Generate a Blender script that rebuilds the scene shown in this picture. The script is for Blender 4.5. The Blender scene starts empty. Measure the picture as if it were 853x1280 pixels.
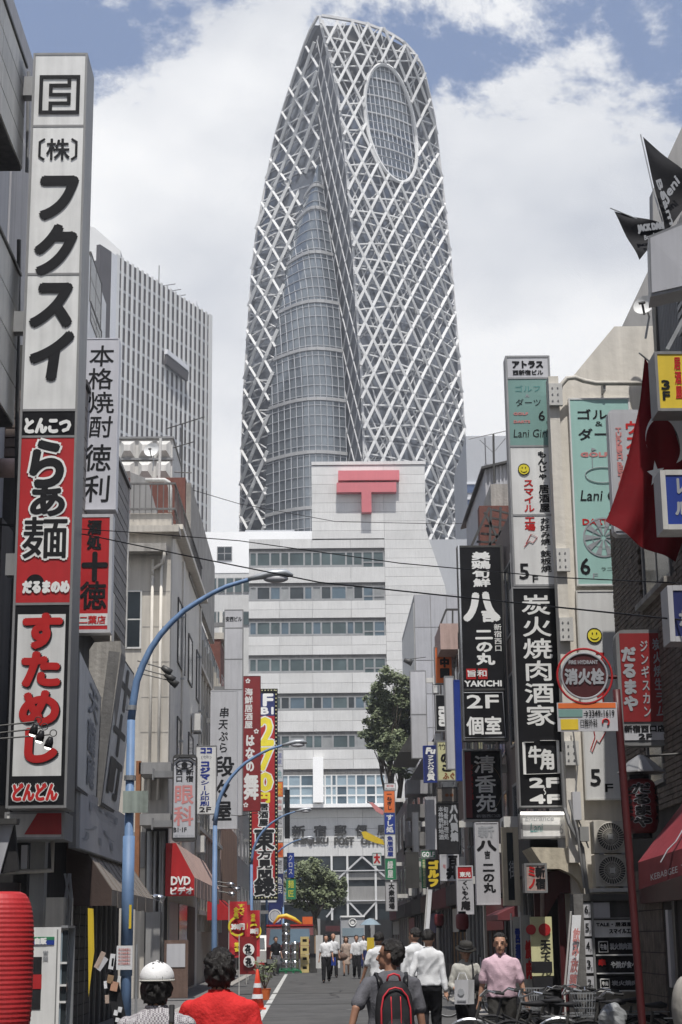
import bpy, math, random
from mathutils import Vector, Matrix, noise as mnoise
random.seed(7)
R = math.radians
SC = bpy.context.scene
COL = SC.collection

# ---------------------------------------------------------------- camera
F_PX, CX, CY = 2100.0, 426.5, 640.0          # photograph: 853 x 1280
CAM = Vector((0, 0, 1.62))
HZ = 1172.0                                   # row of the horizon
PITCH = math.atan((HZ - CY) / F_PX)
YAW = -math.atan((426.5 - 395.0) / F_PX)
ROLL = R(-0.67)
MCAM = Matrix.Rotation(YAW, 3, 'Z') @ Matrix.Rotation(math.pi / 2 + PITCH, 3, 'X') @ Matrix.Rotation(ROLL, 3, 'Z')
cd = bpy.data.cameras.new('camera')
cam = bpy.data.objects.new('camera', cd); COL.objects.link(cam)
cam.matrix_world = Matrix.Translation(CAM) @ MCAM.to_4x4()
cd.sensor_fit = 'VERTICAL'; cd.sensor_height = 36.0; cd.lens = 36.0 * F_PX / 1280.0
cd.clip_start = 0.1; cd.clip_end = 6000
SC.camera = cam

def ray(px, py):
    return MCAM @ Vector(((px - CX) / F_PX, -(py - CY) / F_PX, -1.0))
def W(px, py, Y):
    d = ray(px, py); return CAM + d * (Y / d.y)
def WX(px, py, X):
    d = ray(px, py); return CAM + d * (X / d.x)
def WG(px, py, z=0.0):
    d = ray(px, py); return CAM + d * ((z - CAM.z) / d.z)

# ---------------------------------------------------------------- light
SUN_AZ, SUN_EL = R(4.5), R(66)                 # behind the camera, to the right; high noon
sdir = Vector((math.sin(SUN_AZ) * math.cos(SUN_EL), -math.cos(SUN_AZ) * math.cos(SUN_EL), math.sin(SUN_EL)))
sl = bpy.data.lights.new('sun', 'SUN'); sl.energy = 4.7; sl.angle = R(0.6); sl.color = (1.0, 0.965, 0.91)
so = bpy.data.objects.new('sun', sl); COL.objects.link(so); so.location = (20, -30, 60)
so.rotation_euler = sdir.to_track_quat('Z', 'Y').to_euler()

SC.view_settings.view_transform = 'Standard'; SC.view_settings.look = 'None'
SC.view_settings.exposure = 0.06; SC.view_settings.gamma = 1.0

wd = bpy.data.worlds.new('World'); SC.world = wd; wd.use_nodes = True
nt = wd.node_tree; nt.nodes.clear()
def N(t, **kw):
    n = nt.nodes.new(t)
    for k, v in kw.items(): setattr(n, k, v)
    return n
def L(a, b): nt.links.new(a, b)
def mth(op, a, b=None, c=None, clamp=False):
    n = N('ShaderNodeMath', operation=op); n.use_clamp = clamp
    for i, v in enumerate((a, b, c)):
        if v is None: continue
        if isinstance(v, (int, float)): n.inputs[i].default_value = v
        else: L(v, n.inputs[i])
    return n.outputs[0]
out = N('ShaderNodeOutputWorld'); bg = N('ShaderNodeBackground')
sky = N('ShaderNodeTexSky', sky_type='NISHITA'); sky.sun_disc = False
sky.sun_elevation = SUN_EL; sky.sun_rotation = math.pi - SUN_AZ; sky.air_density = 1.3; sky.dust_density = 2.5; sky.ozone_density = 2.0
tc = N('ShaderNodeTexCoord')
sep = N('ShaderNodeSeparateXYZ'); L(tc.outputs['Generated'], sep.inputs[0])
n1 = N('ShaderNodeTexNoise'); n1.inputs['Scale'].default_value = 5.5; n1.inputs['Detail'].default_value = 9; n1.inputs['Roughness'].default_value = .64
n1.inputs['Distortion'].default_value = .25
mp = N('ShaderNodeMapping'); mp.inputs['Location'].default_value = (3.1, .7, 1.15); mp.inputs['Scale'].default_value = (1, 1, 1.25)
L(tc.outputs['Generated'], mp.inputs[0]); L(mp.outputs[0], n1.inputs['Vector'])
n2 = N('ShaderNodeTexNoise'); n2.inputs['Scale'].default_value = 1.6; n2.inputs['Detail'].default_value = 3
L(mp.outputs[0], n2.inputs['Vector'])
z = sep.outputs['Z']
base = mth('MULTIPLY_ADD', z, -7.0, 3.09)                    # more cloud low, blue gaps high up
base = mth('MINIMUM', mth('MAXIMUM', base, -.34), .8)
a = mth('MULTIPLY_ADD', n1.outputs['Fac'], 3.4, -1.7)
b = mth('MULTIPLY_ADD', n2.outputs['Fac'], 1.8, -.9)
xs_ = mth('MULTIPLY', mth('ADD', sep.outputs['X'], .01), 18)
gs = mth('MULTIPLY', mth('POWER', 2.718, mth('MULTIPLY', mth('MULTIPLY', xs_, xs_), -1)), .42)
m = mth('ADD', mth('ADD', mth('ADD', a, b), base), gs)
mr = N('ShaderNodeMapRange'); mr.interpolation_type = 'SMOOTHSTEP'
L(m, mr.inputs[0]); mr.inputs[1].default_value = -.08; mr.inputs[2].default_value = .20
mask = mr.outputs[0]
n3 = N('ShaderNodeTexNoise'); n3.inputs['Scale'].default_value = 4.2; n3.inputs['Detail'].default_value = 7; n3.inputs['Roughness'].default_value = .5
mp3 = N('ShaderNodeMapping'); mp3.inputs['Location'].default_value = (1.3, 4.4, .2); mp3.inputs['Scale'].default_value = (1, 1, 1.6)
L(tc.outputs['Generated'], mp3.inputs[0]); L(mp3.outputs[0], n3.inputs['Vector'])
cr = N('ShaderNodeValToRGB'); e = cr.color_ramp.elements
e[0].position = .32; e[0].color = (.60, .63, .69, 1); e[1].position = .58; e[1].color = (1.05, 1.05, 1.05, 1)
L(n3.outputs['Fac'], cr.inputs[0])
sk = N('ShaderNodeVectorMath', operation='SCALE'); sk.inputs[3].default_value = .075
L(sky.outputs[0], sk.inputs[0])
hz = N('ShaderNodeMix', data_type='RGBA'); hz.inputs[0].default_value = .55      # pale summer haze in the blue
L(sk.outputs[0], hz.inputs[6]); hz.inputs[7].default_value = (.22, .325, .60, 1)
mx = N('ShaderNodeMix', data_type='RGBA'); L(mask, mx.inputs[0]); L(hz.outputs[2], mx.inputs[6]); L(cr.outputs[0], mx.inputs[7])
L(mx.outputs[2], bg.inputs[0]); bg.inputs[1].default_value = 1.0
L(bg.outputs[0], out.inputs[0])

# ---------------------------------------------------------------- materials
MATS = {}
def mat(name, col, rough=.7, metal=0.0, dirt=.12, scale=2.0, streak=0.0, bump=0.0, emis=0.0, spec=.5, trans=0.0):
    if name in MATS: return MATS[name]
    m = bpy.data.materials.new(name); m.use_nodes = True; t = m.node_tree
    p = t.nodes['Principled BSDF']
    p.inputs['Roughness'].default_value = rough; p.inputs['Metallic'].default_value = metal
    p.inputs['Specular IOR Level'].default_value = spec
    c = t.nodes.new('ShaderNodeTexCoord')
    nz = t.nodes.new('ShaderNodeTexNoise'); nz.inputs['Scale'].default_value = scale; nz.inputs['Detail'].default_value = 6
    nz.inputs['Roughness'].default_value = .62
    t.links.new(c.outputs['Object'], nz.inputs['Vector'])
    fac = nz.outputs['Fac']
    if streak:
        mpn = t.nodes.new('ShaderNodeMapping'); mpn.inputs['Scale'].default_value = (5, 5, .35)
        t.links.new(c.outputs['Object'], mpn.inputs[0])
        ns = t.nodes.new('ShaderNodeTexNoise'); ns.inputs['Scale'].default_value = 1.7; ns.inputs['Detail'].default_value = 5
        t.links.new(mpn.outputs[0], ns.inputs['Vector'])
        mm = t.nodes.new('ShaderNodeMix'); mm.inputs[0].default_value = streak
        t.links.new(fac, mm.inputs[2]); t.links.new(ns.outputs['Fac'], mm.inputs[3]); fac = mm.outputs[0]
    r = t.nodes.new('ShaderNodeValToRGB'); r.color_ramp.elements[0].position = .3; r.color_ramp.elements[1].position = .68
    lo = [max(0, x * (1 - 1.6 * dirt)) for x in col]; hi = [min(1, x * (1 + .7 * dirt)) for x in col]
    r.color_ramp.elements[0].color = (*lo, 1); r.color_ramp.elements[1].color = (*hi, 1)
    t.links.new(fac, r.inputs[0])
    oi = t.nodes.new('ShaderNodeObjectInfo'); mrr = t.nodes.new('ShaderNodeMapRange'); mrr.inputs[3].default_value = 1 - .075; mrr.inputs[4].default_value = 1.06
    t.links.new(oi.outputs['Random'], mrr.inputs[0]); hsv = t.nodes.new('ShaderNodeHueSaturation')
    t.links.new(mrr.outputs[0], hsv.inputs['Value']); t.links.new(r.outputs[0], hsv.inputs['Color']); t.links.new(hsv.outputs[0], p.inputs['Base Color'])
    if bump:
        bm_ = t.nodes.new('ShaderNodeBump'); bm_.inputs['Strength'].default_value = bump; bm_.inputs['Distance'].default_value = .02
        n4 = t.nodes.new('ShaderNodeTexNoise'); n4.inputs['Scale'].default_value = scale * 9; n4.inputs['Detail'].default_value = 4
        t.links.new(c.outputs['Object'], n4.inputs['Vector'])
        t.links.new(n4.outputs['Fac'], bm_.inputs['Height']); t.links.new(bm_.outputs[0], p.inputs['Normal'])
    if emis:
        p.inputs['Emission Color'].default_value = (*col, 1); p.inputs['Emission Strength'].default_value = emis
    MATS[name] = m; return m
def MT(k): return MATS[k]
P = [  # name, colour, rough, metal, dirt, scale, streak, bump
 ('white_paint', (.74, .74, .73), .55, 0, .10, 1.5, .5, 0), ('off_white', (.60, .59, .56), .7, 0, .14, 1.2, .6, .1),
 ('sign_white', (.72, .72, .705), .35, 0, .16, 1.2, .5, 0), ('sign_grey', (.52, .52, .54), .4, 0, .12, 1.0, .5, 0),
 ('sign_lavender', (.56, .56, .60), .4, 0, .07, 1.0, .5, 0), ('alu', (.36, .36, .36), .42, .5, .15, 2, .3, 0),
 ('grey_frame', (.24, .24, .24), .5, .2, .15, 2, .4, 0), ('dark_frame', (.07, .068, .065), .5, .2, .2, 2, .4, 0),
 ('black', (.018, .018, .02), .35, 0, .2, 2, 0, 0), ('soft_black', (.03, .03, .033), .6, 0, .2, 2, 0, .1),
 ('ink', (.02, .02, .022), .5, 0, .1, 2, 0, 0), ('ink_white', (.80, .80, .78), .5, 0, .06, 2, 0, 0),
 ('ink_grey', (.35, .36, .38), .5, 0, .1, 2, 0, 0), ('ink_red', (.50, .03, .03), .5, 0, .1, 2, 0, 0),
 ('ink_pink', (.60, .25, .24), .5, 0, .1, 2, 0, 0), ('ink_yellow', (.80, .68, .06), .5, 0, .08, 2, 0, 0),
 ('ink_navy', (.03, .05, .25), .5, 0, .1, 2, 0, 0), ('ink_teal', (.10, .30, .29), .5, 0, .1, 2, 0, 0),
 ('ink_brown', (.25, .10, .05), .5, 0, .1, 2, 0, 0),
 ('red', (.45, .022, .025), .4, 0, .12, 1.5, .4, 0), ('deep_red', (.24, .018, .02), .45, 0, .14, 1.5, .4, 0),
 ('dark_red', (.07, .01, .012), .5, 0, .2, 2, .4, 0), ('maroon', (.15, .03, .035), .7, 0, .2, 2, .5, .1),
 ('banner_red', (.55, .03, .04), .6, 0, .12, 3, 0, .1), ('orange', (.75, .17, .04), .5, 0, .12, 2, .3, 0),
 ('orange_cone', (.78, .07, .03), .45, 0, .12, 6, 0, 0), ('yellow', (.72, .52, .04), .45, 0, .1, 2, .3, 0),
 ('pale_yellow', (.62, .60, .34), .5, 0, .1, 2, .3, 0), ('teal', (.34, .55, .50), .45, 0, .05, .8, .5, 0),
 ('dark_teal', (.19, .33, .30), .45, 0, .07, .8, .5, 0), ('blue', (.02, .05, .28), .4, 0, .15, 2, .3, 0),
 ('navy', (.02, .03, .13), .45, 0, .15, 2, .3, 0), ('green', (.03, .22, .10), .5, 0, .15, 2, .3, 0),
 ('pole_blue', (.15, .25, .43), .55, .0, .25, 3, .6, 0), ('lamp_grey', (.40, .42, .44), .4, .3, .1, 3, 0, 0),
 ('chrome', (.62, .63, .65), .2, .9, .1, 4, 0, 0), ('faded_plate', (.34, .39, .35), .6, .1, .35, 3, .6, 0), ('crown_dark', (.035, .037, .042), .6, 0, .3, .4, 0, 0), ('galv', (.42, .43, .44), .45, .6, .15, 4, .2, 0),
 ('pipe_cream', (.55, .52, .46), .6, 0, .2, 3, .6, 0), ('pipe_grey', (.30, .30, .29), .6, 0, .2, 3, .6, 0),
 ('concrete', (.36, .34, .31), .85, 0, .3, 1.6, .6, .5), ('dark_concrete', (.16, .155, .15), .85, 0, .3, 1.6, .6, .5),
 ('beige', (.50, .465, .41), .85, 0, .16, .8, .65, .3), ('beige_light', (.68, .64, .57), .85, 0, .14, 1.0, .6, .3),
 ('grey_wall', (.26, .255, .25), .75, 0, .15, 1, .6, .2), ('light_grey_wall', (.40, .40, .42), .7, 0, .12, 1, .6, .1),
 ('dark_wall', (.065, .062, .06), .8, 0, .3, 1.2, .6, .4), ('black_wall', (.035, .034, .035), .8, 0, .3, 1.2, .6, .4),
 ('brown_wall', (.14, .09, .07), .85, 0, .25, 2, .5, .4), ('siding_brown', (.15, .115, .10), .7, 0, .2, 2, .3, .2),
 ('siding_grey', (.27, .25, .235), .7, 0, .18, 2, .3, .2), ('brick_brown', (.17, .14, .115), .85, 0, .3, 5, 0, .5),
 ('mortar', (.055, .05, .045), .95, 0, .2, 3, 0, .3), ('brick_red', (.16, .06, .045), .85, 0, .25, 3, .4, .4),
 ('awning_brown', (.075, .048, .04), .75, 0, .2, 2, .5, .2), ('awning_red', (.21, .022, .03), .7, 0, .15, 2, .5, .2),
 ('awning_pink', (.46, .33, .29), .75, 0, .2, 2, .6, .2), ('awning_tan', (.23, .20, .175), .75, 0, .2, 2, .6, .2),
 ('awning_cream', (.55, .49, .38), .75, 0, .25, 2, .6, .3),
 ('glass_dark', (.045, .055, .062), .12, .3, .25, .5, 0, 0), ('glass_blue', (.12, .17, .21), .12, .4, .2, .5, 0, 0),
 ('glass_green', (.09, .125, .13), .14, .3, .3, .35, 0, 0), ('glass_pale', (.33, .42, .48), .16, .2, .15, .35, 0, 0),
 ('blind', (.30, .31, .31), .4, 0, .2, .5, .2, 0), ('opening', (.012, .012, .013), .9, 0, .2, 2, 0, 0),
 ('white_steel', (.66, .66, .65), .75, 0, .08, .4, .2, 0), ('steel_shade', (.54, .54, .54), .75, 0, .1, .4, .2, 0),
 ('tower_glass', (.20, .215, .24), .22, .55, .2, .12, .2, 0), ('tower_strip', (.24, .27, .295), .16, .55, .22, .25, .2, 0),
 ('tower_band', (.40, .40, .40), .5, .1, .1, .3, 0, 0), ('tower_dark', (.15, .16, .18), .4, .4, .3, .2, 0, 0),
 ('tower_white', (.70, .70, .69), .6, 0, .06, .2, .4, 0), ('po_panel', (.64, .635, .62), .55, 0, .11, .5, .5, 0),
 ('po_grey', (.27, .265, .255), .7, 0, .15, .4, .5, 0), ('bright_white', (.93, .93, .92), .5, 0, .01, .4, 0, 0),
 ('po_pink', (.62, .17, .19), .6, 0, .08, .5, .4, 0), ('far_grey', (.42, .43, .45), .6, 0, .08, .1, .4, 0),
 ('far_stripe', (.66, .67, .70), .6, 0, .05, .1, .4, 0), ('far_dark', (.07, .062, .065), .5, .1, .2, .2, .3, 0),
 ('far_blue', (.08, .12, .22), .2, .3, .1, .1, .2, 0),
 ('asphalt', (.095, .094, .093), .88, 0, .26, .9, 0, .6), ('asphalt_old', (.075, .074, .072), .9, 0, .2, .8, 0, .6),
 ('paving', (.15, .145, .14), .88, 0, .2, 2.2, 0, .4), ('road_paint', (.55, .55, .53), .8, 0, .35, 6, 0, .3),
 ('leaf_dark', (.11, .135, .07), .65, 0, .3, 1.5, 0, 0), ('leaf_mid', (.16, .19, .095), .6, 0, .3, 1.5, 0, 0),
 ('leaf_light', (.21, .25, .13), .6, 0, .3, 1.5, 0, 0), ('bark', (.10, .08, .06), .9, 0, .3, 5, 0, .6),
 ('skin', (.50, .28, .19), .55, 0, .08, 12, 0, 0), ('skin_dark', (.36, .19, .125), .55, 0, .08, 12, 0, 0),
 ('hair', (.016, .013, .012), .38, 0, .3, 30, 0, .6), ('hair_brown', (.05, .028, .018), .4, 0, .3, 30, 0, .6),
 ('cloth_white', (.74, .75, .77), .85, 0, .05, 7, 0, .25), ('cloth_cream', (.50, .49, .45), .9, 0, .08, 7, 0, .3),
 ('cloth_grey', (.13, .13, .145), .9, 0, .12, 7, 0, .35), ('cloth_pink', (.66, .47, .54), .85, 0, .07, 7, 0, .3),
 ('cloth_red', (.62, .035, .035), .8, 0, .10, 5, 0, .4), ('cloth_black', (.02, .02, .023), .85, 0, .2, 7, 0, .3),
 ('cloth_charcoal', (.05, .048, .045), .9, 0, .2, 7, 0, .3), ('cloth_beige', (.48, .38, .32), .9, 0, .1, 7, 0, .3),
 ('cap_white', (.76, .76, .76), .8, 0, .05, 12, 0, .15), ('strap_red', (.62, .03, .05), .6, 0, .1, 8, 0, 0),
 ('lens_dark', (.02, .02, .02), .15, 0, .1, 3, 0, 0), ('rubber', (.02, .02, .02), .8, 0, .2, 3, 0, 0),
 ('lantern_red', (.52, .03, .035), .6, 0, .10, 8, 0, .1), ('lantern_dark', (.13, .01, .014), .6, 0, .12, 8, 0, .1),
 ('crate_yellow', (.62, .50, .22), .5, 0, .1, 4, 0, 0), ('flag_black', (.025, .025, .028), .7, 0, .15, 3, 0, .15),
 ('flag_red', (.17, .009, .013), .75, 0, .12, 2, 0, .15), ('basket_grey', (.32, .33, .34), .5, .2, .15, 5, 0, 0),
 ('wood', (.32, .21, .12), .8, 0, .2, 4, .4, .2), ('rust', (.30, .13, .06), .9, 0, .3, 4, .5, .4),
]
for r_ in P: mat(*r_[:8], spec=.12 if r_[0].startswith(('ink', 'black', 'soft_black', 'flag', 'cloth')) else .5)
mat('lamp_bulb', (1.0, .97, .9), .3, 0, .01, 3, 0, 0, 3.0)

def checked_shirt():
    m = mat('checked_shirt', (.5, .5, .52), .85); t = m.node_tree; p = t.nodes['Principled BSDF']
    c = t.nodes.new('ShaderNodeTexCoord'); ck = t.nodes.new('ShaderNodeTexChecker'); ck.inputs['Scale'].default_value = 90
    ck.inputs[1].default_value = (.50, .49, .50, 1); ck.inputs[2].default_value = (.17, .15, .17, 1)
    t.links.new(c.outputs['Object'], ck.inputs['Vector']); t.links.new(ck.outputs[0], p.inputs['Base Color'])
checked_shirt()
# ---------------------------------------------------------------- mesh helpers (world coordinates unless said)
class MB:
    def __init__(s): s.v = []; s.f = []
    def add(s, vs, fs):
        b = len(s.v); s.v += [tuple(x) for x in vs]; s.f += [tuple(i + b for i in f) for f in fs]; return s
    def box(s, x0, x1, y0, y1, z0, z1):
        if x0 > x1: x0, x1 = x1, x0
        if y0 > y1: y0, y1 = y1, y0
        if z0 > z1: z0, z1 = z1, z0
        return s.add([(x0,y0,z0),(x1,y0,z0),(x1,y1,z0),(x0,y1,z0),(x0,y0,z1),(x1,y0,z1),(x1,y1,z1),(x0,y1,z1)],
                     [(0,3,2,1),(4,5,6,7),(0,1,5,4),(1,2,6,5),(2,3,7,6),(3,0,4,7)])
    def beam(s, p, q, w, h=None, up=(0, 0, 1)):
        p, q = Vector(p), Vector(q); h = h or w; d = (q - p).normalized(); u = Vector(up)
        if abs(d.dot(u)) > .98: u = Vector((0, 1, 0))
        a = d.cross(u).normalized() * w / 2; b = a.cross(d).normalized() * h / 2
        return s.add([p-a-b, p+a-b, p+a+b, p-a+b, q-a-b, q+a-b, q+a+b, q-a+b],
                     [(0,1,2,3),(7,6,5,4),(0,4,5,1),(1,5,6,2),(2,6,7,3),(3,7,4,0)])
    def tube(s, pts, r, n=8, ry=None, cap=True):
        pts = [Vector(p) for p in pts]; rs = r if isinstance(r, (list, tuple)) else [r] * len(pts)
        rings = []; up = None
        for i, p in enumerate(pts):
            d = (pts[min(i+1, len(pts)-1)] - pts[max(i-1, 0)]).normalized()
            if up is None:
                up = Vector((0, 0, 1)) if abs(d.z) < .9 else Vector((0, 1, 0))
            a = d.cross(up)
            if a.length < 1e-6: a = d.orthogonal()
            a.normalize(); b = a.cross(d).normalized(); up = b if abs(d.dot(b)) < .5 else up
            rr = rs[i]; r2 = rr * (ry or 1)
            rings.append([p + a * math.cos(t) * rr + b * math.sin(t) * r2 for t in [2 * math.pi * k / n for k in range(n)]])
        vs = [v for g in rings for v in g]; fs = []
        for i in range(len(pts) - 1):
            for k in range(n):
                fs.append((i*n+k, i*n+(k+1) % n, (i+1)*n+(k+1) % n, (i+1)*n+k))
        if cap: fs.append(tuple(range(n))[::-1]); fs.append(tuple((len(pts)-1)*n+k for k in range(n)))
        return s.add(vs, fs)
    def poly(s, pts, ext):                     # polygon extruded by a vector
        pts = [Vector(p) for p in pts]; e = Vector(ext); n = len(pts)
        return s.add(pts + [p + e for p in pts], [tuple(range(n))] + [tuple(range(n, 2*n))[::-1]] +
                     [(i, i+n, (i+1) % n + n, (i+1) % n) for i in range(n)])
    def quad(s, *pts): return s.add([Vector(p) for p in pts], [tuple(range(len(pts)))])
    def lathe(s, c, prof, n=20, ax='z'):
        c = Vector(c); vs = []
        for r, h in prof:
            for k in range(n):
                t = 2 * math.pi * k / n; a, b = r * math.cos(t), r * math.sin(t)
                vs.append(c + (Vector((a, b, h)) if ax == 'z' else Vector((a, h, b)) if ax == 'y' else Vector((h, a, b))))
        fs = []
        for i in range(len(prof) - 1):
            for k in range(n): fs.append((i*n+k, i*n+(k+1) % n, (i+1)*n+(k+1) % n, (i+1)*n+k))
        fs.append(tuple(range(n))[::-1]); fs.append(tuple((len(prof)-1)*n+k for k in range(n)))
        return s.add(vs, fs)
    def ball(s, c, rx, ry=None, rz=None, n=12, m=8):
        ry = ry or rx; rz = rz or rx
        c = Vector(c); vs = []; fs = []
        for i in range(1, m):
            t = math.pi * i / m
            for k in range(n):
                u = 2 * math.pi * k / n
                vs.append(c + Vector((rx*math.sin(t)*math.cos(u), ry*math.sin(t)*math.sin(u), rz*math.cos(t))))
        vs.append(c + Vector((0, 0, rz))); vs.append(c - Vector((0, 0, rz)))
        for i in range(m - 2):
            for k in range(n): fs.append((i*n+k, (i+1)*n+k, (i+1)*n+(k+1) % n, i*n+(k+1) % n))
        T, B = len(vs) - 2, len(vs) - 1
        for k in range(n):
            fs.append((T, k, (k+1) % n)); fs.append((B, (m-2)*n+(k+1) % n, (m-2)*n+k))
        return s.add(vs, fs)
    def ring(s, c, R0, r, n=32, m=6, ax='y', sc=(1, 1)):
        c = Vector(c); vs = []; fs = []
        for i in range(n):
            t = 2*math.pi*i/n
            for k in range(m):
                u = 2*math.pi*k/m; rad = R0 + r*math.cos(u); h = r*math.sin(u)
                a, b = rad*math.cos(t)*sc[0], rad*math.sin(t)*sc[1]
                vs.append(c + (Vector((a, h, b)) if ax == 'y' else Vector((a, b, h)) if ax == 'z' else Vector((h, a, b))))
        for i in range(n):
            for k in range(m): fs.append((i*m+k, i*m+(k+1) % m, ((i+1) % n)*m+(k+1) % m, ((i+1) % n)*m+k))
        return s.add(vs, fs)
    def annulus(s, c, r0, r1, n=36, th=.004, sc=1.0):
        c = Vector(c); vs = []; fs = []
        for i in range(n):
            t = 2*math.pi*i/n; a, b = math.cos(t), math.sin(t)*sc
            vs += [c + Vector((r0*a, 0, r0*b)), c + Vector((r1*a, 0, r1*b)), c + Vector((r1*a, th, r1*b))]
        for i in range(n):
            j = (i+1) % n; fs += [(3*i, 3*i+1, 3*j+1, 3*j), (3*i+1, 3*i+2, 3*j+2, 3*j+1)]
        return s.add(vs, fs)
    def xf(s, M):
        s.v = [tuple(M @ Vector(v)) for v in s.v]; return s

def link(o): COL.objects.link(o); return o
def root(name, loc, label, cat, group=None, kind=None):
    o = bpy.data.objects.new(name, None); o.location = Vector(loc); o.empty_display_size = .2
    o['label'] = label; o['category'] = cat
    if group: o['group'] = group
    if kind: o['kind'] = kind
    return link(o)
def wloc(p):
    v = Vector((0, 0, 0))
    while p is not None: v += p.location; p = p.parent
    return v
def obj(name, mb, m, parent=None, smooth=False, label=None, local=False, kind=None, loc=None):
    me = bpy.data.meshes.new(name); off = Vector((0, 0, 0))
    if parent is not None and not local: off = wloc(parent)
    if loc is not None: off = off * 0 + Vector(loc)
    me.from_pydata([tuple(Vector(v) - off) for v in mb.v], [], mb.f); me.update()
    me.materials.append(MATS[m] if isinstance(m, str) else m)
    if smooth: me.shade_smooth()
    o = bpy.data.objects.new(name, me); link(o)
    if loc is not None: o.location = loc
    if parent is not None: o.parent = parent
    if label: o['label'] = label
    if kind: o['kind'] = kind
    return o
def thing1(name, mb, m, label, cat, group=None, smooth=False, loc=None):
    if loc is None:
        xs = [v[0] for v in mb.v]; ys = [v[1] for v in mb.v]; zs = [v[2] for v in mb.v]
        loc = ((min(xs)+max(xs))/2, (min(ys)+max(ys))/2, min(zs))
    o = obj(name, mb, m, None, smooth, loc=loc); o['label'] = label; o['category'] = cat
    if group: o['group'] = group
    return o
def struct(name, mb, m, **k):
    o = obj(name, mb, m, **k); o['kind'] = 'structure'; return o
def copy_tree(o, parent=None):
    kids = [c for c in bpy.data.objects if c.parent == o] if not hasattr(copy_tree, 'k') else copy_tree.k.get(o.name, [])
    c = o.copy(); COL.objects.link(c)
    if parent is not None: c.parent = parent
    for ch in kids: copy_tree(ch, c)
    return c

# ---------------------------------------------------------------- lettering
GC = {}
def glyph(s_, res=2):
    k = (s_, res)
    if k in GC: return GC[k]
    c = bpy.data.curves.new('lettering', 'FONT'); c.body = s_; c.resolution_u = res
    o = bpy.data.objects.new('lettering', c); COL.objects.link(o)
    bpy.context.view_layer.update()
    m = bpy.data.meshes.new_from_object(o.evaluated_get(bpy.context.evaluated_depsgraph_get()))
    vs = [(v.co.x, v.co.y) for v in m.vertices]; fs = [tuple(p.vertices) for p in m.polygons]
    bpy.data.objects.remove(o); bpy.data.curves.remove(c); bpy.data.meshes.remove(m)
    GC[k] = (vs, fs); return GC[k]
ROT = set('ー〜')
def stamp(mb, vs, fs, T, y, bold, dy=0.0002, n=None):
    """vs in unit cell -> T(u,v) gives (x,z); bold = radius in metres"""
    offs = [(0, 0)]
    if bold > 0:
        n = n or 8
        offs += [(bold*math.cos(2*math.pi*i/n), bold*math.sin(2*math.pi*i/n)) for i in range(n)]
        if bold > .03: offs += [(.5*bold*math.cos(2*math.pi*i/4+.4), .5*bold*math.sin(2*math.pi*i/4+.4)) for i in range(4)]
    for i, (ox, oz) in enumerate(offs):
        pts = []
        for u, v in vs:
            x, z_ = T(u, v); pts.append((x + ox, y - dy*i, z_ + oz))
        mb.add(pts, fs)
def text(mb, s_, mode, x0, x1, z0, z1, y, bold=0.0, skew=0.0, wob=0.0, res=2):
    """fills the frontal rectangle x0..x1, z0..z1 (z1 top) on plane y; 'v' stacks characters, 'h' runs across"""
    if mode == 'h':
        vs, fs = glyph(s_, res)
        if not vs: return
        a, b = min(v[0] for v in vs), max(v[0] for v in vs); c, d = min(v[1] for v in vs), max(v[1] for v in vs)
        def T(u, v):
            fu, fv = (u - a)/(b - a), (v - c)/(d - c)
            return x0 + (x1 - x0)*fu + skew*(z1 - z0)*fv, z0 + (z1 - z0)*fv
        stamp(mb, vs, fs, T, y, bold); return
    n = len(s_); h = (z1 - z0)/n; rnd = random.Random(hash(len(s_)) + int(z1*100))
    for i, ch in enumerate(s_):
        if ch == ' ': continue
        if (x1 - x0) > .4: res = 5
        vs, fs = glyph(ch, res); zt = z1 - i*h
        a, b = min(v[0] for v in vs), max(v[0] for v in vs); c, d = min(v[1] for v in vs), max(v[1] for v in vs)
        if ord(ch) > 0x2000 and ch not in '~':
            a, b, c, d = 0.04, .96, -.12, .84
        jx, jz, sk, sc = (rnd.uniform(-wob, wob)*(x1-x0)*.3, rnd.uniform(-wob, wob)*h*.15, rnd.uniform(-wob, wob)*.5 + skew, 1 + rnd.uniform(-wob, wob)*.4)
        rot = ch in ROT
        def T(u, v):
            fu, fv = (u - a)/(b - a), (v - c)/(d - c)
            if rot: fu, fv = 1 - fv, 1 - fu
            fu = .5 + (fu - .5)*sc
            return x0 + (x1 - x0)*(fu) + jx + sk*(fv - .5)*h, zt - h*.96 + h*.92*fv + jz
        stamp(mb, vs, fs, T, y, bold)

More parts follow.
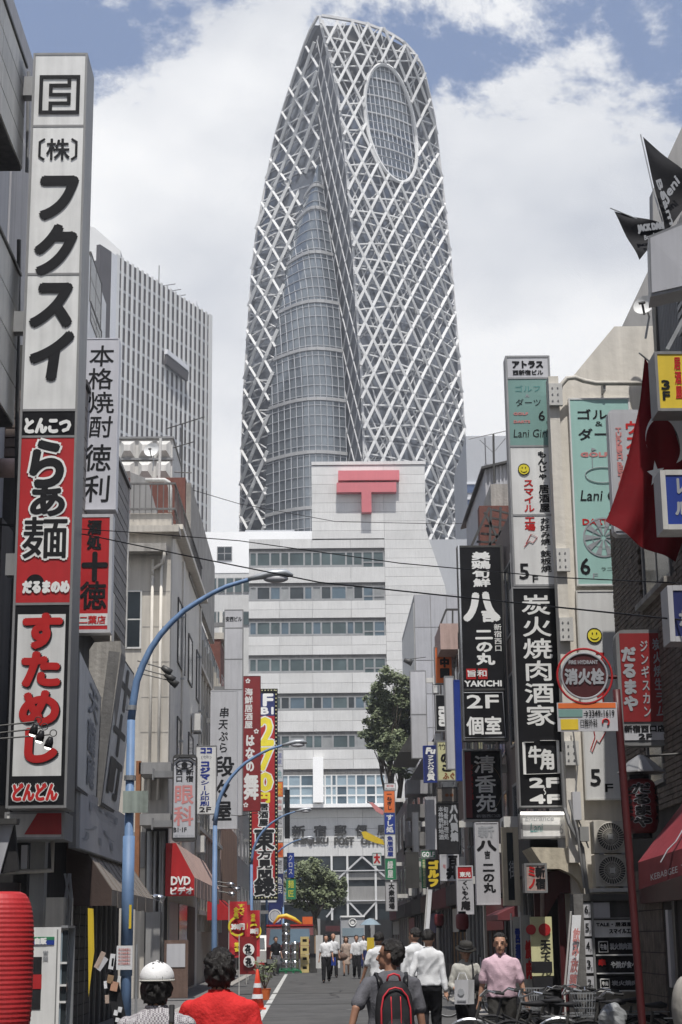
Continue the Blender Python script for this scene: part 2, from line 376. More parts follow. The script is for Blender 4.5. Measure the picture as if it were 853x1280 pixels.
# ---------------------------------------------------------------- frontal box signs
def sign(name, label, cat, Y, xl, xr, yt, yb, th=.22, body='alu', secs=None, texts=(), fw=.03, brk=(), bx=None,
         group=None, rects=(), discs=(), round_=False):
    ym = (yt + yb)/2; xm = (xl + xr)/2
    x0, x1 = W(xl, ym, Y).x, W(xr, ym, Y).x; z0, z1 = W(xm, yb, Y).z, W(xm, yt, Y).z
    g = root(name, ((x0+x1)/2, Y + th/2, z0), label, cat, group)
    zz = lambda py: W(xm, py, Y).z
    uu = lambda u: x0 + (x1 - x0)*u
    b = MB()
    if round_:
        r = min((x1-x0), (z1-z0))*.16; pts = []
        for cx_, cz_, a0 in ((x1-r, z1-r, 0), (x0+r, z1-r, 90), (x0+r, z0+r, 180), (x1-r, z0+r, 270)):
            for k in range(5):
                t = R(a0 + k*22.5); pts.append((cx_ + r*math.cos(t), Y, cz_ + r*math.sin(t)))
        b.poly(pts, (0, th, 0))
    else: b.box(x0, x1, Y, Y + th, z0, z1)
    obj('sign_box', b, body, g)
    if secs is None: secs = [(yt, yb, 'sign_white')]
    fy = Y - .012
    for (a, c, m) in secs:
        za, zc = zz(a) - fw*.6, zz(c) + fw*.6
        obj('face_panel', MB().box(x0+fw, x1-fw, fy, Y + .004, zc, za), m, g)
    if fw > 0.012 and not round_:
        f = MB(); e = .022
        f.box(x0-.002, x0+fw-.002, Y-e, Y+.003, z0, z1).box(x1-fw+.002, x1+.002, Y-e, Y+.003, z0, z1)
        f.box(x0+fw, x1-fw, Y-e+.001, Y+.003, z1-fw, z1+.002).box(x0+fw, x1-fw, Y-e+.001, Y+.003, z0-.002, z0+fw)
        for (a, c, m) in secs[1:]: f.box(x0+fw, x1-fw, Y-e+.002, Y+.003, zz(a)-fw*.5, zz(a)+fw*.5)
        obj('frame', f, body, g)
    ly = fy - .004
    for k, (u0, u1, a, c, m) in enumerate(rects):
        obj('colour_band', MB().box(uu(u0), uu(u1), ly - .001*k, fy + .002, zz(c), zz(a)), m, g); 
    if rects: ly -= .001*len(rects) + .003
    for (u, py, rpx, m, ring_) in discs:
        c = (uu(u), ly, zz(py)); r = rpx*(x1-x0)/(xr-xl); d = MB()
        if ring_: d.annulus(c, r*(1-ring_), r*(1+ring_))
        else: d.lathe(c, [(r, .003), (r, -.002)], 28, 'y')
        obj('round_mark', d, m, g)
    if discs: ly -= .004
    bycol = {}
    for t in texts:
        s_, mode, u0, u1, a, c, m = t[:7]; o = t[7] if len(t) > 7 else {}
        if o.get('out'):
            om, orad = o['out']; text(bycol.setdefault((om, 0), MB()), s_, mode, uu(u0), uu(u1), zz(c), zz(a), ly, orad, o.get('skew', 0), o.get('wob', 0), o.get('res', 2))
        if o.get('shadow'):
            om, orad, sx = o['shadow']; text(bycol.setdefault((om, 0), MB()), s_, mode, uu(u0)+sx, uu(u1)+sx, zz(c)-sx, zz(a)-sx, ly, orad, o.get('skew', 0), o.get('wob', 0), o.get('res', 2))
        text(bycol.setdefault((m, 1), MB()), s_, mode, uu(u0), uu(u1), zz(c), zz(a), ly - (.004 if o.get('out') or o.get('shadow') else .0006), o.get('b', 0), o.get('skew', 0), o.get('wob', 0), o.get('res', 2))
    for (m, k), mb in bycol.items():
        if mb.v: obj('lettering', mb, m, g)
    for py in brk:
        za = zz(py); bb = MB()
        bb.box(x1 if bx > x1 else x0, bx, Y + th*.3, Y + th*.3 + .12, za - .09, za + .09)
        bb.box(bx - .02, bx + .02, Y + th*.3 - .06, Y + th*.3 + .18, za - .16, za + .16)
        obj('bracket', bb, 'off_white' if bx > 0 else 'grey_frame', g)
    g['_'] = 0; del g['_']
    return g, (x0, x1, z0, z1, zz, uu, ly)
# ================================================================ GROUND
def lerp_tab(tab, x, k=1):
    if x <= tab[0][0]: return tab[0][k]
    for p, q in zip(tab, tab[1:]):
        if x <= q[0]: return p[k] + (q[k] - p[k])*(x - p[0])/(q[0] - p[0])
    return tab[-1][k]
XL, XR = -4.4, 4.2                             # shop fronts either side of the street
struct('ground', MB().box(-900, 900, -300, 3000, -.5, -.02), 'asphalt_old')
struct('road', MB().box(-3.1, 3.3, -30, 150, -.016, 0.0), 'asphalt')
struct('pavement', MB().box(-9, -3.1, -30, 150, -.016, 0.022), 'paving')
struct('pavement', MB().box(3.3, 9, -30, 150, -.016, 0.024), 'paving')
gt = MB()
for k in range(60): gt.box(-3.42, -3.12, -20 + k*2.4, -17.66 + k*2.4, .0225, .034); gt.box(3.32, 3.62, -20 + k*2.4, -17.66 + k*2.4, .0245, .036)
struct('gutter_kerb', gt, 'concrete', kind='structure')
a_, b_ = WG(330, 1265), WG(358, 1218)
dx = (b_.x - a_.x)/(b_.y - a_.y)
lm = MB(); lm.quad((a_.x - .07 - dx*18, a_.y - 18, .004), (a_.x + .07 - dx*18, a_.y - 18, .004), (b_.x + .07, b_.y, .004), (b_.x - .07, b_.y, .004))
struct('road_line', lm, 'road_paint')
c1, c2 = WG(520, 1262), WG(560, 1275)
struct('road_marking', MB().quad((c1.x-.5, c1.y-1.6, .004), (c1.x+.3, c1.y-1.6, .004), (c1.x+.1, c1.y+.2, .004), (c1.x-.2, c1.y+.2, .004)), 'road_paint')
for yy, x0, x1 in ((30.5, -3.0, 3.2), (44, -3.0, 1.0), (52.5, -3, 3.2)):
    pt = MB().box(x0, x1, yy, yy+.9, .002, .005); struct('road_patch', pt, 'asphalt_old')
rq = random.Random(77)
for k, (xa_, ya_) in enumerate(((-.9, 24), (1.6, 29), (.2, 48), (-.6, 62), (2.2, 40))):
    cr_ = MB(); p = Vector((xa_, ya_, .0052))
    for j in range(14):
        q = p + Vector((rq.uniform(-.22, .22), rq.uniform(.35, .7), 0)); n_ = Vector((.018, 0, 0)); cr_.quad(p - n_, p + n_, q + n_, q - n_); p = q
    struct('road_crack', cr_, 'soft_black')
mh = MB().lathe((.9, 40.5, .003), [(.33, 0), (.33, .004)], 24); struct('manhole_cover', mh, 'dark_concrete')

# ================================================================ COCOON SHAPED TOWER
Lt = [(22,398),(40,388),(60,380),(90,370),(130,357),(170,345),(250,329),(300,320),(350,315),(420,310),(500,305),(600,302),(660,301),(760,300)]
At = [(22,399),(60,397),(110,396),(150,397),(220,402),(300,413),(381,424),(476,431),(574,434),(760,437)]
Rt = [(22,400),(32,401),(60,408),(81,415),(116,422),(186,431),(264,438),(303,441),(386,446),(469,452),(553,455),(760,458)]
Et = [(22,402),(26,430),(30,448),(36,470),(44,487),(54,503),(65,515),(85,527),(105,533),(151,543),(246,554),(318,562),(423,571),(511,578),(600,583),(760,586)]
Gt = [(212,400),(245,383),(281,371),(321,362),(384,350),(451,343),(525,336),(600,333),(760,330)]
YR, YE, YA, YL, YG = 330.0, 346.0, 338.0, 350.0, 343.0
def curve(tab, Y):
    r_ = []; Y0 = Y
    py = 22.0
    while py <= 760:
        t = min(1, max(0, (py - 22)/170)); Y = YR + (Y0 - YR)*t
        p = W(lerp_tab(tab, py), py, Y); r_.append((p.z, p.x, p.y)); py += 3 if py < 60 else 8
    return sorted(r_)
cL, cA, cR, cE, cG = curve(Lt, YL), curve(At, YA), curve(Rt, YR), curve(Et, YE), curve(Gt, YG)
ztop = W(400, 22, YR).z; zbot = W(400, 760, YR).z
class Face:
    def __init__(s, ca, cb, ya, yb, bulge, top): s.ca, s.cb, s.ya, s.yb, s.bulge, s.top = ca, cb, ya, yb, bulge, top
    def xl(s, z): return lerp_tab(s.ca, z)
    def xr(s, z): return lerp_tab(s.cb, z)
    def at(s, x, z, off=0.0):
        a, b = s.xl(z), s.xr(z); t = (x - a)/max(b - a, .05); t = min(1, max(0, t))
        ya, yb = lerp_tab(s.ca, z, 2), lerp_tab(s.cb, z, 2)
        return Vector((x, ya + (yb - ya)*t - s.bulge*math.sin(math.pi*t)*min(1, max(.05, (ztop - z)/30)) - off, z))
    def surf(s, z0, z1, nz, nx, off=0):
        vs = []; fs = []
        for i in range(nz + 1):
            z_ = z0 + (z1 - z0)*i/nz; a, b = s.xl(z_), s.xr(z_)
            if b < a + .1: b = a + .1
            for k in range(nx + 1): vs.append(s.at(a + (b-a)*k/nx, z_, off))
        for i in range(nz):
            for k in range(nx):
                q = i*(nx+1) + k; fs.append((q, q+1, q+nx+2, q+nx+1))
        return MB().add(vs, fs)
    def line(s, x0, z0, sl, zmin, zmax, w, off, hole=None, name='strut', m='white_steel', par=None, step=.8):
        cur = []; runs = []; z_ = zmin
        while z_ <= zmax:
            x = x0 + sl*(z_ - z0); ok = s.xl(z_) - .25 <= x <= s.xr(z_) + .25 and not (hole and hole(x, z_))
            if ok: cur.append(s.at(x, z_, off))
            elif cur: runs.append(cur); cur = []
            z_ += step
        if cur: runs.append(cur)
        for r_ in runs:
            if len(r_) < 2: continue
            mb = MB()
            r2 = [r_[0]] + r_[7:-3:7] + [r_[-1]]
            for p, q in zip(r2, r2[1:]):
                if (q-p).length > .1: mb.beam(p, q, w, w, (0, 1, 0))
            if mb.v: obj(name, mb, m, par)
tw = root('skyscraper', (W(440, 640, YR).x, YR, 0), 'tall tapering glass tower wrapped in white criss-cross lattice with an oval window near its top', 'skyscraper')
fR = Face(cR, cE, YR, YE, 4.0, ztop); fA = Face(cA, cR, YA, YR, 0.0, ztop); fL = Face(cL, cA, YL, YA, 1.0, ztop)
fG = Face(cG, cA, YG, YA, 4.0, W(400, 212, YA).z); fLG = Face(cL, cG, YL, YG, 1.0, ztop)
zt = ztop - 1.2
zg = W(400, 118, YR).z; zgl = W(400, 90, YA).z
obj('glass_face', fR.surf(zbot, zg, 60, 10), 'tower_glass', tw, smooth=True)
obj('glass_face', fA.surf(zbot, zgl, 40, 4), 'tower_dark', tw, smooth=True)
obj('glass_face', fL.surf(zbot, zgl, 60, 8), 'tower_glass', tw, smooth=True)
obj('crown_shade', fR.surf(zg, zt, 20, 10, -1.5), 'crown_dark', tw)  # dark sheet standing in for shadow inside the open crown lattice
obj('crown_shade', fA.surf(zgl, zt, 20, 4, -.8), 'crown_dark', tw)
obj('crown_shade', fL.surf(zgl, zt, 20, 8, -1.0), 'crown_dark', tw)
zs = W(400, 214, YA).z
obj('curved_glass_front', fG.surf(zbot, zs, 60, 12, 1.6), 'tower_strip', tw, smooth=True)
# back of the tower
bk = MB(); n_ = 30
for i in range(n_):
    za, zb_ = zbot + (zt - zbot)*i/n_, zbot + (zt - zbot)*(i+1)/n_
    def yb(z): return lerp_tab(cL, z, 2) + 22*max(0.02, min(1, (ztop - z)/90))
    bk.quad((lerp_tab(cL, za), lerp_tab(cL, za, 2), za), (lerp_tab(cL, zb_), lerp_tab(cL, zb_, 2), zb_), ((lerp_tab(cL, zb_)+lerp_tab(cE, zb_))/2, yb(zb_), zb_), ((lerp_tab(cL, za)+lerp_tab(cE, za))/2, yb(za), za))
    bk.quad((lerp_tab(cE, za), lerp_tab(cE, za, 2), za), (lerp_tab(cE, zb_), lerp_tab(cE, zb_, 2), zb_), ((lerp_tab(cL, zb_)+lerp_tab(cE, zb_))/2, yb(zb_), zb_), ((lerp_tab(cL, za)+lerp_tab(cE, za))/2, yb(za), za))
obj('glass_back', bk, 'tower_glass', tw)
# oval window
oc = W(488, 170, YE - 8); ow = abs(W(520, 170, YE-8).x - W(456, 170, YE-8).x)/2; oh = abs(W(488, 100, YE-8).z - W(488, 240, YE-8).z)/2
tilt = .10
def oval(x, z, k=1.0):
    dz = z - oc.z; dx_ = x - oc.x + tilt*dz
    return (dx_/(ow*k))**2 + (dz/(oh*k))**2 < 1
rp = []
for i in range(49):
    t = 2*math.pi*i/48; dz = oh*math.sin(t); x = oc.x + ow*math.cos(t) - tilt*dz; rp.append(fR.at(x, oc.z + dz, 1.6))
obj('oval_ring', MB().tube(rp, .42, 6), 'white_steel', tw)
obj('oval_glass', MB().add([fR.at(oc.x, oc.z, .8)] + [p + Vector((0, .8, 0)) for p in rp[:-1]], [(0, 1 + i, 1 + (i+1) % 48) for i in range(48)]), 'tower_strip', tw)
for k in range(-5, 6):
    x0 = oc.x + ow*k/5.6; pts = []
    for j in range(-20, 21):
        dz = oh*j/20; x = x0 - tilt*dz
        if oval(x, oc.z + dz, .99): pts.append(fR.at(x, oc.z + dz, 1.25))
    if len(pts) > 2: obj('mullion', MB().tube([pts[0], pts[len(pts)//2], pts[-1]], .09, 4), 'far_stripe', tw)
for j in range(-6, 7):
    z_ = oc.z + oh*j/6.6; w_ = ow*math.sqrt(max(0, 1-(j/6.6)**2)); xc = oc.x - tilt*(z_-oc.z)
    for dzz, ww, mm_ in ((0, .34 if j % 2 else .12, 'tower_band'), ):
        pts = [fR.at(xc + w_*q*.97, z_ + dzz, 1.15) for q in (-1, -.5, 0, .5, 1)]
        mb = MB()
        for p, q in zip(pts, pts[1:]): mb.beam(p, q, .3, ww)
        obj('floor_band', mb, mm_, tw)
# lattice
SL, DZ = .455, 7.3
zr0 = W(446, 386, YR).z; xr0 = lerp_tab(cR, zr0)
hole = lambda x, z: oval(x, z, 1.0)
for k in range(-20, 22):
    fR.line(xr0, zr0 + k*DZ, SL, zbot, zt, .56, 1.9, hole, par=tw)
    fR.line(xr0, zr0 + k*DZ, -SL, zbot, zt, .5, 1.95, hole, par=tw)
for k in range(-40, 44):
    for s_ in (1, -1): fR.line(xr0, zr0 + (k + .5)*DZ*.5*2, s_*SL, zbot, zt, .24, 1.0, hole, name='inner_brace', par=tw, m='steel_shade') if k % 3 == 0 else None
rl = random.Random(4)
for k in range(-36, 44):                       # lighter inner bracing, tilted this way and that
    z0_ = zr0 + k*DZ*.5 + rl.uniform(-.5, .5)
    for (ta, tb) in ((0, .5), (.5, 1)):
        za = z0_ + rl.uniform(-1.6, 1.6); zb_ = z0_ + rl.uniform(-1.6, 1.6)
        if not (zbot < za < zt - 3 and zbot < zb_ < zt - 3): continue
        xa = fR.xl(za) + (fR.xr(za)-fR.xl(za))*ta; xb = fR.xl(zb_) + (fR.xr(zb_)-fR.xl(zb_))*tb
        pts = [(xa + (xb-xa)*q/6, za + (zb_-za)*q/6) for q in range(7)]
        mb = MB()
        for p, q in zip(pts, pts[1:]):
            if not hole(*p) and not hole(*q): mb.beam(fR.at(*p, 1.5), fR.at(*q, 1.5), .28)
        if mb.v: obj('inner_brace', mb, 'white_steel', tw)
for k in range(-13, 16):
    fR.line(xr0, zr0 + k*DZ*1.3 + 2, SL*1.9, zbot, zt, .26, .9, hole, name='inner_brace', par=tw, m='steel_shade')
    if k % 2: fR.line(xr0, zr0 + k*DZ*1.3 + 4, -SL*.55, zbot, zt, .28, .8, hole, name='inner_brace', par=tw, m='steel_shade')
zl0 = W(314, 384, YL).z; xl0 = lerp_tab(cL, zl0)
lz = zs + 1
for k in range(-20, 20):
    for s_ in (1, -1):
        fLG.line(xl0, zl0 + k*DZ*1.02, s_*SL*1.02, zbot, lz, .5 if s_ < 0 else .66, 1.9, par=tw)
        fL.line(xl0, zl0 + k*DZ*1.02, s_*SL*1.02, lz - 1, zt - 4, .46 if s_ < 0 else .62, 1.5, par=tw)
    if True:
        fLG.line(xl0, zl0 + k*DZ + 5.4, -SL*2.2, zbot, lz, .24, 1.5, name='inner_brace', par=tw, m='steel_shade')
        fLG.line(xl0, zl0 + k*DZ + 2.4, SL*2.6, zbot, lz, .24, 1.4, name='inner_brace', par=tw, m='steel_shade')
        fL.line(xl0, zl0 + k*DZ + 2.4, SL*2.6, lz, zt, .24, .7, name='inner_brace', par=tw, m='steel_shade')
for k in range(-30, 36):
    z0_ = zl0 + k*DZ*.5 + rl.uniform(-.5, .5); f_ = fLG if z0_ < lz else fL
    if not zbot < z0_ < zt - 8: continue
    za, zb_ = z0_ + rl.uniform(-1.3, 1.3), z0_ + rl.uniform(-1.3, 1.3); xa, xb = f_.xl(za), f_.xr(zb_)
    if xb - xa > 1: obj('inner_brace', MB().beam(f_.at(xa, za, 1.2), f_.at((xa+xb)/2, (za+zb_)/2, 1.5), .26).beam(f_.at((xa+xb)/2, (za+zb_)/2, 1.5), f_.at(xb, zb_, 1.2), .26), 'white_steel', tw)
za0 = W(424, 381, YA).z; xa0 = lerp_tab(cA, za0)
for k in range(-34, 44):
    for s_ in (1, -1): fA.line(xa0, za0 + k*DZ, s_*SL*.42, zbot, zt - 3, .24, .8, par=tw, m='steel_shade')
# edge beams and floors
for cv, Y_, w_ in ((cR, YR, .5), (cL, YL, .5), (cE, YE, .6)):
    pts = [Vector((x, y - .8, z)) for z, x, y in cv[::2]] + [Vector((cv[-1][1], cv[-1][2] - .8, cv[-1][0]))]
    mb = MB()
    for p, q in zip(pts, pts[1:]): mb.beam(p, q, w_)
    obj('edge_beam', mb, 'steel_shade', tw)
z_ = zbot
while z_ < zg - 2:
    for f_, nn in ((fR, 5), (fL, 3)):
        if f_ is fL and z_ > zgl - 2: continue
        pts = [(f_.xl(z_) + (f_.xr(z_)-f_.xl(z_))*q/nn, z_) for q in range(nn+1)]
        mb = MB()
        for p, q in zip(pts, pts[1:]): mb.beam(f_.at(*p, .12), f_.at(*q, .12), .2, .32)
        obj('floor_line', mb, 'far_grey', tw)
    z_ += 3.85
z_ = zbot; kk = 0
zbands = [W(380, y, YA).z for y in (323, 384, 443, 505, 571, 640, 268, 240)]
while z_ < zs - 3:
    a, b = fG.xl(z_), fG.xr(z_)
    if b - a > .8:
        pts = [fG.at(a + (b-a)*q/8, z_, 1.75) for q in range(9)]
        mb = MB()
        for p, q in zip(pts, pts[1:]): mb.beam(p, q, .15, .12)
        obj('transom', mb, 'far_grey', tw)
    z_ += 2.2
for zb_ in zbands:
    a, b = fG.xl(zb_), fG.xr(zb_); mb = MB()
    pts = [fG.at(a + (b-a)*q/8, zb_, 1.85) for q in range(9)]
    for p, q in zip(pts, pts[1:]): mb.beam(p, q, .4, .7)
    obj('floor_band', mb, 'tower_band', tw)
for k in range(0, 13):
    xm0 = W(430 - k*8.6, 640, YG).x; pts = []
    for j in range(60):
        z_ = zbot + (zs - 2 - zbot)*j/59; t = 1 - k/12.0
        a, b = fG.xl(z_), fG.xr(z_)
        x = b - (12 - (12 - k))*1.28 - .1
        if x > a: pts.append(fG.at(x, z_, 1.8))
    if len(pts) > 3:
        mb = MB(); pts = pts[::6] + [pts[-1]]
        for p, q in zip(pts, pts[1:]): mb.beam(p, q, .15)
        obj('mullion', mb, 'far_grey', tw)

# ================================================================ RIBBED OFFICE TOWER, far left
n0 = W(147, 320, 300); H = n0.z
d_ = ray(263, 395); far = CAM + d_*((H - CAM.z)/d_.z)
dk = W(133, 320, 304)
tb = root('skyscraper', (n0.x, 300, 0), 'pale office tower with close vertical ribs rising behind the left row', 'skyscraper')
nf = far - n0; nf.z = 0; Lf = nf.length; u_ = nf.normalized(); nrm = Vector((u_.y, -u_.x, 0))
back = Vector((-u_.y, u_.x, 0))*30
zb0 = -1
core = MB()
core.poly([(n0.x, n0.y, zb0), (far.x, far.y, zb0), (far.x+back.x, far.y+back.y, zb0), (n0.x+back.x, n0.y+back.y, zb0)], (0, 0, H + 1))
obj('core', core, 'far_dark', tb)
nR = 20
for i in range(nR + 1):
    t = Lf*i/nR; w_ = .74 if 0 < i < nR else 1.4
    p = n0 + u_*t; p.z = 0
    a = p + nrm*.02; mb = MB()
    mb.poly([a - u_*w_/2, a + u_*w_/2, a + u_*w_/2 + nrm*.14, a - u_*w_/2 + nrm*.14], (0, 0, H + .3))
    obj('rib', mb, 'tower_white', tb)
for k in range(34):
    z_ = H - 3.2 - k*3.5; p = Vector((n0.x, n0.y, 0)) + nrm*.03; q = Vector((far.x, far.y, 0)) + nrm*.03
    if z_ < 20: break
    obj('spandrel', MB().poly([p, q, q + nrm*.05, p + nrm*.05], (0, 0, .55)).xf(Matrix.Translation((0, 0, z_))), 'far_grey', tb)
e0 = n0.copy(); e0.z = 0
obj('end_wall', MB().poly([e0 + nrm*.5 - u_*2.6, e0 + nrm*.5 - u_*.82, e0 - nrm*.5 - u_*.82, e0 - nrm*.5 - u_*2.6], (0, 0, H - .4)), 'far_stripe', tb)
obj('dark_side', MB().poly([e0 - u_*6.6 + nrm*.4, e0 - u_*2.62 + nrm*.4, e0 - u_*2.62 - nrm*.4, e0 - u_*6.6 - nrm*.4], (0, 0, H - .2)), 'far_dark', tb)
pa = W(205, 440, 315); pb = W(232, 462, 322)
obj('louvre_box', MB().beam(pa + nrm*.5, pb + nrm*.5, .7, 1.0), 'far_stripe', tb)
obj('louvre_box', MB().beam(pa + nrm*.4 - Vector((0,0,1.6)), pb + nrm*.4 - Vector((0,0,1.6)), .6, 2.0), 'far_dark', tb)
for k, px in enumerate((199, 210, 217, 223)):
    b0 = W(px, 345 + k*6, 318 + k*3); b0.z = H - 1; t_ = b0 + Vector((0, 0, 6.5 if k == 0 else 3)); t_.z = H + (5.5 if k == 0 else 2.2)
    mb = MB().beam(b0, t_, .16)
    if k: mb.beam(t_ - Vector((1.6, 0, 0)), t_ + Vector((1.6, 0, .5)), .12)
    obj('antenna', mb, 'far_dark', tb)
obj('roof_plant', MB().box(*sorted((W(232, 380, 330).x, W(246, 380, 330).x)), 330, 336, H, H + 2.6), 'far_stripe', tb)

wx0, wx1 = W(96, 312, 345).x, W(151, 312, 345).x
wb_ = root('white_tower', ((wx0 + wx1)/2, 350, 0), 'blank white tower block just showing behind the ribbed office tower', 'building')
obj('wall', MB().poly([(wx0, 345, 0), (wx1, 345, 0), (wx1, 345, W(151, 313, 345).z), (W(118, 290, 345).x, 345, W(118, 284, 345).z), (wx0, 345, W(96, 280, 345).z)], (0, 14, 0)), 'tower_white', wb_)
# ================================================================ far right: striped office block
yb_ = 260
x0, x1 = W(583, 560, yb_).x, W(700, 560, yb_).x; zt_ = W(600, 545, yb_).z
fb = root('office_building', ((x0+x1)/2, yb_, 0), 'grey office block with blue window bands far behind the right row', 'building')
obj('wall', MB().box(x0, x1, yb_, yb_+25, -.5, zt_), 'far_grey', fb)
for k in range(16):
    z_ = W(600, 602 + k*19, yb_).z
    obj('window_band', MB().box(x0 - .05, x1, yb_ - .12, yb_ + .1, z_ - 1.9, z_ - .5), 'far_blue', fb)
    obj('ledge', MB().box(x0 - .1, x1, yb_ - .3, yb_ + .1, z_ - .5, z_ - .1), 'far_stripe', fb)
for k in range(4): obj('joint', MB().box(x0 + 3 + k*4, x0 + 3.15 + k*4, yb_ - .06, yb_ + .05, W(600, 600, yb_).z, zt_ - .3), 'far_dark', fb)

# ================================================================ POST OFFICE
YP = 168.0
px2x = lambda px, py=800, Y=YP: W(px, py, Y).x
py2z = lambda py, px=440, Y=YP: W(px, py, Y).z
po = root('post_office', (px2x(420), YP, 0), 'white panelled post office block closing the street with a red postal mark on its tower', 'building')
xa, xb = px2x(311), px2x(483); xc = px2x(560)
ztop_m, z0_ = py2z(673), -.3
# body pieces stand behind the cladding
obj('wall', MB().box(xa, px2x(640), YP + .35, YP + 40, z0_, ztop_m - .1), 'far_grey', po)
x391, x532 = px2x(391, 620), px2x(532, 620)
zz1, zz2, zz3 = py2z(580), py2z(665), py2z(738)
obj('tower_wall', MB().poly([(x391, YP + .3, z0_), (xc, YP + .3, z0_), (xc, YP + .3, zz3), (x532, YP + .3, zz2), (x532, YP + .3, zz1 - .1), (x391, YP + .3, zz1 - .1)], (0, 14, 0)), 'far_grey', po)
obj('coping', MB().box(x391 - .1, x532 + .1, YP - .1, YP + 14, zz1 - .1, zz1 + .25), 'po_panel', po)
# cladding panels of the upper tower
PH = 11.6
def panel(xA, xB, zA, zB, xbt=None, m='po_panel', y=YP, t=.3, g=.012):
    if xbt is None: mb = MB().box(xA + g, xB - g, y, y + t, zA + g, zB - g)
    else: mb = MB().poly([(xA+g, y, zA+g), (xbt[0]-g, y, zA+g), (xbt[1]-g, y, zB-g), (xA+g, y, zB-g)], (0, t, 0))
    return obj('cladding_panel', mb, m, po)
y_ = 582.0
cols = [391, 455, 483, 532]
def slant(z):
    if z >= zz2: return x532
    if z <= zz3: return xc
    return x532 + (xc - x532)*(zz2 - z)/(zz2 - zz3)
while y_ < 1000:
    za, zb_ = py2z(y_ + PH), py2z(y_)
    for a, b in (((391, 483), (483, 700)) if y_ < 672 else ((483, 700),)):
        A = px2x(a)
        if b == 700: panel(A, 0, za, zb_, (slant(za), slant(zb_)))
        else: panel(A, px2x(b), za, zb_)
    y_ += PH
# floors
bands = [(689, 707), (732, 749), (776, 793), (822, 839), (870, 886), (918, 935)]
zs_ = [ztop_m] + [None]
prev = 673
vj = [311, 350, 391, 440, 483]
xs_w = [312, 321, 337.5, 341, 351, 362, 381, 391, 402, 415, 434, 443, 454, 468, 482]
for i, (wt, wb) in enumerate(bands):
    rt = wt - 4                                  # recessed band head (dark strip)
    zA, zB = py2z(rt), py2z(prev)
    hh = 2 if (rt - prev) > 20 else 1
    for j in range(hh):
        for a, b in zip(vj, vj[1:]): panel(px2x(a), px2x(b), zB + (zA - zB)*(j+1)/hh, zB + (zA - zB)*j/hh)
    obj('soffit', MB().box(xa, px2x(483), YP + .12, YP + .36, py2z(wt), py2z(rt)), 'dark_concrete', po)
    ws = [312, 321, 338, 351, 362, 381, 391, 402, 415, 434, 443, 455, 468, 482]
    for j, (a, b) in enumerate(zip(ws, ws[1:])):
        A, B = px2x(a), px2x(b); zt2, zb2 = py2z(wt), py2z(wb if j < 11 else wb + 9)
        f = MB(); e = .09
        f.box(A, A+e, YP+.14, YP+.3, zb2, zt2).box(B-e, B, YP+.14, YP+.3, zb2, zt2).box(A+e, B-e, YP+.14, YP+.3, zt2-.1, zt2).box(A+e, B-e, YP+.14, YP+.3, zb2, zb2+.12)
        if j >= 11: f.box(A+e, B-e, YP+.14, YP+.3, (zt2+zb2)/2-.06, (zt2+zb2)/2+.06)
        w = obj('window', f, 'alu', po)
        m_ = ['glass_green', 'glass_green', 'blind', 'glass_dark', 'glass_blue'][(i*7 + j*5 + (i*j) % 3) % 5]
        obj('pane', MB().box(A+e, B-e, YP+.22, YP+.25, zb2+.12, zt2-.1), m_, w)
    obj('sill', MB().box(xa, px2x(455), YP + .02, YP + .3, py2z(wb + 1.6), py2z(wb)), 'alu', po)
    prev = wb + 1.6
zA, zB = py2z(961), py2z(prev)
for j in range(2):
    for a, b in zip(vj, vj[1:]): panel(px2x(a), px2x(b), zB + (zA - zB)*(j+1)/2, zB + (zA - zB)*j/2)
obj('soffit', MB().box(xa, px2x(483), YP + .12, YP + .36, py2z(968), py2z(961)), 'dark_concrete', po)
# large glazed hall
gx = [311, 330, 345, 360, 375, 392, 405, 413, 419, 432, 443, 455, 467, 479]
for j, (a, b) in enumerate(zip(gx, gx[1:])):
    for (t_, b2) in ((968, 982), (982, 994), (994, 1006)):
        A, B = px2x(a), px2x(b); zt2, zb2 = py2z(t_), py2z(b2); f = MB(); e = .08
        f.box(A, A+e, YP+.1, YP+.3, zb2, zt2).box(B-e, B, YP+.1, YP+.3, zb2, zt2).box(A+e, B-e, YP+.1, YP+.3, zt2-.08, zt2).box(A+e, B-e, YP+.1, YP+.3, zb2, zb2+.08)
        w = obj('window', f, 'white_steel', po)
        obj('pane', MB().box(A+e, B-e, YP+.2, YP+.24, zb2+.08, zt2-.08), 'glass_pale' if (j+t_) % 3 else 'glass_blue', w)
obj('ledge', MB().box(px2x(318), px2x(479), YP - 1.2, YP + .3, py2z(1010), py2z(1005.5)), 'bright_white', po)
obj('overexposed_patch', MB().box(px2x(391.5, 980), px2x(404.5, 980), YP - 1.6, YP + .08, py2z(1004), py2z(948)), 'bright_white', po)  # added white slab standing in for an overexposed spot of wall
for a, b, c, d in ((1011, 1022, 0, 4), (1022, 1036, 0, 4), (1036, 1052, 0, 4), (1052, 1070, 0, 4)):
    for e_, f_ in zip([311, 360, 420, 450, 480], [360, 420, 450, 480, 520]): panel(px2x(e_), px2x(f_), py2z(b), py2z(a), m='po_panel')
panel(px2x(483), xc, py2z(1070), py2z(1002), m='po_panel')
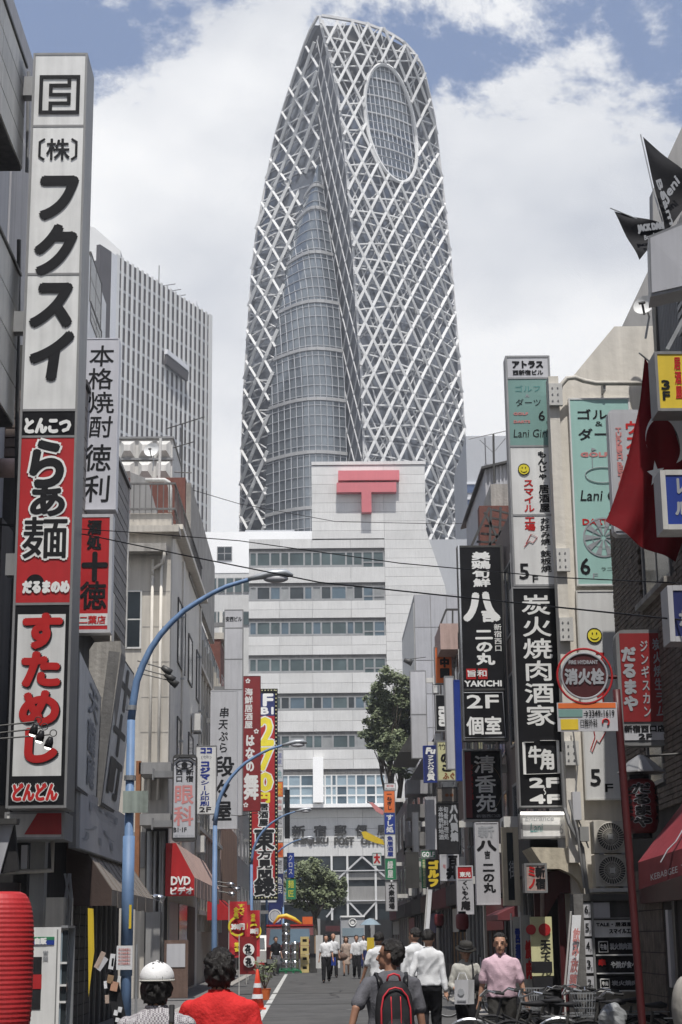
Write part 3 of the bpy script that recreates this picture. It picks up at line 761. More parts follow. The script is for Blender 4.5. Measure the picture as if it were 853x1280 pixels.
# lettering
lt = MB(); ly_ = YP - .1
for ch, a, b in (('新', 364.5, 380), ('宿', 391, 406), ('郵', 416.5, 430), ('便', 442, 455), ('局', 468, 481)):
    text(lt, ch, 'v', px2x(a), px2x(b), py2z(1046), py2z(1031), ly_, .05)
text(lt, 'SHINJUKU', 'h', px2x(366), px2x(408), py2z(1056), py2z(1047), ly_, .06)
text(lt, 'POST', 'h', px2x(416), px2x(439), py2z(1056), py2z(1047), ly_, .06)
text(lt, 'OFFICE', 'h', px2x(448), px2x(482), py2z(1056), py2z(1047), ly_, .06)
lt2 = MB(); lt2.v = [(x, y - .02, z) for x, y, z in lt.v]; lt2.f = lt.f
obj('lettering', lt2, 'dark_frame', po)
# postal mark: three pieces proud of the wall
mk = MB(); t0, t1 = YP - .9, YP + .02
mk.box(px2x(423, 600), px2x(499, 600), t0, t1, py2z(603), py2z(591))
obj('postal_mark_bar', mk, 'po_pink', po)
mk = MB().poly([(px2x(a), t0, py2z(b)) for a, b in ((423, 606), (499, 606), (499, 618), (467, 618), (467, 643), (454.5, 643), (454.5, 618), (423, 618))], (0, t1 - t0, 0))
obj('postal_mark_stem', mk, 'po_pink', po)
# lower storeys: glazing behind white truss
zc_ = py2z(1070)
obj('dark_glazing', MB().box(px2x(300), px2x(520), YP + .1, YP + .36, py2z(1108), zc_), 'glass_dark', po)
obj('spandrel', MB().box(px2x(300), px2x(520), YP - .02, YP + .34, py2z(1130), py2z(1108)), 'po_grey', po)
obj('spandrel', MB().box(px2x(300), px2x(520), YP - .04, YP + .34, py2z(1100), py2z(1091)), 'po_grey', po)
for yy in (1088.5, 1126):
    obj('white_beam', MB().box(px2x(318), px2x(500), YP - .3, YP - .05, py2z(yy+.7), py2z(yy-.7)), 'steel_shade', po)
for px in (412, 431, 465, 484):
    obj('mullion', MB().box(px2x(px)-.1, px2x(px)+.1, YP - .2, YP - .04, py2z(1150), zc_), 'white_steel', po)
for (a, b, c, d) in ((420, 1098, 449, 1071), (449, 1071, 478, 1098), (433, 1128, 449, 1146), (465, 1128, 449, 1146), (420, 1128, 405, 1146)):
    obj('brace', MB().beam((px2x(a), YP - .15, py2z(b)), (px2x(c), YP - .15, py2z(d)), .17), 'steel_shade', po)
obj('lower_glazing', MB().box(px2x(300), px2x(520), YP + .05, YP + .3, py2z(1150), py2z(1130)), 'glass_dark', po)
obj('entrance_recess', MB().box(px2x(300), px2x(520), YP + .02, YP + .3, -.1, py2z(1150)), 'opening', po)
for px in (350, 395, 425, 460, 500):
    obj('pillar', MB().box(px2x(px)-.22, px2x(px)+.22, YP - .4, YP - .02, -.1, py2z(1148)), 'po_grey', po)
s_ = MB(); s_.box(px2x(404), px2x(424), YP - .5, YP - .3, py2z(1164), py2z(1157)); obj('red_fascia', s_, 'dark_red', po)

# white wing to the left, set back
YW = 186.0
ww = root('white_annex', (px2x(300, 700, YW), YW, 0), 'overexposed white annex block at the left shoulder of the post office', 'building')
X_ = lambda px: W(px, 690, YW).x
Z_ = lambda py: W(310, py, YW).z
obj('wall', MB().box(X_(225), X_(391), YW, YW + 20, Z_(716), Z_(664.5)), 'bright_white', ww)  # near-white colour stands in for overexposed sunlight
obj('lower_wall', MB().box(X_(225), X_(391), YW + .05, YW + 20, 0, Z_(716)), 'po_panel', ww)
obj('roof_plant', MB().box(X_(305), X_(368), YW + 3, YW + 9, Z_(665), Z_(655)), 'far_grey', ww)
f = MB().box(X_(271.5), X_(290.5), YW - .08, YW + .02, Z_(700.5), Z_(683)); w = obj('window', f, 'alu', ww)
for k in range(2):
    for j in range(2): obj('pane', MB().box(X_(272.5 + 9*k), X_(280.5 + 9*k), YW - .12, YW - .06, Z_(691 + 9*j), Z_(684 + 8.5*j)), 'glass_dark', w)
for q, (a, b) in enumerate(((722, 741), (764, 782))):
    for k in range(5):
        A, B = X_(262 + k*10.5), X_(271.5 + k*10.5)
        w = obj('window', MB().box(A, B, YW - .05, YW + .06, Z_(b), Z_(a)), 'alu', ww)
        obj('pane', MB().box(A + .08, B - .08, YW - .09, YW - .03, Z_(b) + .1, Z_(a) - .1), 'glass_green', w)
# ================================================================ LEFT ROW
def bpy_window(par, X, Y0, Y1, z0, z1, side=1, frame='alu', pane='glass_dark', cols=2, rows=1, dep=.12):
    """window in a wall on plane x = X; side +1 = wall faces +X"""
    e = .05; f = MB(); a, b = X - side*dep, X + side*.03
    f.box(a, b, Y0, Y0+e, z0, z1).box(a, b, Y1-e, Y1, z0, z1).box(a, b, Y0+e, Y1-e, z1-e, z1).box(a, b, Y0+e, Y1-e, z0, z0+e)
    for k in range(1, cols):
        yc = Y0 + (Y1-Y0)*k/cols; f.box(a, b - side*.01, yc-.02, yc+.02, z0+e, z1-e)
    for k in range(1, rows):
        zc = z0 + (z1-z0)*k/rows; f.box(a, b - side*.012, Y0+e, Y1-e, zc-.02, zc+.02)
    w = obj('window', f, frame, par)
    obj('pane', MB().box(X - side*.01, X + side*.012, Y0+e, Y1-e, z0+e, z1-e), pane, w)
    return w
def fwindow(par, Y, x0, x1, z0, z1, frame='alu', pane='glass_dark', cols=2, rows=1):
    e = .05; f = MB(); a, b = Y - .03, Y + .1
    f.box(x0, x0+e, a, b, z0, z1).box(x1-e, x1, a, b, z0, z1).box(x0+e, x1-e, a, b, z1-e, z1).box(x0+e, x1-e, a, b, z0, z0+e)
    for k in range(1, cols): xc_ = x0 + (x1-x0)*k/cols; f.box(xc_-.02, xc_+.02, a+.01, b, z0+e, z1-e)
    for k in range(1, rows): zc_ = z0 + (z1-z0)*k/rows; f.box(x0+e, x1-e, a+.012, b, zc_-.02, zc_+.02)
    w = obj('window', f, frame, par); obj('pane', MB().box(x0+e, x1-e, Y-.015, Y+.01, z0+e, z1-e), pane, w); return w

# ---- building A: nearest on the left, with boxy balconies
g = root('narrow_building', (-6.5, 24, 0), 'grey narrow building with boxy panelled balconies at the left edge, behind the tallest sign', 'building')
obj('wall', MB().box(-11, -5.2, -70, 30.6, 0, 17.5), 'light_grey_wall', g)  # stretched far behind the camera to block sky light
for k in range(46): obj('corrugation', MB().box(-5.2, -5.165, 26.5 + k*.088, 26.54 + k*.088, 10.6, 15.5), 'light_grey_wall', g)
XO = -4.62
for (nm, pt, pb) in (('a', (33, 85), (30, 218)), ('b', (25, 345), (22, 540))):
    t_, b_ = WX(*pt, XO), WX(*pb, XO); y1 = t_.y; zt_, zb_ = t_.z, b_.z
    if nm == 'a': zt_ += 0.0
    par = obj('balcony', MB().box(-5.19, XO - .03, 14, y1 - .03, zb_ + .02, zt_ - .02), 'grey_frame', g)
    n = 4
    for k in range(n):
        for j in range(5):
            ya, yb2 = y1 - (j+1)*1.9, y1 - j*1.9
            za, zb2 = zb_ + (zt_-zb_)*k/n, zb_ + (zt_-zb_)*(k+1)/n
            obj('panel', MB().box(XO - .03, XO, ya + .012, yb2 - .012, za + .012, zb2 - .012), 'off_white', par)
        obj('panel', MB().box(-5.18, XO - .032, y1 - .03, y1, zb_ + (zt_-zb_)*k/n + .012, zb_ + (zt_-zb_)*(k+1)/n - .012), 'off_white', par)
    obj('drip_edge', MB().box(-5.2, XO + .03, 14, y1 + .02, zt_, zt_ + .05), 'dark_frame', par)
    obj('soffit', MB().box(-5.18, XO - .02, 14, y1 - .02, zb_ - .02, zb_ + .02), 'dark_wall', par)
# brown siding and pipe below
zt_ = W(12, 488, 27).z; zb_ = W(12, 572, 27).z; n = 7
obj('siding_core', MB().box(-6.2, W(26, 530, 27).x, 27.02, 27.2, W(12, 1010, 27).z, zt_), 'dark_wall', g)
for k in range(n):
    obj('board', MB().box(-6.2, W(25.5, 530, 27).x - .01*(k % 2), 26.97, 27.02, zb_ + (zt_-zb_)*k/n + .012, zb_ + (zt_-zb_)*(k+1)/n - .012), 'siding_brown', g)
p0, p1 = W(-5, 585, 26.5), W(25, 585, 26.5)
obj('duct', MB().tube([p0, p1], .16, 14), 'awning_pink', g, smooth=True)
t_ = WX(22, 640, -4.75); obj('balcony_floor', MB().box(-5.3, -4.75, 14, 24.2, t_.z - .5, t_.z), 'dark_concrete', g)
for py in (680, 742, 800, 868): 
    q = WX(18, py, -4.8); obj('ledge', MB().box(-5.3, -4.8, 16, 23.9, q.z - .12, q.z), 'grey_frame', g)
obj('downpipe', MB().tube([W(24, 300, 25.6), W(20, 700, 25.6), W(15, 1010, 25.6)], .035, 8), 'dark_frame', g)
obj('downpipe', MB().tube([W(36, 90, 25), W(34, 215, 25)], .03, 8), 'grey_frame', g)
for py in (105, 398, 700): 
    q = W(30, py, 24.4); obj('bracket', MB().box(q.x - .25, q.x + .16, 24.3, 24.5, q.z - .25, q.z + .08), 'alu', g)
# ground floor clutter under the big sign
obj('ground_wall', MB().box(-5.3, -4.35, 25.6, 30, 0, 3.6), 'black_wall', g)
obj('column', MB().box(W(40, 1100, 25.5).x, W(58, 1100, 25.5).x, 25.3, 25.58, 0, 3.5), 'pipe_grey', g)
obj('vent_pipe', MB().tube([W(66, 1048, 25.2), W(66, 1088, 25.2), W(0, 1091, 25.2)], .035, 8), 'pipe_cream', g, smooth=True)
obj('meter_cupboard', MB().box(W(58, 1140, 25).x, W(80, 1140, 25).x, 24.95, 25.3, W(60, 1160, 25).z, W(60, 1122, 25).z), 'pipe_cream', g)
cb = MB()
rr = random.Random(3)
for k in range(9):
    a = W(84 + rr.uniform(-4, 5), 1092, 25.3); pts = [a]
    bx0 = rr.uniform(-5, 6)
    for j in range(1, 6): pts.append(W(84 + bx0 + rr.uniform(-1.5, 1.5), 1092 + j*32, 25.2))
    cb.tube(pts, .012, 5)
obj('cables', cb, 'grey_frame', g)
obj('box_light', MB().box(W(28, 1070, 25.4).x, W(36, 1070, 25.4).x, 25.3, 25.45, W(30, 1085, 25).z, W(30, 1055, 25).z), 'sign_grey', g)

# ---- grey tilted canopy at the very left
cg = root('shop_canopy', (W(10, 1060, 22).x, 22, W(10, 1090, 22).z), 'grey steep canopy with dark end at the left edge above the vending machine', 'awning')
A = [W(-12, 1030, 21.8), W(17, 1030, 21.8), W(0, 1092, 21.8), W(-30, 1092, 21.8)]
obj('slope', MB().poly(A, (0, .15, 0)), 'light_grey_wall', cg)
obj('end_panel', MB().poly([W(17.5, 1030, 21.85), W(23, 1088, 21.85), W(1, 1092, 21.85)], (0, .12, 0)), 'black_wall', cg)
obj('top_rail', MB().box(W(-12, 1025, 21.7).x, W(21, 1025, 21.7).x, 21.7, 21.9, W(5, 1030, 21.7).z, W(5, 1023, 21.7).z), 'dark_frame', cg)

# ---- building B: projecting upper floor in grey siding over a brown awning
zt_ = WX(150, 585, XL).z; zb_ = WX(155, 806, XL).z; yA, yB = 30.4, 38.1
g = root('siding_building', (-6, 34, 0), 'building with jettied upper floor in grey horizontal boards beside the lavender sign', 'building')
obj('core', MB().box(-9, XL - .04, yA, yB, zb_ + .04, zt_), 'siding_grey', g)
n = 19
for k in range(n):
    obj('board', MB().box(XL - .045, XL + .004*(k % 3), yA, yB, zb_ + (zt_-zb_)*k/n + .012, zb_ + (zt_-zb_)*(k+1)/n - .01), 'siding_grey', g)
for k in range(14): obj('soffit_board', MB().box(XL - 3.5, XL - .05, yA + k*.55 + .012, yA + (k+1)*.55 - .012, zb_, zb_ + .035), 'siding_grey', g)
obj('corner_trim', MB().box(XL - .05, XL + .03, yB - .06, yB + .03, zb_ - .02, zt_ + .05), 'off_white', g)
obj('roof_edge', MB().box(-9, XL + .06, yA, yB + .05, zt_, zt_ + .09), 'dark_frame', g)
a_ = WX(141, 800, XL); obj('slot_window', MB().box(XL, XL + .03, a_.y - .45, a_.y, a_.z - .1, WX(141, 742, XL).z), 'beige_light', g)
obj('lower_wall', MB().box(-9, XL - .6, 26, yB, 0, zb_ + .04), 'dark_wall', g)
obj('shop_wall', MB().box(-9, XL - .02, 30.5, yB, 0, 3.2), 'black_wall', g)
obj('roof_deck', MB().box(-9, -4.6, yA - 3, yA, 9.5, zt_ - .3), 'dark_wall', g)
for k in range(9):
    y0 = 30.8 + k*.8; f = MB().box(XL - .02, XL + .02, y0, y0 + .05, .05, 2.6); obj('door_post', f, 'grey_frame', g)
for j in range(12): obj('tile', MB().box(XL - .02, XL + .012, 31, 33.4, .1 + j*.2, .28 + j*.2), 'dark_wall', g)
# leaning sign boards over the awning
def leaning(name, label, cat, c4, th, frame, face, texts, Yn, Yf):
    """c4: pixels top-near, top-far, bottom-far, bottom-near"""
    q = [W(*c4[0], Yn), W(*c4[1], Yf), W(*c4[2], Yf), W(*c4[3], Yn)]
    r_ = root(name, ((q[2]+q[3])/2), label, cat)
    nn = (q[1]-q[0]).cross(q[3]-q[0]).normalized(); nn = nn if nn.y < 0 or nn.x > 0 else -nn
    if nn.x < 0: nn = -nn
    obj('board', MB().poly(q, -nn*th), frame, r_)
    def pt(u, v, o): 
        a = q[0].lerp(q[1], u); b = q[3].lerp(q[2], u); return a.lerp(b, v) + nn*o
    obj('face_panel', MB().poly([pt(.05, .02, .012), pt(.95, .02, .012), pt(.95, .98, .012), pt(.05, .98, .012)], -nn*.02), face, r_)
    for (s_, u0, u1, v0, v1, m, b) in texts:
        tmp = MB(); text(tmp, s_, 'v', 0, 1, 0, 1, 0, 0, 0, .25)
        out_ = MB(); n_off = [(0, 0)] + ([(b*math.cos(k*.785), b*math.sin(k*.785)) for k in range(8)] if b else [])
        for i, (ox, oz) in enumerate(n_off):
            out_.add([pt(u0 + (u1-u0)*v[0] + ox, v1 + (v0-v1)*v[2] + oz*.25, .02 + .0005*i) for v in tmp.v], tmp.f)
        obj('lettering', out_, m, r_)
    return r_
leaning('shop_sign', 'weathered white board with faint brush writing leaning beside the tallest sign', 'sign',
        [(98, 808), (127, 872), (120, 1003), (95, 985)], .15, 'dark_concrete', 'sign_white', [('天龍庵', .45, .8, .05, .95, 'ink_grey', .02)], 27, 30)
pr = root('concrete_pier', W(125, 1000, 30), 'rough stained concrete pier leaning between two weathered sign boards', 'wall')
obj('pier', MB().poly([W(112, 812, 30), W(118, 803, 30), W(151, 801, 30), W(152, 815, 30), W(124, 1008, 30), W(106, 990, 30)], (0, .7, 0)), 'concrete', pr)
leaning('shop_sign', 'dark framed board with bold black brush writing leaning next to the blue lamp pole', 'sign',
        [(150, 815), (168, 842), (148, 1020), (126, 1006)], .2, 'dark_concrete', 'sign_white', [('十十町', .15, .85, .04, .95, 'dark_frame', .05)], 30, 33)
leaning('shop_sign', 'long dirty grey fascia board with faded writing above the brown awning', 'sign',
        [(96, 980), (164, 1024), (160, 1082), (95, 1060)], .12, 'alu', 'sign_grey', [('門 八川', .1, .7, .15, .85, 'ink_grey', .0)], 27.5, 35)
# awnings: end face frontal, slope runs along the street
def awning(label, xa_, xb_, Y0, Y1, ztop, zlow, zval, end, slope, val, name='shop_awning', stripes=0):
    r_ = root(name, ((xa_+xb_)/2, (Y0+Y1)/2, zval), label, 'awning')
    obj('end_panel', MB().poly([(xa_, Y0, ztop), (xa_ + (xb_-xa_)*.35, Y0, ztop), (xb_, Y0, zlow), (xb_, Y0, zval), (xa_, Y0, zval)], (0, .02, 0)), end, r_)
    obj('canopy', MB().poly([(xa_ + (xb_-xa_)*.35, Y0 + .021, ztop), (xb_, Y0 + .021, zlow), (xb_ - .03, Y0 + .021, zlow), (xa_ + (xb_-xa_)*.35 - .03, Y0 + .021, ztop)], (0, Y1 - Y0, 0)), slope, r_)
    obj('top_strip', MB().box(xa_, xa_ + (xb_-xa_)*.35 - .03, Y0 + .021, Y1, ztop - .03, ztop), slope, r_)
    n = max(4, int((Y1-Y0)/.8))
    for k in range(n):
        obj('valance', MB().box(xb_ - .02, xb_ + .004 + .008*(k % 2), Y0 + .02 + (Y1-Y0)*k/n, Y0 + (Y1-Y0)*(k+1)/n, zval - .02*(k % 2), zlow - .01), val, r_)
    for k in range(n + 1):
        y_ = Y0 + .03 + (Y1 - Y0 - .06)*k/n
        obj('rib', MB().beam((xa_ + (xb_-xa_)*.35, y_, ztop + .006), (xb_ + .004, y_, zlow + .006), .016), slope, r_)
    return r_
z1_, z2_, z3_ = W(90, 1053, 29.5).z, W(140, 1112, 29.5).z, W(140, 1132, 29.5).z
awning('long brown shop awning with stained slope behind the blue lamp pole', -4.42, W(140, 1110, 29.5).x, 29.5, 36.8, z1_, z2_, z3_, 'awning_brown', 'awning_tan', 'awning_tan')

# ---- beige building
yb0 = 49.5; yb1 = 77; ztb = WX(222, 662, XL).z
g = root('beige_building', (-7, 55, 0), 'cream rendered four storey building with roof railing behind the curved blue lamp pole', 'building')
obj('front_wall', MB().box(-12, XL, yb0, yb0 + .5, 0, ztb), 'beige', g)
obj('street_wall', MB().box(-6, XL + .001, yb0 + .5, 62, 0, ztb - .2), 'beige_light', g)  # paler colour stands in for sunlight on the street side
obj('street_wall', MB().box(-6, XL - .12, 62, yb1, 0, ztb - .9), 'beige', g)
ZF = lambda py, px=180, Y=yb0: W(px, py, Y).z
XFp = lambda px, py=800, Y=yb0: W(px, py, Y).x
obj('cornice', MB().box(-12, XL + .25, yb0 - .35, yb0 + .6, ZF(668), ZF(660)), 'beige', g)
obj('cornice', MB().box(-12, XL - .1, yb0 - .55, yb0 - .01, ZF(694), ZF(684)), 'concrete', g)
obj('cornice', MB().box(XL, XL + .3, yb0 + .6, 62, ztb - .35, ztb - .2), 'beige_light', g)
# vertical mullion strip wall with windows
for j in range(4):
    z0_ = 1.9 + j*3.0 + .9
    for k in range(8):
        ya = 63.2 + k*1.65; w = bpy_window(g, XL - .12, ya, ya + 1.45, z0_, z0_ + 1.7, 1, 'alu', ['glass_dark', 'blind', 'glass_green'][(j+k) % 3], 2)
    obj('ledge', MB().box(XL - .12, XL + .06, 62.1, 76.8, z0_ - .3, z0_ - .15), 'beige', g)
for k in range(10): obj('fin', MB().box(XL - .12, XL - .02, 62.9 + k*1.65 - .12, 62.9 + k*1.65 + .1, 1.9, ztb - 1.3), 'beige', g)
for (pt, pb, pl, pr_) in (((223, 750), (232, 845), 223, 231), ((236, 795), (243, 860), 236, 240), ((246, 815), (251, 880), 246, 249)):
    a, b = WX(pl, pt[1], XL + .02), WX(pr_, pb[1], XL + .02)
    bpy_window(g, XL + .02, a.y, b.y, b.z, a.z + .1, 1, 'dark_frame', 'glass_dark', 1)
for (py0, py1) in ((895, 960), (985, 1020)):
    for px in (222, 236, 247):
        a, b = WX(px, py0 + (px-222)*1.4, XL + .02), WX(px + 5, py1, XL + .02)
        if a.z > b.z: bpy_window(g, XL + .02, a.y, b.y, b.z, a.z, 1, 'dark_frame', 'glass_dark', 1)
fwindow(g, yb0 - .02, XFp(157), XFp(177), ZF(811), ZF(738), 'off_white', 'glass_dark', 1, 2)
for px in (190, 201): obj('downpipe', MB().tube([(XFp(px), yb0 - .08, ZF(700)), (XFp(px), yb0 - .08, ZF(1000))], .045, 8), 'beige_light', g, smooth=True)
obj('downpipe', MB().tube([(XFp(206), yb0 - .5, ZF(694)), (XFp(204), yb0 - .3, ZF(706)), (XFp(190), yb0 - .08, ZF(712)), (XFp(190), yb0 - .08, ZF(720))], .05, 8), 'beige_light', g, smooth=True)
for j in range(6):
    z_ = ZF(740 + j*44); obj('wall_joint', MB().box(XFp(178), XL - .01, yb0 - .006, yb0 + .01, z_, z_ + .03), 'concrete', g)
# lower stained patch, panels and shopfront
obj('patch', MB().box(XFp(168), XFp(186), yb0 - .04, yb0 + .01, ZF(1085), ZF(1040)), 'grey_wall', g)
obj('steel_beam', MB().box(XFp(184), XFp(222), yb0 - 1.6, yb0 - .03, ZF(974), ZF(960)), 'grey_wall', g)
obj('steel_beam', MB().box(XFp(186), XFp(222), yb0 - 1.6, yb0 - .03, ZF(1036), ZF(1022)), 'grey_wall', g)
obj('steel_post', MB().box(XFp(180.5), XFp(186), yb0 - 1.6, yb0 - 1.3, ZF(1110), ZF(958)), 'rust', g)
obj('recess', MB().box(XFp(187), XFp(214), yb0 - .06, yb0 + .01, .1, ZF(1036)), 'dark_wall', g)
for px in (193, 199, 206, 209): obj('pipe', MB().tube([(XFp(px), yb0 - .2, .1), (XFp(px), yb0 - .2, ZF(1040))], .05 if px != 193 else .09, 8), 'pipe_grey', g, smooth=True)
obj('shop_front', MB().box(XFp(190), XFp(207), yb0 - .35, yb0 - .1, 0, ZF(1140)), 'grey_wall', g)
for k in range(3): obj('shop_panel', MB().box(XL - .02, XL + .03, 50.2 + k*3.6, 53.4 + k*3.6, .1, 2.7), ['sign_grey', 'glass_dark', 'brown_wall'][k], g)
# roof railing
rl_ = root('roof_railing', (-5.4, yb0, ztb), 'thin metal railing on the roof edge of the cream building', 'railing')
zr = ztb; hh = ZF(619) - ZF(655)
for z_ in (zr + hh, zr + hh*.12): obj('rail', MB().box(-6.2, XL + .12, yb0 - .12, yb0 - .07, z_ - .03, z_ + .03), 'dark_concrete', rl_)
for z_ in (zr + hh, zr + hh*.12): obj('rail', MB().box(XL + .07, XL + .12, yb0 - .05, 61.5, z_ - .03, z_ + .03), 'dark_concrete', rl_)
for k in range(10): obj('baluster', MB().box(-6.1 + k*.18, -6.07 + k*.18, yb0 - .11, yb0 - .08, zr, zr + hh - .03), 'dark_concrete', rl_)
for k in range(24): obj('baluster', MB().box(XL + .08, XL + .11, yb0 + .1 + k*.5, yb0 + .13 + k*.5, zr - .2, zr + hh - .03), 'dark_concrete', rl_)
# roof: stair slope, duct, brown penthouse, water tanks
g2 = root('brown_penthouse', (-7, 56, ztb), 'brown tiled penthouse behind the roof railing', 'building')
zq = lambda py, px=200, Y=56: W(px, py, Y).z
obj('wall', MB().box(W(150, 620, 56).x, W(232, 600, 56).x, 56, 62, ztb - .5, zq(597)), 'brick_red', g2)
obj('side_wall', MB().box(W(232, 600, 56).x, W(238, 600, 56).x, 56.4, 70, ztb - .5, zq(600)), 'concrete', g2)
obj('stair_wall', MB().poly([W(163, 655, 54), W(200, 655, 54), W(184, 598, 54), W(163, 590, 54)], (0, .8, 0)), 'grey_wall', g2)
obj('duct', MB().tube([W(182, 600, 53), W(206, 600, 53), W(211, 603, 53), W(213, 610, 53), W(213, 640, 53)], .07, 10), 'off_white', g2, smooth=True)
wt = root('water_tank', (W(180, 560, 62).x, 62, zq(600)), 'panelled cream water tank with pyramid pressed panels on the rooftop', 'tank')
x0, x1 = W(149, 560, 62).x, W(216, 560, 62).x; z0, z1 = W(180, 600, 62).z, W(180, 549, 62).z
obj('tank_body', MB().box(x0, x1, 62, 66, z0, z1), 'off_white', wt)
nx_ = 3
for i in range(nx_):
    for j in range(2):
        xa2, xb2 = x0 + (x1-x0)*i/nx_, x0 + (x1-x0)*(i+1)/nx_; za, zb2 = z0 + (z1-z0)*j/2, z0 + (z1-z0)*(j+1)/2
        cx_, cz_ = (xa2+xb2)/2, (za+zb2)/2; e = .06
        p = [(xa2+e, 61.98, za+e), (xb2-e, 61.98, za+e), (xb2-e, 61.98, zb2-e), (xa2+e, 61.98, zb2-e)]
        q = [(cx_-.12, 61.75, cz_-.12), (cx_+.12, 61.75, cz_-.12), (cx_+.12, 61.75, cz_+.12), (cx_-.12, 61.75, cz_+.12)]
        obj('tank_panel', MB().add(p + q, [(0,1,5,4), (1,2,6,5), (2,3,7,6), (3,0,4,7), (4,5,6,7)]), 'off_white', wt)
obj('rim', MB().box(x0 - .05, x1 + .05, 61.9, 66, z1, z1 + .08).box(x0 - .05, x1 + .05, 61.9, 62, (z0+z1)/2 - .04, (z0+z1)/2 + .04), 'grey_frame', wt)
def dish(label, c, r, tilt, turn, arm=True):
    d = root('satellite_dish', c, label, 'satellite dish')
    M = Matrix.Translation(Vector(c)) @ Matrix.Rotation(turn, 4, 'Z') @ Matrix.Rotation(tilt, 4, 'X')
    prof = [(.001, .0), (r*.3, -.012*r/.3), (r*.6, -.05*r/.3), (r*.85, -.11*r/.3), (r, -.17*r/.3)]
    b = MB(); n = 24
    vs = []; fs = []
    for i, (rr_, h) in enumerate(prof):
        for k in range(n): vs.append((rr_*math.cos(2*math.pi*k/n), h, rr_*math.sin(2*math.pi*k/n)*1.08))
    for i in range(len(prof)-1):
        for k in range(n): fs.append((i*n+k, i*n+(k+1) % n, (i+1)*n+(k+1) % n, (i+1)*n+k))
    b.add(vs, fs); b.xf(M); obj('reflector', b, 'white_paint', d, smooth=True)
    a = MB().tube([(0, -.05, -r*.98), (0, -r*1.1, -r*.35)], .018, 6).xf(M); obj('feed_arm', a, 'dark_frame', d)
    a = MB().box(-.05, .05, -r*1.25, -r*1.05, -r*.42, -r*.25).xf(M); obj('feed_horn', a, 'dark_frame', d)
    a = MB().tube([M @ Vector((0, .03, 0)), M @ Vector((0, .16, -.02)), Vector(c) + Vector((0, .18, -r*2.4))], .018, 8); obj('mast', a, 'galv', d)
    return d
dish('small white satellite dish on the roof in front of the cream water tank', W(191, 565, 55), .26, R(-20), R(-12))
obj('pole', MB().tube([W(201, 548, 57), W(199, 600, 57)], .05, 8), 'off_white', wt)
an = root('television_antenna', W(228, 640, 58), 'thin television antenna with crossed rods above the brown penthouse', 'antenna')
obj('mast', MB().tube([W(228, 530, 58), W(227, 640, 58)], .03, 6), 'dark_frame', an)
obj('boom', MB().tube([W(208, 536, 58), W(256, 521, 58)], .02, 6).tube([W(216, 560, 58), W(243, 552, 58)], .02, 6).tube([W(218, 590, 58), W(240, 591, 58)], .02, 6), 'dark_frame', an)
for k in range(8): obj('element', MB().tube([W(212 + k*6, 535 - k*1.9, 57.6), W(212 + k*6, 535 - k*1.9, 58.6)], .012, 5), 'dark_frame', an)
pl = root('roof_weed', W(231, 690, 60), 'green weed sprouting from the parapet behind the railing', 'plant')
lb = MB(); rr = random.Random(5)
for k in range(120):
    c = W(231 + rr.gauss(0, 3.4), 668 + rr.gauss(0, 11), 59 + rr.uniform(-.5, .5)); d = Vector((rr.uniform(-.1, .1), rr.uniform(-.1, .1), rr.uniform(.05, .3)))
    s = Vector((rr.uniform(-.04, .04), .03, 0)); lb.quad(c - s, c + s, c + d)
obj('foliage', lb, 'leaf_light', pl)
obj('stem', MB().tube([W(231, 690, 60), W(230, 660, 60)], .03, 5), 'bark', pl)

# ---- white building rising behind the big sign
g = root('white_building', (W(120, 400, 75).x, 75, 0), 'plain white concrete building with a dark strip window rising between the tall signs', 'building')
Xw = W(132.5, 400, 75).x
a = WX(118, 290, Xw)
obj('wall', MB().box(Xw - 16, Xw, 62, 75, 0, W(115, 283, 66).z), 'white_paint', g)
for (y0, y1) in ((335, 395), (396, 420)):
    p, q = WX(113, y0, Xw), WX(127, y0 + 25, Xw)
    bpy_window(g, Xw, p.y, q.y, W(120, y1, (p.y+q.y)/2).z, W(120, y0, (p.y+q.y)/2).z, 1, 'dark_frame', 'glass_dark', 2, 2)

# ---- low building after the beige one, brick top and beyond
g = root('brick_building', (-7, 85, 0), 'red brown brick building stepping up behind the cream building', 'building')
zt_ = WX(262, 757, XL - .1).z
obj('wall', MB().box(-13, XL - .1, 77.05, 92, 0, zt_), 'brick_red', g)
obj('parapet', MB().box(-13, XL + .05, 77, 92.1, zt_, zt_ + .3), 'beige', g)
for j in range(5):
    for k in range(5): bpy_window(g, XL - .1, 78 + k*2.8, 80 + k*2.8, 3 + j*3, 4.6 + j*3, 1, 'off_white', 'glass_dark')
obj('lower_cladding', MB().box(XL - .1, XL - .02, 77.05, 92, 2.6, 7.0), 'awning_pink', g)
for k in range(20): obj('flute', MB().box(XL - .02, XL + .03, 77.3 + k*.72, 77.5 + k*.72, 2.7, 6.9), 'brown_wall', g)
g = root('grey_building', (-7, 105, 0), 'plain grey building at the far end of the left row behind the red signs', 'building')
obj('wall', MB().box(-13, XL - .05, 92.2, 130, 0, 12.5), 'grey_wall', g)
for j in range(3):
    for k in range(8): bpy_window(g, XL - .05, 93.5 + k*4.5, 96 + k*4.5, 3 + j*3, 4.5 + j*3, 1, 'alu', 'glass_dark')
obj('shop_opening', MB().box(XL - .05, XL, 93, 129, .1, 2.5), 'opening', g)

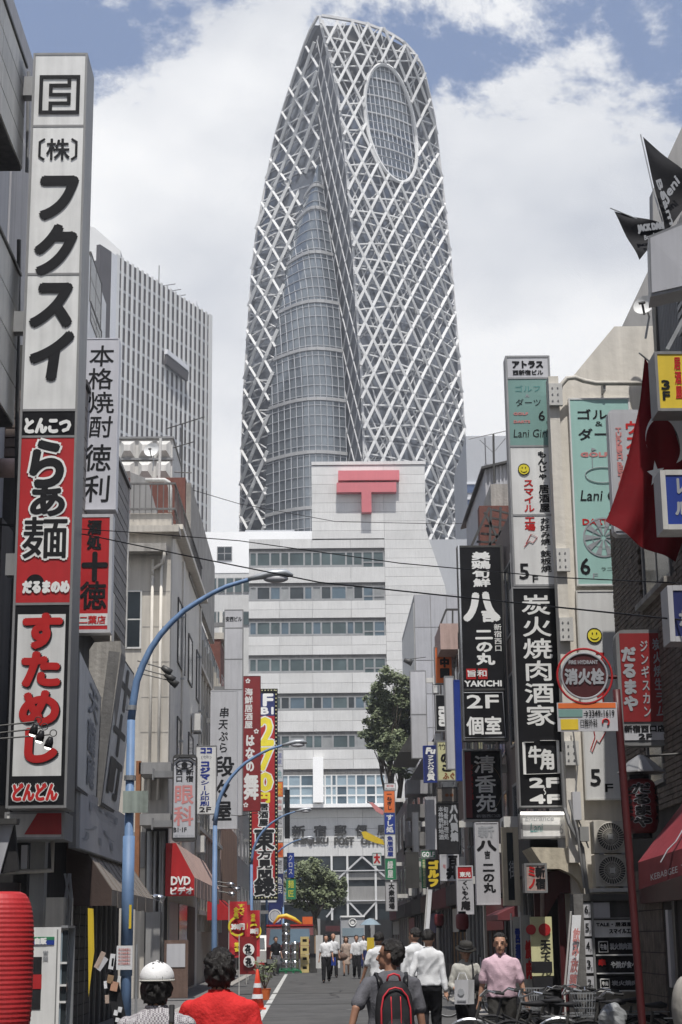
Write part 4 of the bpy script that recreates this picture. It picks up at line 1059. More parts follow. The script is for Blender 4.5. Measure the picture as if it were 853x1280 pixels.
# ================================================================ LEFT SIGNS
OW = ('ink_white', .035)
g, (x0, x1, z0, z1, zz, uu, ly) = sign('tower_sign', 'tallest vertical sign, black lettering on white above red and black ramen panels, far left', 'sign', 24.0, 25, 96.5, 67, 1010, .78, 'grey_frame',
    [(67, 158, 'sign_white'), (158, 343, 'sign_white'), (343, 513, 'sign_white'), (513, 546, 'black'), (546, 755, 'red'), (755, 1008, 'black')], [
    ('〔株〕', 'h', .16, .86, 174, 201, 'ink', {'b': .006}),
    ('フ', 'v', .14, .90, 212, 282, 'ink', {'b': .05, 'skew': .12}), ('ク', 'v', .14, .90, 279, 350, 'ink', {'b': .05, 'skew': .12}),
    ('ス', 'v', .14, .90, 346, 416, 'ink', {'b': .05, 'skew': .12}), ('イ', 'v', .14, .90, 411, 482, 'ink', {'b': .05, 'skew': .1}),
    ('とんこつ', 'h', .10, .88, 524, 541, 'ink_white', {'b': .018}),
    ('ら', 'v', .16, .86, 546, 616, 'ink', {'b': .035, 'out': ('ink_white', .07), 'wob': .1}),
    ('ぁ', 'v', .14, .90, 598, 650, 'ink', {'b': .022, 'out': ('ink_white', .05)}),
    ('麺', 'v', .14, .88, 645, 702, 'ink', {'b': .010, 'out': ('ink_white', .045)}),
    ('だるまのめ', 'h', .16, .94, 727, 741, 'ink_white', {'b': .014})],
    fw=.035, discs=[(.36, 729, 11, 'black', 0)], rects=[(.09, .90, 768, 970, 'sign_white')])
tx = MB(); tx2 = MB()
for ch, a, b in (('す', 765, 814), ('た', 813, 862), ('め', 861, 910), ('し', 908, 956)):
    text(tx2, ch, 'v', uu(.17) + .02, uu(.84) + .02, zz(b) - .02, zz(a) - .02, ly - .001, .035)
    text(tx, ch, 'v', uu(.17), uu(.84), zz(b), zz(a), ly - .005, .033)
obj('lettering', tx2, 'ink', g); obj('lettering', tx, 'ink_red', g)
tx = MB(); tx2 = MB()
text(tx2, 'どんどん', 'h', uu(.12), uu(.84), zz(1000), zz(980), ly - .001, .030); text(tx, 'どんどん', 'h', uu(.12), uu(.84), zz(1000), zz(980), ly - .005, .014)
obj('lettering', tx2, 'ink_white', g); obj('lettering', tx, 'ink_red', g)
# square emblem: ring with a stepped path inside
em = MB(); ex0, ex1, ez0, ez1 = uu(.13), uu(.88), zz(143.5), zz(95); t = .055; ey = ly - .006
def eb(a, b, c, d): em.box(ex0 + (ex1-ex0)*a, ex0 + (ex1-ex0)*b, ey, ey + .004, ez1 - (ez1-ez0)*d, ez1 - (ez1-ez0)*c)
eb(0, .09, 0, 1); eb(.91, 1, 0, 1); eb(.09, .91, 0, .09); eb(.09, .91, .91, 1)
eb(.24, .78, .22, .31); eb(.24, .33, .31, .54); eb(.33, .78, .46, .54); eb(.69, .78, .54, .76); eb(.24, .69, .68, .76); eb(.24, .33, .76, .91); eb(.69, .78, .09, .22)
obj('emblem', em, 'ink', g)
# spot lamps on arms in front of the sign
for k, (px, py, ly2) in enumerate(((45, 905, 908), (53, 913, 917), (64, 921, 924))):
    s_ = root('spot_lamp', W(px, py, 23.0), ['uppermost of the three small spotlights on long rods before the tallest sign', 'middle one of the three small spotlights on long rods before the tallest sign', 'lowest of the three small spotlights on long rods before the tallest sign'][k], 'lamp', 'spotlights on rods before the tallest sign')
    c = W(px, py, 23.0)
    obj('arm', MB().tube([W(-8, ly2, 23), c + Vector((-.02, 0, .03))], .012, 6), 'dark_frame', s_)
    d = Vector((-.28, .05, -1)).normalized()
    obj('housing', MB().tube([c, c + d*.07, c + d*.15], [.03, .055, .06], 12), 'black', s_, smooth=True)
    obj('bulb', MB().tube([c + d*.151, c + d*.175], [.052, .03], 12), 'lamp_bulb', s_)
    obj('hook', MB().ring(c + Vector((.03, 0, .05)), .045, .007, 16, 5), 'dark_frame', s_)

sign('shop_sign', 'lavender grey vertical sign with black brush lettering right beside the tallest sign', 'sign', 31, 104, 147, 423, 637, .35, 'sign_lavender', [(423, 637, 'sign_lavender')], [
    ('本格焼酎', 'v', .16, .84, 431, 549, 'ink', {'b': .004, 'wob': .15}), ('徳利', 'v', .08, .86, 555, 630, 'ink', {'b': .006, 'wob': .15})], fw=.02, brk=(470, 600), bx=-4.6)
sign('shop_sign', 'red vertical sign in grey frame with black brush lettering under the lavender sign', 'sign', 30.6, 97, 140, 643, 791, .3, 'sign_grey', [(643, 791, 'red')], [
    ('酒処', 'v', .28, .66, 650, 688, 'ink', {'b': .014}), ('十', 'v', .15, .85, 690, 728, 'ink', {'b': .03}), ('徳', 'v', .12, .84, 726, 764, 'ink', {'b': .012}), ('二葉店', 'h', .1, .85, 770, 780, 'ink_red', {'b': .004})],
    fw=.06, rects=[(.06, .93, 767, 782, 'sign_white')], brk=(700,), bx=-4.6)
sign('sign_box', 'low white sign box with a red wedge under the tallest sign', 'sign', 24.6, 6, 80, 1015, 1049, .9, 'alu', [(1015, 1049, 'sign_white')], [('HI', 'h', .20, .26, 1023, 1029, 'ink')], fw=.03)
o_ = MB().poly([W(47, 1016.5, 24.57), W(77, 1016.5, 24.57), W(77, 1043, 24.57), W(30.5, 1043, 24.57)], (0, .01, 0))
so_ = [o for o in bpy.data.objects if o.name.startswith('sign_box') and o.type == 'EMPTY'][0]
obj('red_wedge', o_, 'red', so_)

sign('eye_clinic_sign', 'rounded grey sign with an eye drawing and pink lettering beside the blue lettered sign', 'sign', 47, 215.5, 246, 943, 1052, .25, 'dark_frame', [(947, 1048, 'sign_grey')], [
    ('西口', 'v', .14, .42, 961, 978, 'ink', {'b': .006}), ('新宿', 'v', .56, .86, 961, 978, 'ink', {'b': .006}),
    ('眼科', 'v', .10, .86, 980, 1034, 'ink_pink', {'b': .012}), ('B1·1F', 'h', .08, .6, 1034.5, 1040, 'ink', {'b': .004}), ('☎3342-0276', 'h', .1, .9, 1043, 1046, 'ink_grey')], fw=.04, brk=(967, 1029), bx=-4.6, round_=True)
ge = [o for o in bpy.data.objects if o.name == 'eye_clinic_sign'][0]
em = MB(); c = W(231, 954, 46.97)
em.annulus(c + Vector((0, -.02, -.04)), .2, .25, 28, .004, .5).lathe(c + Vector((0, -.02, -.05)), [(.085, 0), (.085, .004)], 16, 'y').tube([c + Vector((-.3, -.02, .05)), c + Vector((-.12, -.02, .17)), c + Vector((.12, -.02, .17)), c + Vector((.3, -.02, .05))], .022, 5)
obj('eye_drawing', em, 'ink', ge)
sign('printer_sign', 'white vertical sign with blue and black lettering in front of the grey brush lettered sign', 'sign', 58, 244.5, 271, 932, 1018, .2, 'grey_frame', [(932, 1018, 'sign_white')], [
    ('ココ', 'h', .25, .75, 935.5, 941.5, 'ink_navy', {'b': .02}), ('(株)', 'h', .25, .75, 944, 949, 'ink_grey', {}), ('コジマ', 'v', .22, .68, 951, 975, 'ink_navy', {'b': .02}), ('シール印刷', 'v', .24, .66, 975, 1008, 'ink_navy', {'b': .006}), ('2F', 'h', .2, .75, 1009, 1015, 'ink', {'b': .006})], fw=.03, brk=(950, 1000), bx=-4.5)
sign('skewer_shop_sign', 'wide grey vertical sign with black brush lettering behind the small blue lettered sign', 'sign', 66, 263, 297, 863, 1036, .4, 'sign_grey', [(863, 1036, 'sign_grey')], [
    ('串天ぷら', 'v', .32, .66, 884, 942, 'ink', {'b': .008, 'wob': .2}), ('段々屋', 'v', .12, .82, 945, 1028, 'ink', {'b': .022, 'wob': .18})], fw=.03, brk=(900, 1000), bx=-4.6)
sign('blank_sign_tower', 'blank grey sign tower with small black lettering on its top panel', 'sign', 72, 280, 304, 762, 1020, .3, 'grey_frame', [(762, 785, 'sign_grey'), (785, 824, 'sign_grey'), (824, 862, 'sign_grey'), (862, 1020, 'sign_grey')], [('安西ビル', 'h', .08, .92, 771, 777, 'ink', {'b': .008})], fw=.035, brk=(780, 860), bx=-4.6)
sign('tavern_sign', 'dark maroon vertical sign with white flowers and lettering overlapping the yellow number sign', 'sign', 90, 303.5, 326, 845, 1014, .3, 'dark_red', [(845, 1014, 'deep_red')], [
    ('海鮮居酒屋', 'v', .12, .55, 860, 911, 'ink_white', {'b': .012}), ('はなの', 'v', .16, .62, 918, 966, 'ink_white', {'b': .03, 'wob': .2}), ('舞', 'v', .1, .86, 966, 1002, 'ink_white', {'b': .04}),
    ('✿', 'h', .15, .42, 848, 854, 'ink_white', {}), ('✿', 'h', .62, .9, 911, 917, 'ink_white', {}), ('✿', 'h', .05, .32, 1003, 1009, 'ink_white', {})], fw=.02, brk=(870, 990), bx=-4.5)
g, (x0, x1, z0, z1, zz, uu, ly) = sign('price_sign', 'tall red sign with huge yellow digits and a dotted black border by the maroon sign', 'sign', 100, 312, 347.5, 861, 1125, .3, 'black', [(861, 1125, 'black')], [
    ('F', 'h', .5, .82, 868, 882, 'ink_white', {'b': .05}), ('B1', 'h', .42, .84, 884.5, 892.5, 'ink_white', {'b': .03}),
    ('2', 'h', .38, .82, 898, 931, 'ink_yellow', {'b': .08, 'out': ('ink_white', .16)}), ('7', 'h', .36, .80, 936, 962, 'ink_yellow', {'b': .08, 'out': ('ink_white', .16)}),
    ('0', 'h', .34, .78, 967, 988, 'ink_yellow', {'b': .08, 'out': ('ink_white', .15)}), ('円', 'v', .32, .72, 990, 1004, 'ink_yellow', {'b': .05}), ('居酒屋', 'v', .34, .66, 1004, 1033, 'ink', {'b': .02, 'out': ('ink_white', .09)}),
    ('東', 'v', .18, .86, 1034, 1064, 'ink', {'b': .05, 'out': ('ink_white', .13)}), ('方見聞', 'v', .3, .78, 1062, 1099, 'ink', {'b': .03, 'out': ('ink_white', .1)}), ('録', 'v', .2, .86, 1097, 1121, 'ink', {'b': .05, 'out': ('ink_white', .12)})],
    fw=.02, rects=[(.09, .89, 867, 895, 'navy'), (.09, .89, 895, 1119, 'red')], brk=(900, 1050), bx=-4.6)
bd = MB()
for k in range(53):
    z_ = z0 + (z1-z0)*(k+.5)/53
    for u in (.045, .945): bd.lathe((uu(u), ly - .01, z_), [(.045, 0), (.03, -.03)], 8, 'y')
for k in range(1, 9):
    for z_ in (z0 + .12, z1 - .1): bd.lathe((uu(k/9), ly - .01, z_), [(.045, 0), (.03, -.03)], 8, 'y')
obj('border_bulbs', bd, 'pale_yellow', g)
sign('tenant_sign_column', 'narrow column of small tenant signs right of the yellow number sign', 'sign', 112, 345.5, 354.5, 938, 1134, .3, 'grey_frame',
    [(938, 958, 'sign_grey'), (958, 977, 'sign_grey'), (977, 996, 'orange'), (996, 1015, 'sign_white'), (1015, 1034, 'sign_grey'), (1034, 1053, 'sign_white'), (1053, 1072, 'orange'), (1072, 1092, 'sign_grey'), (1092, 1134, 'navy')],
    [('温泉', 'v', .2, .8, 941, 956, 'ink_navy'), ('魚', 'v', .2, .8, 962, 974, 'ink_teal'), ('炭火', 'v', .2, .8, 979, 994, 'ink_yellow'), ('麻雀', 'v', .2, .8, 999, 1013, 'ink_red'), ('歯科', 'v', .2, .8, 1018, 1032, 'ink'), ('税理', 'v', .2, .8, 1036, 1051, 'ink'), ('焼鳥', 'v', .2, .8, 1055, 1070, 'ink_red'), ('蔵元', 'v', .2, .8, 1075, 1090, 'ink'), ('魚民', 'v', .15, .85, 1096, 1118, 'ink_white')], fw=.03, brk=(960, 1100), bx=-4.5)
sign('black_sign', 'slim black vertical sign between the tenant column and the post office lettering', 'sign', 116, 356, 362.5, 987, 1048, .3, 'black', [(987, 1048, 'black')], [], fw=.02, brk=(1000,), bx=-4.5)
sign('blue_banner_sign', 'small blue vertical sign left of the tree before the post office', 'sign', 118, 359, 368, 1066, 1097, .2, 'blue', [(1066, 1097, 'blue')], [('クロス', 'v', .2, .8, 1068, 1094, 'ink_white')], fw=.02, brk=(1080,), bx=-4.5)
sign('green_sign', 'green vertical sign with pale yellow lettering beside the tree before the post office', 'sign', 110, 358, 370, 1099, 1124, .2, 'green', [(1099, 1124, 'green')], [('麺', 'v', .2, .8, 1100, 1111, 'ink_yellow'), ('匠', 'v', .2, .8, 1112, 1122, 'ink_yellow')], fw=.02)
sign('clock_sign', 'dark blue shop sign with a round white lamp mark above the kegs', 'sign', 95, 336, 352, 1128, 1158, .4, 'navy', [(1128, 1158, 'navy')], [], fw=.02, discs=[(.5, 1145, 6, 'sign_grey', 0), (.5, 1145, 7.5, 'sign_white', .12)], brk=(1140,), bx=-4.5)

# DVD awning on the beige building
z1_, z2_, z3_ = W(220, 1054, 49).z, W(243, 1097, 49).z, W(243, 1120, 49).z
aw = awning('red video shop awning with pale faded slope behind the eye drawing sign', -4.38, W(243.5, 1100, 49).x, 48.9, 61, z1_, z2_, z3_, 'red', 'awning_pink', 'awning_pink')
dl = MB(); text(dl, 'DVD', 'h', W(214.5, 1100, 48.9).x, W(238, 1100, 48.9).x, W(220, 1106, 48.9).z, W(220, 1096, 48.9).z, 48.87, .012)
text(dl, 'ビデオ', 'h', W(214, 1100, 48.9).x, W(241.5, 1100, 48.9).x, W(220, 1118, 48.9).z, W(220, 1109, 48.9).z, 48.87, .012)
obj('lettering', dl, 'ink_white', aw)
z1_, z2_, z3_ = W(275, 1122, 66).z, W(290, 1140, 66).z, W(290, 1150, 66).z
awning('small bright red awning low on the left row beside the red banners', -4.3, W(290, 1135, 66).x, 66, 72, z1_, z2_, z3_, 'red', 'red', 'red')
for k, (px0, px1, py0, py1, m_) in enumerate(((232, 245, 1160, 1230, 'sign_grey'), (250, 262, 1150, 1215, 'maroon'))):
    pass
pst = root('menu_board', W(225, 1250, 44, ), 'glass door poster panel leaning by the video shop entrance', 'sign')
q0 = W(222, 1175, 47); obj('board', MB().box(q0.x - .35, q0.x + .3, 46.95, 47, .1, q0.z), 'brown_wall', pst); obj('poster', MB().box(q0.x - .28, q0.x + .22, 46.93, 46.952, .9, q0.z - .1), 'sign_grey', pst)
# ================================================================ RIGHT ROW
# ---- brick building (nearest right)
BY1 = 23.35
g = root('brick_building', (6, 20, 0), 'dark building with narrow brown brick lower floors and a red awning at the right edge', 'building')
zb0, zb1 = 3.1, W(776, 655, 23.3).z
obj('core', MB().box(XR + .03, 12, -70, BY1 - .02, 0, zb1), 'mortar', g)  # core lengthened past the camera, unseen there, to cut sky fill
wy0, wy1 = WX(838, 720, XR).y, WX(803, 720, XR).y; wz0, wz1 = WX(803, 755, XR).z, WX(803, 640, XR).z
w2y0, w2y1, w2z0, w2z1 = 20.6, 21.6, WX(812, 985, XR).z, WX(812, 905, XR).z
bk = MB(); rr = random.Random(9); rz = zb0; j = 0
bh, bl = .068, .215
while rz < zb1 - .07:
    y_ = 14.0 + (bl/2 if j % 2 else 0)
    while y_ < BY1 - .05:
        y2 = min(y_ + bl - .012, BY1 - .005)
        if not ((wy0 - .05 < y2 and y_ < wy1 + .05 and wz0 - .06 < rz + bh and rz < wz1 + .05) or (w2y0 < y2 and y_ < w2y1 and w2z0 < rz + bh and rz < w2z1)):
            d = rr.uniform(0, .008); a, b, c, e = XR - d, XR + .03, rz, rz + bh - .012
            bk.add([(a,y_,c),(a,y2,c),(a,y2,e),(a,y_,e),(b,y_,c),(b,y2,c),(b,y2,e),(b,y_,e)], [(0,1,2,3),(0,4,5,1),(3,2,6,7),(0,3,7,4),(1,5,6,2)])
        y_ += bl
    rz += bh; j += 1
obj('brick', bk, 'brick_brown', g, kind='stuff')
bpy_window(g, XR + .03, wy0, wy1, wz0, wz1, -1, 'grey_frame', 'glass_dark', 2)
obj('sill', MB().box(XR - .1, XR + .02, wy0 - .1, wy1 + .1, wz0 - .1, wz0 - .03), 'concrete', g)
bpy_window(g, XR + .03, w2y0, w2y1, w2z0, w2z1, -1, 'grey_frame', 'glass_dark', 1)
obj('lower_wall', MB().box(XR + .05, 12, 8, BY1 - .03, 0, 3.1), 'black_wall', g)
for k in range(14):
    for j in range(9):
        obj('tile', MB().box(XR + .012, XR + .05, 21.2 + k*.15 + .006, 21.2 + (k+1)*.15 - .006, .1 + j*.26, .1 + (j+1)*.26 - .012), 'brick_brown', g)
obj('door_frame', MB().box(XR, XR + .06, 19.2, 19.35, 0, 2.5).box(XR, XR + .06, 20.4, 20.55, 0, 2.5), 'dark_frame', g)
obj('notice_strip', MB().box(XR - .02, XR + .04, 20.7, 20.85, 1.0, 1.9), 'sign_grey', g)
obj('shutter_sign', MB().box(XR - .05, XR + .04, 19.5, 22.3, 2.0, 2.45), 'dark_red', g)
XU = W(822, 430, 23.4).x
obj('upper_wall', MB().box(XU + .02, 12, -70, 23.4, zb1, W(822, 340, 23.4).z), 'grey_wall', g)  # also drawn out behind the camera against sky fill
for k in range(60): obj('corrugation', MB().box(XU - .015, XU + .02, 23.32 - k*.1, 23.37 - k*.1, zb1, 11.2), 'grey_wall', g)
obj('floor_edge', MB().box(XR, 12, 8, 23.38, zb1, zb1 + .18), 'dark_concrete', g)
obj('corner_post', MB().box(W(822, 480, 23.3).x, W(829, 480, 23.3).x, 23.2, 23.38, 7.4, W(822, 345, 23.4).z), 'dark_frame', g)
obj('strut', MB().beam(W(834, 437, 21), W(862, 385, 21), .05), 'galv', g)
for k in range(7): obj('louvre', MB().box(XU - .04, XU - .015, 19, 21.8, 9.6 + k*.12, 9.67 + k*.12), 'grey_frame', g)
# ---- building with the tall tenant signs
EY = 24.2; X3 = W(701, 800, EY).x
g = root('tenant_building', (6, 29, 0), 'cream building whose sloping gable wall carries teal and white sign panels', 'building')
pts = [W(p[0], p[1], EY) for p in ((768, 408), (830, 405), (870, 405))]
gtop = [Vector((X3, EY, W(701, 486, EY).z)), W(715, 472, EY), W(768, 408, EY), Vector((11, EY, W(830, 404, EY).z))]
obj('gable_wall', MB().poly([(X3, EY, 0), (11, EY, 0)] + gtop[::-1], (0, 2.0, 0)), 'beige_light', g)
gt0 = gtop[0].z
obj('street_wall', MB().box(X3 + .01, 10, EY + 2.0, 29.6, 0, gt0 - .1), 'dark_wall', g)
for j in range(4):
    for k in range(2): bpy_window(g, X3 + .01, 26.4 + k*1.6, 27.7 + k*1.6, 3.2 + j*1.75, 4.3 + j*1.75, -1, 'grey_frame', 'glass_dark')
# upper set-back slope, coloured dark grey for shade
up = [W(*p, 27.5) for p in ((776, 412), (808, 344), (817, 325), (816, 238), (853, 158), (960, 150), (960, 412))]
obj('setback_wall', MB().poly(up, (0, .3, 0)), 'grey_wall', g)
obj('setback_skirt', MB().box(up[0].x, 10, 27.52, 31, gt0 - .5, up[0].z + .02), 'dark_concrete', g)
tp = [W(698, 498, 24.0), W(701, 482, 24.0), W(709, 473, 24.0), W(719, 472, 24.0), W(730, 476, 24.0), W(745, 479, 24.0), W(765, 479, 24.0), W(806, 479, 24.0)]
obj('roof_pipe', MB().tube(tp, .038, 10), 'pipe_cream', g, smooth=True)
obj('pipe_clip', MB().box(W(754, 478, 24).x, W(757, 478, 24).x, 24, 24.2, W(755, 488, 24).z, W(755, 478, 24).z), 'grey_frame', g)
# upright carrying the sign brackets
cx0, cx1 = W(700, 800, 23.9).x, W(713, 800, 23.9).x
obj('sign_upright', MB().box(cx0, cx1, 23.9, 24.19, 2.6, gt0 + .1), 'beige_light', g)
for py in (492, 699, 786, 941):
    q = W(706, py, 23.8); mb = MB().box(W(684 + (py-445)*.046, py, 23.85).x, cx1 + .04, 23.82, 23.895, q.z - .17, q.z + .17); obj('bracket_plate', mb, 'off_white', g)
    bl_ = MB()
    for dx_ in (-.02, .06):
        for dz in (-.1, 0, .1): bl_.lathe((cx0 + .06 + dx_, 23.815, q.z + dz), [(.012, .005), (.012, -.006)], 6, 'y')
    obj('bolts', bl_, 'grey_frame', g)
obj('cable_bundle', MB().tube([W(702, 940, 23.85), W(706, 1010, 23.85), W(712, 1030, 23.8), W(728, 1060, 23.8), W(735, 1120, 23.8)], .03, 6).tube([W(712, 1000, 23.8), W(722, 1040, 23.75), W(731, 1110, 23.75)], .02, 6).tube([W(715, 900, 23.8), W(722, 960, 23.8), W(718, 1010, 23.8), W(736, 1060, 23.8)], .012, 5), 'grey_frame', g)
obj('meter_box', MB().box(W(716, 1010, 23.8).x, W(726, 1010, 23.8).x, 23.75, 23.9, W(720, 1025, 23.8).z, W(720, 990, 23.8).z), 'sign_grey', g)
obj('meter_box', MB().box(W(724, 1040, 23.8).x, W(735, 1040, 23.8).x, 23.7, 23.9, W(720, 1052, 23.8).z, W(720, 1034, 23.8).z), 'pipe_grey', g)
dish('white satellite dish standing on the sloping gable wall', W(808, 386, 23.7), .17, R(-24), R(-28))

# wall panels on the gable
def circ(mb, c, r, w, y, n=36): mb.annulus((c[0], y, c[1]), r-w, r+w, n)
g, (x0, x1, z0, z1, zz, uu, ly) = sign('wall_sign', 'large teal wall panel with golf and darts drawings on the gable wall', 'sign', 24.1, 716, 793, 498, 732, .09, 'white_paint', [(498, 732, 'teal')], [
    ('ゴルフ', 'h', .14, .86, 512, 524, 'ink', {'b': .004}), ('&', 'h', .42, .54, 527, 533, 'ink'), ('ダーツ', 'h', .14, .86, 536, 550, 'ink', {'b': .004}),
    ('GOLF', 'h', .16, .62, 566, 571, 'ink_pink', {'b': .007}), ('Lani Girl!', 'h', .12, .94, 613, 626, 'ink', {'skew': .15, 'b': .002}), ('DARTS', 'h', .14, .62, 649, 656, 'ink_red', {'b': .006}),
    ('6', 'h', .07, .22, 698, 718, 'ink', {'b': .006}), ('F', 'h', .26, .34, 717, 723, 'ink_grey'), ('ラニーガール', 'h', .40, .97, 709, 714, 'ink')], fw=.022)
d = MB(); c = (uu(.5), zz(594)); n = 30
pts = [Vector((c[0] + .26*math.cos(2*math.pi*i/n), ly - .006, c[1] + .12*math.sin(2*math.pi*i/n))) for i in range(n+1)]
d.tube(pts, .006, 4).tube([(uu(.34), ly - .006, zz(585)), (uu(.34), ly - .006, zz(561))], .005, 4).poly([(uu(.34), ly - .006, zz(560)), (uu(.42), ly - .006, zz(562)), (uu(.34), ly - .006, zz(564))], (0, .003, 0))
obj('golf_drawing', d, 'ink_grey', g)
d = MB(); c = (uu(.46), zz(672)); r0 = (x1-x0)*.32
for k in range(20):
    if k % 2: continue
    a0, a1 = 2*math.pi*(k-.5)/20, 2*math.pi*(k+.5)/20
    for (ra, rb) in ((.12, .52), (.58, .93)):
        d.poly([(c[0] + r0*ra*math.cos(a0), ly - .006, c[1] + r0*ra*math.sin(a0)), (c[0] + r0*rb*math.cos(a0), ly - .006, c[1] + r0*rb*math.sin(a0)), (c[0] + r0*rb*math.cos(a1), ly - .006, c[1] + r0*rb*math.sin(a1)), (c[0] + r0*ra*math.cos(a1), ly - .006, c[1] + r0*ra*math.sin(a1))], (0, .003, 0))
circ(d, c, r0, .008, ly - .005); circ(d, c, r0*.55, .005, ly - .005); circ(d, c, r0*.96, .004, ly - .005)
obj('dartboard_drawing', d, 'ink_grey', g)
g, (x0, x1, z0, z1, zz, uu, ly) = sign('wall_sign', 'large white wall panel with a yellow smiley and red lettering under the teal panel', 'sign', 24.1, 726, 795, 738, 1000, .09, 'off_white', [(738, 1000, 'sign_white')], [
    ('スマイル', 'v', .28, .50, 812, 905, 'ink_red', {'b': .004}), ('5', 'h', .11, .28, 962, 982, 'ink', {'b': .008}), ('F', 'h', .36, .50, 980, 990, 'ink', {'b': .003})], fw=.022)
def smiley(par, cx_, cz_, r, y):
    obj('smiley_face', MB().lathe((cx_, y, cz_), [(r*.93, 0), (r*.93, .004)], 28, 'y'), 'ink_yellow', par)
    d = MB().ring((cx_, y, cz_), r, r*.07, 32, 4)
    for s_ in (-1, 1): d.ball((cx_ + s_*r*.3, y - .004, cz_ + r*.28), r*.09, .003, r*.17, 8, 6)
    d.tube([(cx_ + r*.6*math.sin(t), y - .003, cz_ - r*.05 - r*.5*math.cos(t)) for t in [(-1.15 + 2.3*k/10) for k in range(11)]], r*.045, 4)
    obj('smiley_lines', d, 'ink', par)
smiley(g, uu(.30), zz(794.5), .105, ly - .008)
d = MB().tube([(uu(.42), ly-.006, zz(915)), (uu(.3), ly-.006, zz(928)), (uu(.25), ly-.006, zz(925)), (uu(.16), ly-.006, zz(940)), (uu(.13), ly-.006, zz(937)), (uu(.22), ly-.006, zz(921)), (uu(.20), ly-.006, zz(910))], .006, 4)
obj('spatula_drawing', d, 'ink_red', g)

# the tall sign pair
g, (x0, x1, z0, z1, zz, uu, ly) = sign('tenant_sign', 'tall tenant sign with teal golf panel over white smiley panels, right of the tower', 'sign', 24.5, 637, 693, 445, 733, .28, 'alu',
    [(445, 473, 'sign_grey'), (473, 558, 'dark_teal'), (558, 644, 'sign_white'), (644, 733, 'sign_white')], [
    ('アトラス', 'h', .16, .84, 452, 460, 'ink', {'b': .009}), ('西新宿ビル', 'h', .16, .84, 463, 469, 'ink', {'b': .004}),
    ('ゴルフ', 'h', .20, .76, 482, 490, 'ink_teal', {}), ('&', 'h', .42, .52, 493, 497, 'ink_grey'), ('ダーツ', 'h', .20, .76, 499, 508, 'ink', {}),
    ('GOLF', 'h', .14, .46, 516, 519, 'ink_pink', {'b': .004}), ('DARTS', 'h', .14, .5, 526, 529, 'ink_pink', {'b': .004}), ('6', 'h', .70, .84, 514, 526, 'ink', {'b': .002}), ('F', 'h', .87, .91, 527, 530, 'ink'),
    ('Lani Girl!', 'h', .12, .93, 537, 547, 'ink', {'skew': .1}),
    ('スマイル', 'v', .30, .52, 599, 641, 'ink_red', {'b': .005}), ('工場', 'v', .30, .52, 646, 664, 'ink_red', {'b': .006}), ('もんじゃ', 'v', .64, .84, 564, 600, 'ink', {'b': .005}), ('居酒屋', 'v', .64, .86, 606, 641, 'ink', {'b': .005}),
    ('お好み焼', 'v', .64, .84, 647, 682, 'ink', {'b': .003}), ('・', 'v', .66, .82, 682, 688, 'ink'), ('鉄板焼', 'v', .62, .84, 688, 716, 'ink', {'b': .003}),
    ('5', 'h', .14, .34, 705, 724, 'ink', {'b': .006}), ('F', 'h', .42, .54, 720, 728, 'ink', {'b': .002})], fw=.028, brk=(490, 700), bx=3.62)
smiley(g, uu(.32), zz(587), .085, ly - .01)
d = MB().tube([(uu(.30), ly-.006, zz(680)), (uu(.42), ly-.006, zz(668)), (uu(.56), ly-.006, zz(672)), (uu(.46), ly-.006, zz(679)), (uu(.38), ly-.006, zz(677)), (uu(.26), ly-.006, zz(684))], .005, 4)
obj('spatula_drawing', d, 'ink_red', g)
g, (x0, x1, z0, z1, zz, uu, ly) = sign('barbecue_sign', 'tall black sign with white barbecue lettering and a boxed emblem below the smiley panels', 'sign', 24.5, 644.5, 701.5, 734, 1009, .28, 'alu', [(734, 1009, 'black')], [
    ('炭火焼肉酒家', 'v', .22, .84, 743, 909, 'ink_white', {'b': .007}), ('2F', 'h', .24, .86, 973, 984, 'ink_white', {'b': .012}), ('〜', 'v', .48, .64, 984, 994, 'ink_white', {'b': .003}), ('4F', 'h', .24, .86, 994, 1004, 'ink_white', {'b': .012}),
    ('牛', 'v', .24, .52, 932, 956, 'ink_white', {'b': .010}), ('角', 'v', .48, .80, 936, 964, 'ink_white', {'b': .010})], fw=.022, brk=(786, 941), bx=3.62)
d = MB(); e = .024
pts = [(uu(.36), zz(928)), (uu(.14), zz(928)), (uu(.14), zz(968)), (uu(.88), zz(967)), (uu(.88), zz(926)), (uu(.50), zz(926))]
for p, q in zip(pts, pts[1:]): d.beam((p[0], ly - .008, p[1]), (q[0], ly - .008, q[1]), .035, .004, (0, 1, 0)) if False else d.tube([(p[0], ly - .006, p[1]), (q[0], ly - .006, q[1])], .021, 8, .2)
obj('emblem', d, 'ink_white', g)
# further signs on the right
g, (x0, x1, z0, z1, zz, uu, ly) = sign('tavern_sign', 'black vertical sign with white brush lettering, left of the tall tenant sign', 'sign', 37, 575, 632, 682, 926, .3, 'dark_frame', [(682, 862, 'black'), (862, 926, 'black')], [
    ('美鶏旬鮮', 'v', .32, .70, 690, 734, 'ink_white', {'b': .01, 'wob': .15}), ('八', 'v', .14, .86, 738, 778, 'ink_white', {'b': .05}), ('吉', 'v', .5, .78, 762, 778, 'ink_white', {'b': .02}),
    ('二の丸', 'v', .36, .72, 786, 832, 'ink_white', {'b': .016, 'wob': .1}), ('新宿西口', 'v', .76, .92, 780, 815, 'ink_white', {'b': .002}), ('YAKICHI', 'h', .08, .88, 851, 858, 'ink_white', {'b': .008}),
    ('2F', 'h', .12, .80, 869, 885, 'ink_white', {'b': .01}), ('個室', 'h', .10, .84, 896, 918, 'ink_white', {'b': .012})], fw=.045, brk=(720, 900), bx=4.25)
obj('steel_strip', MB().box(x0 + .01, x0 + .05, 36.94, 36.975, z0, z1), 'chrome', g)
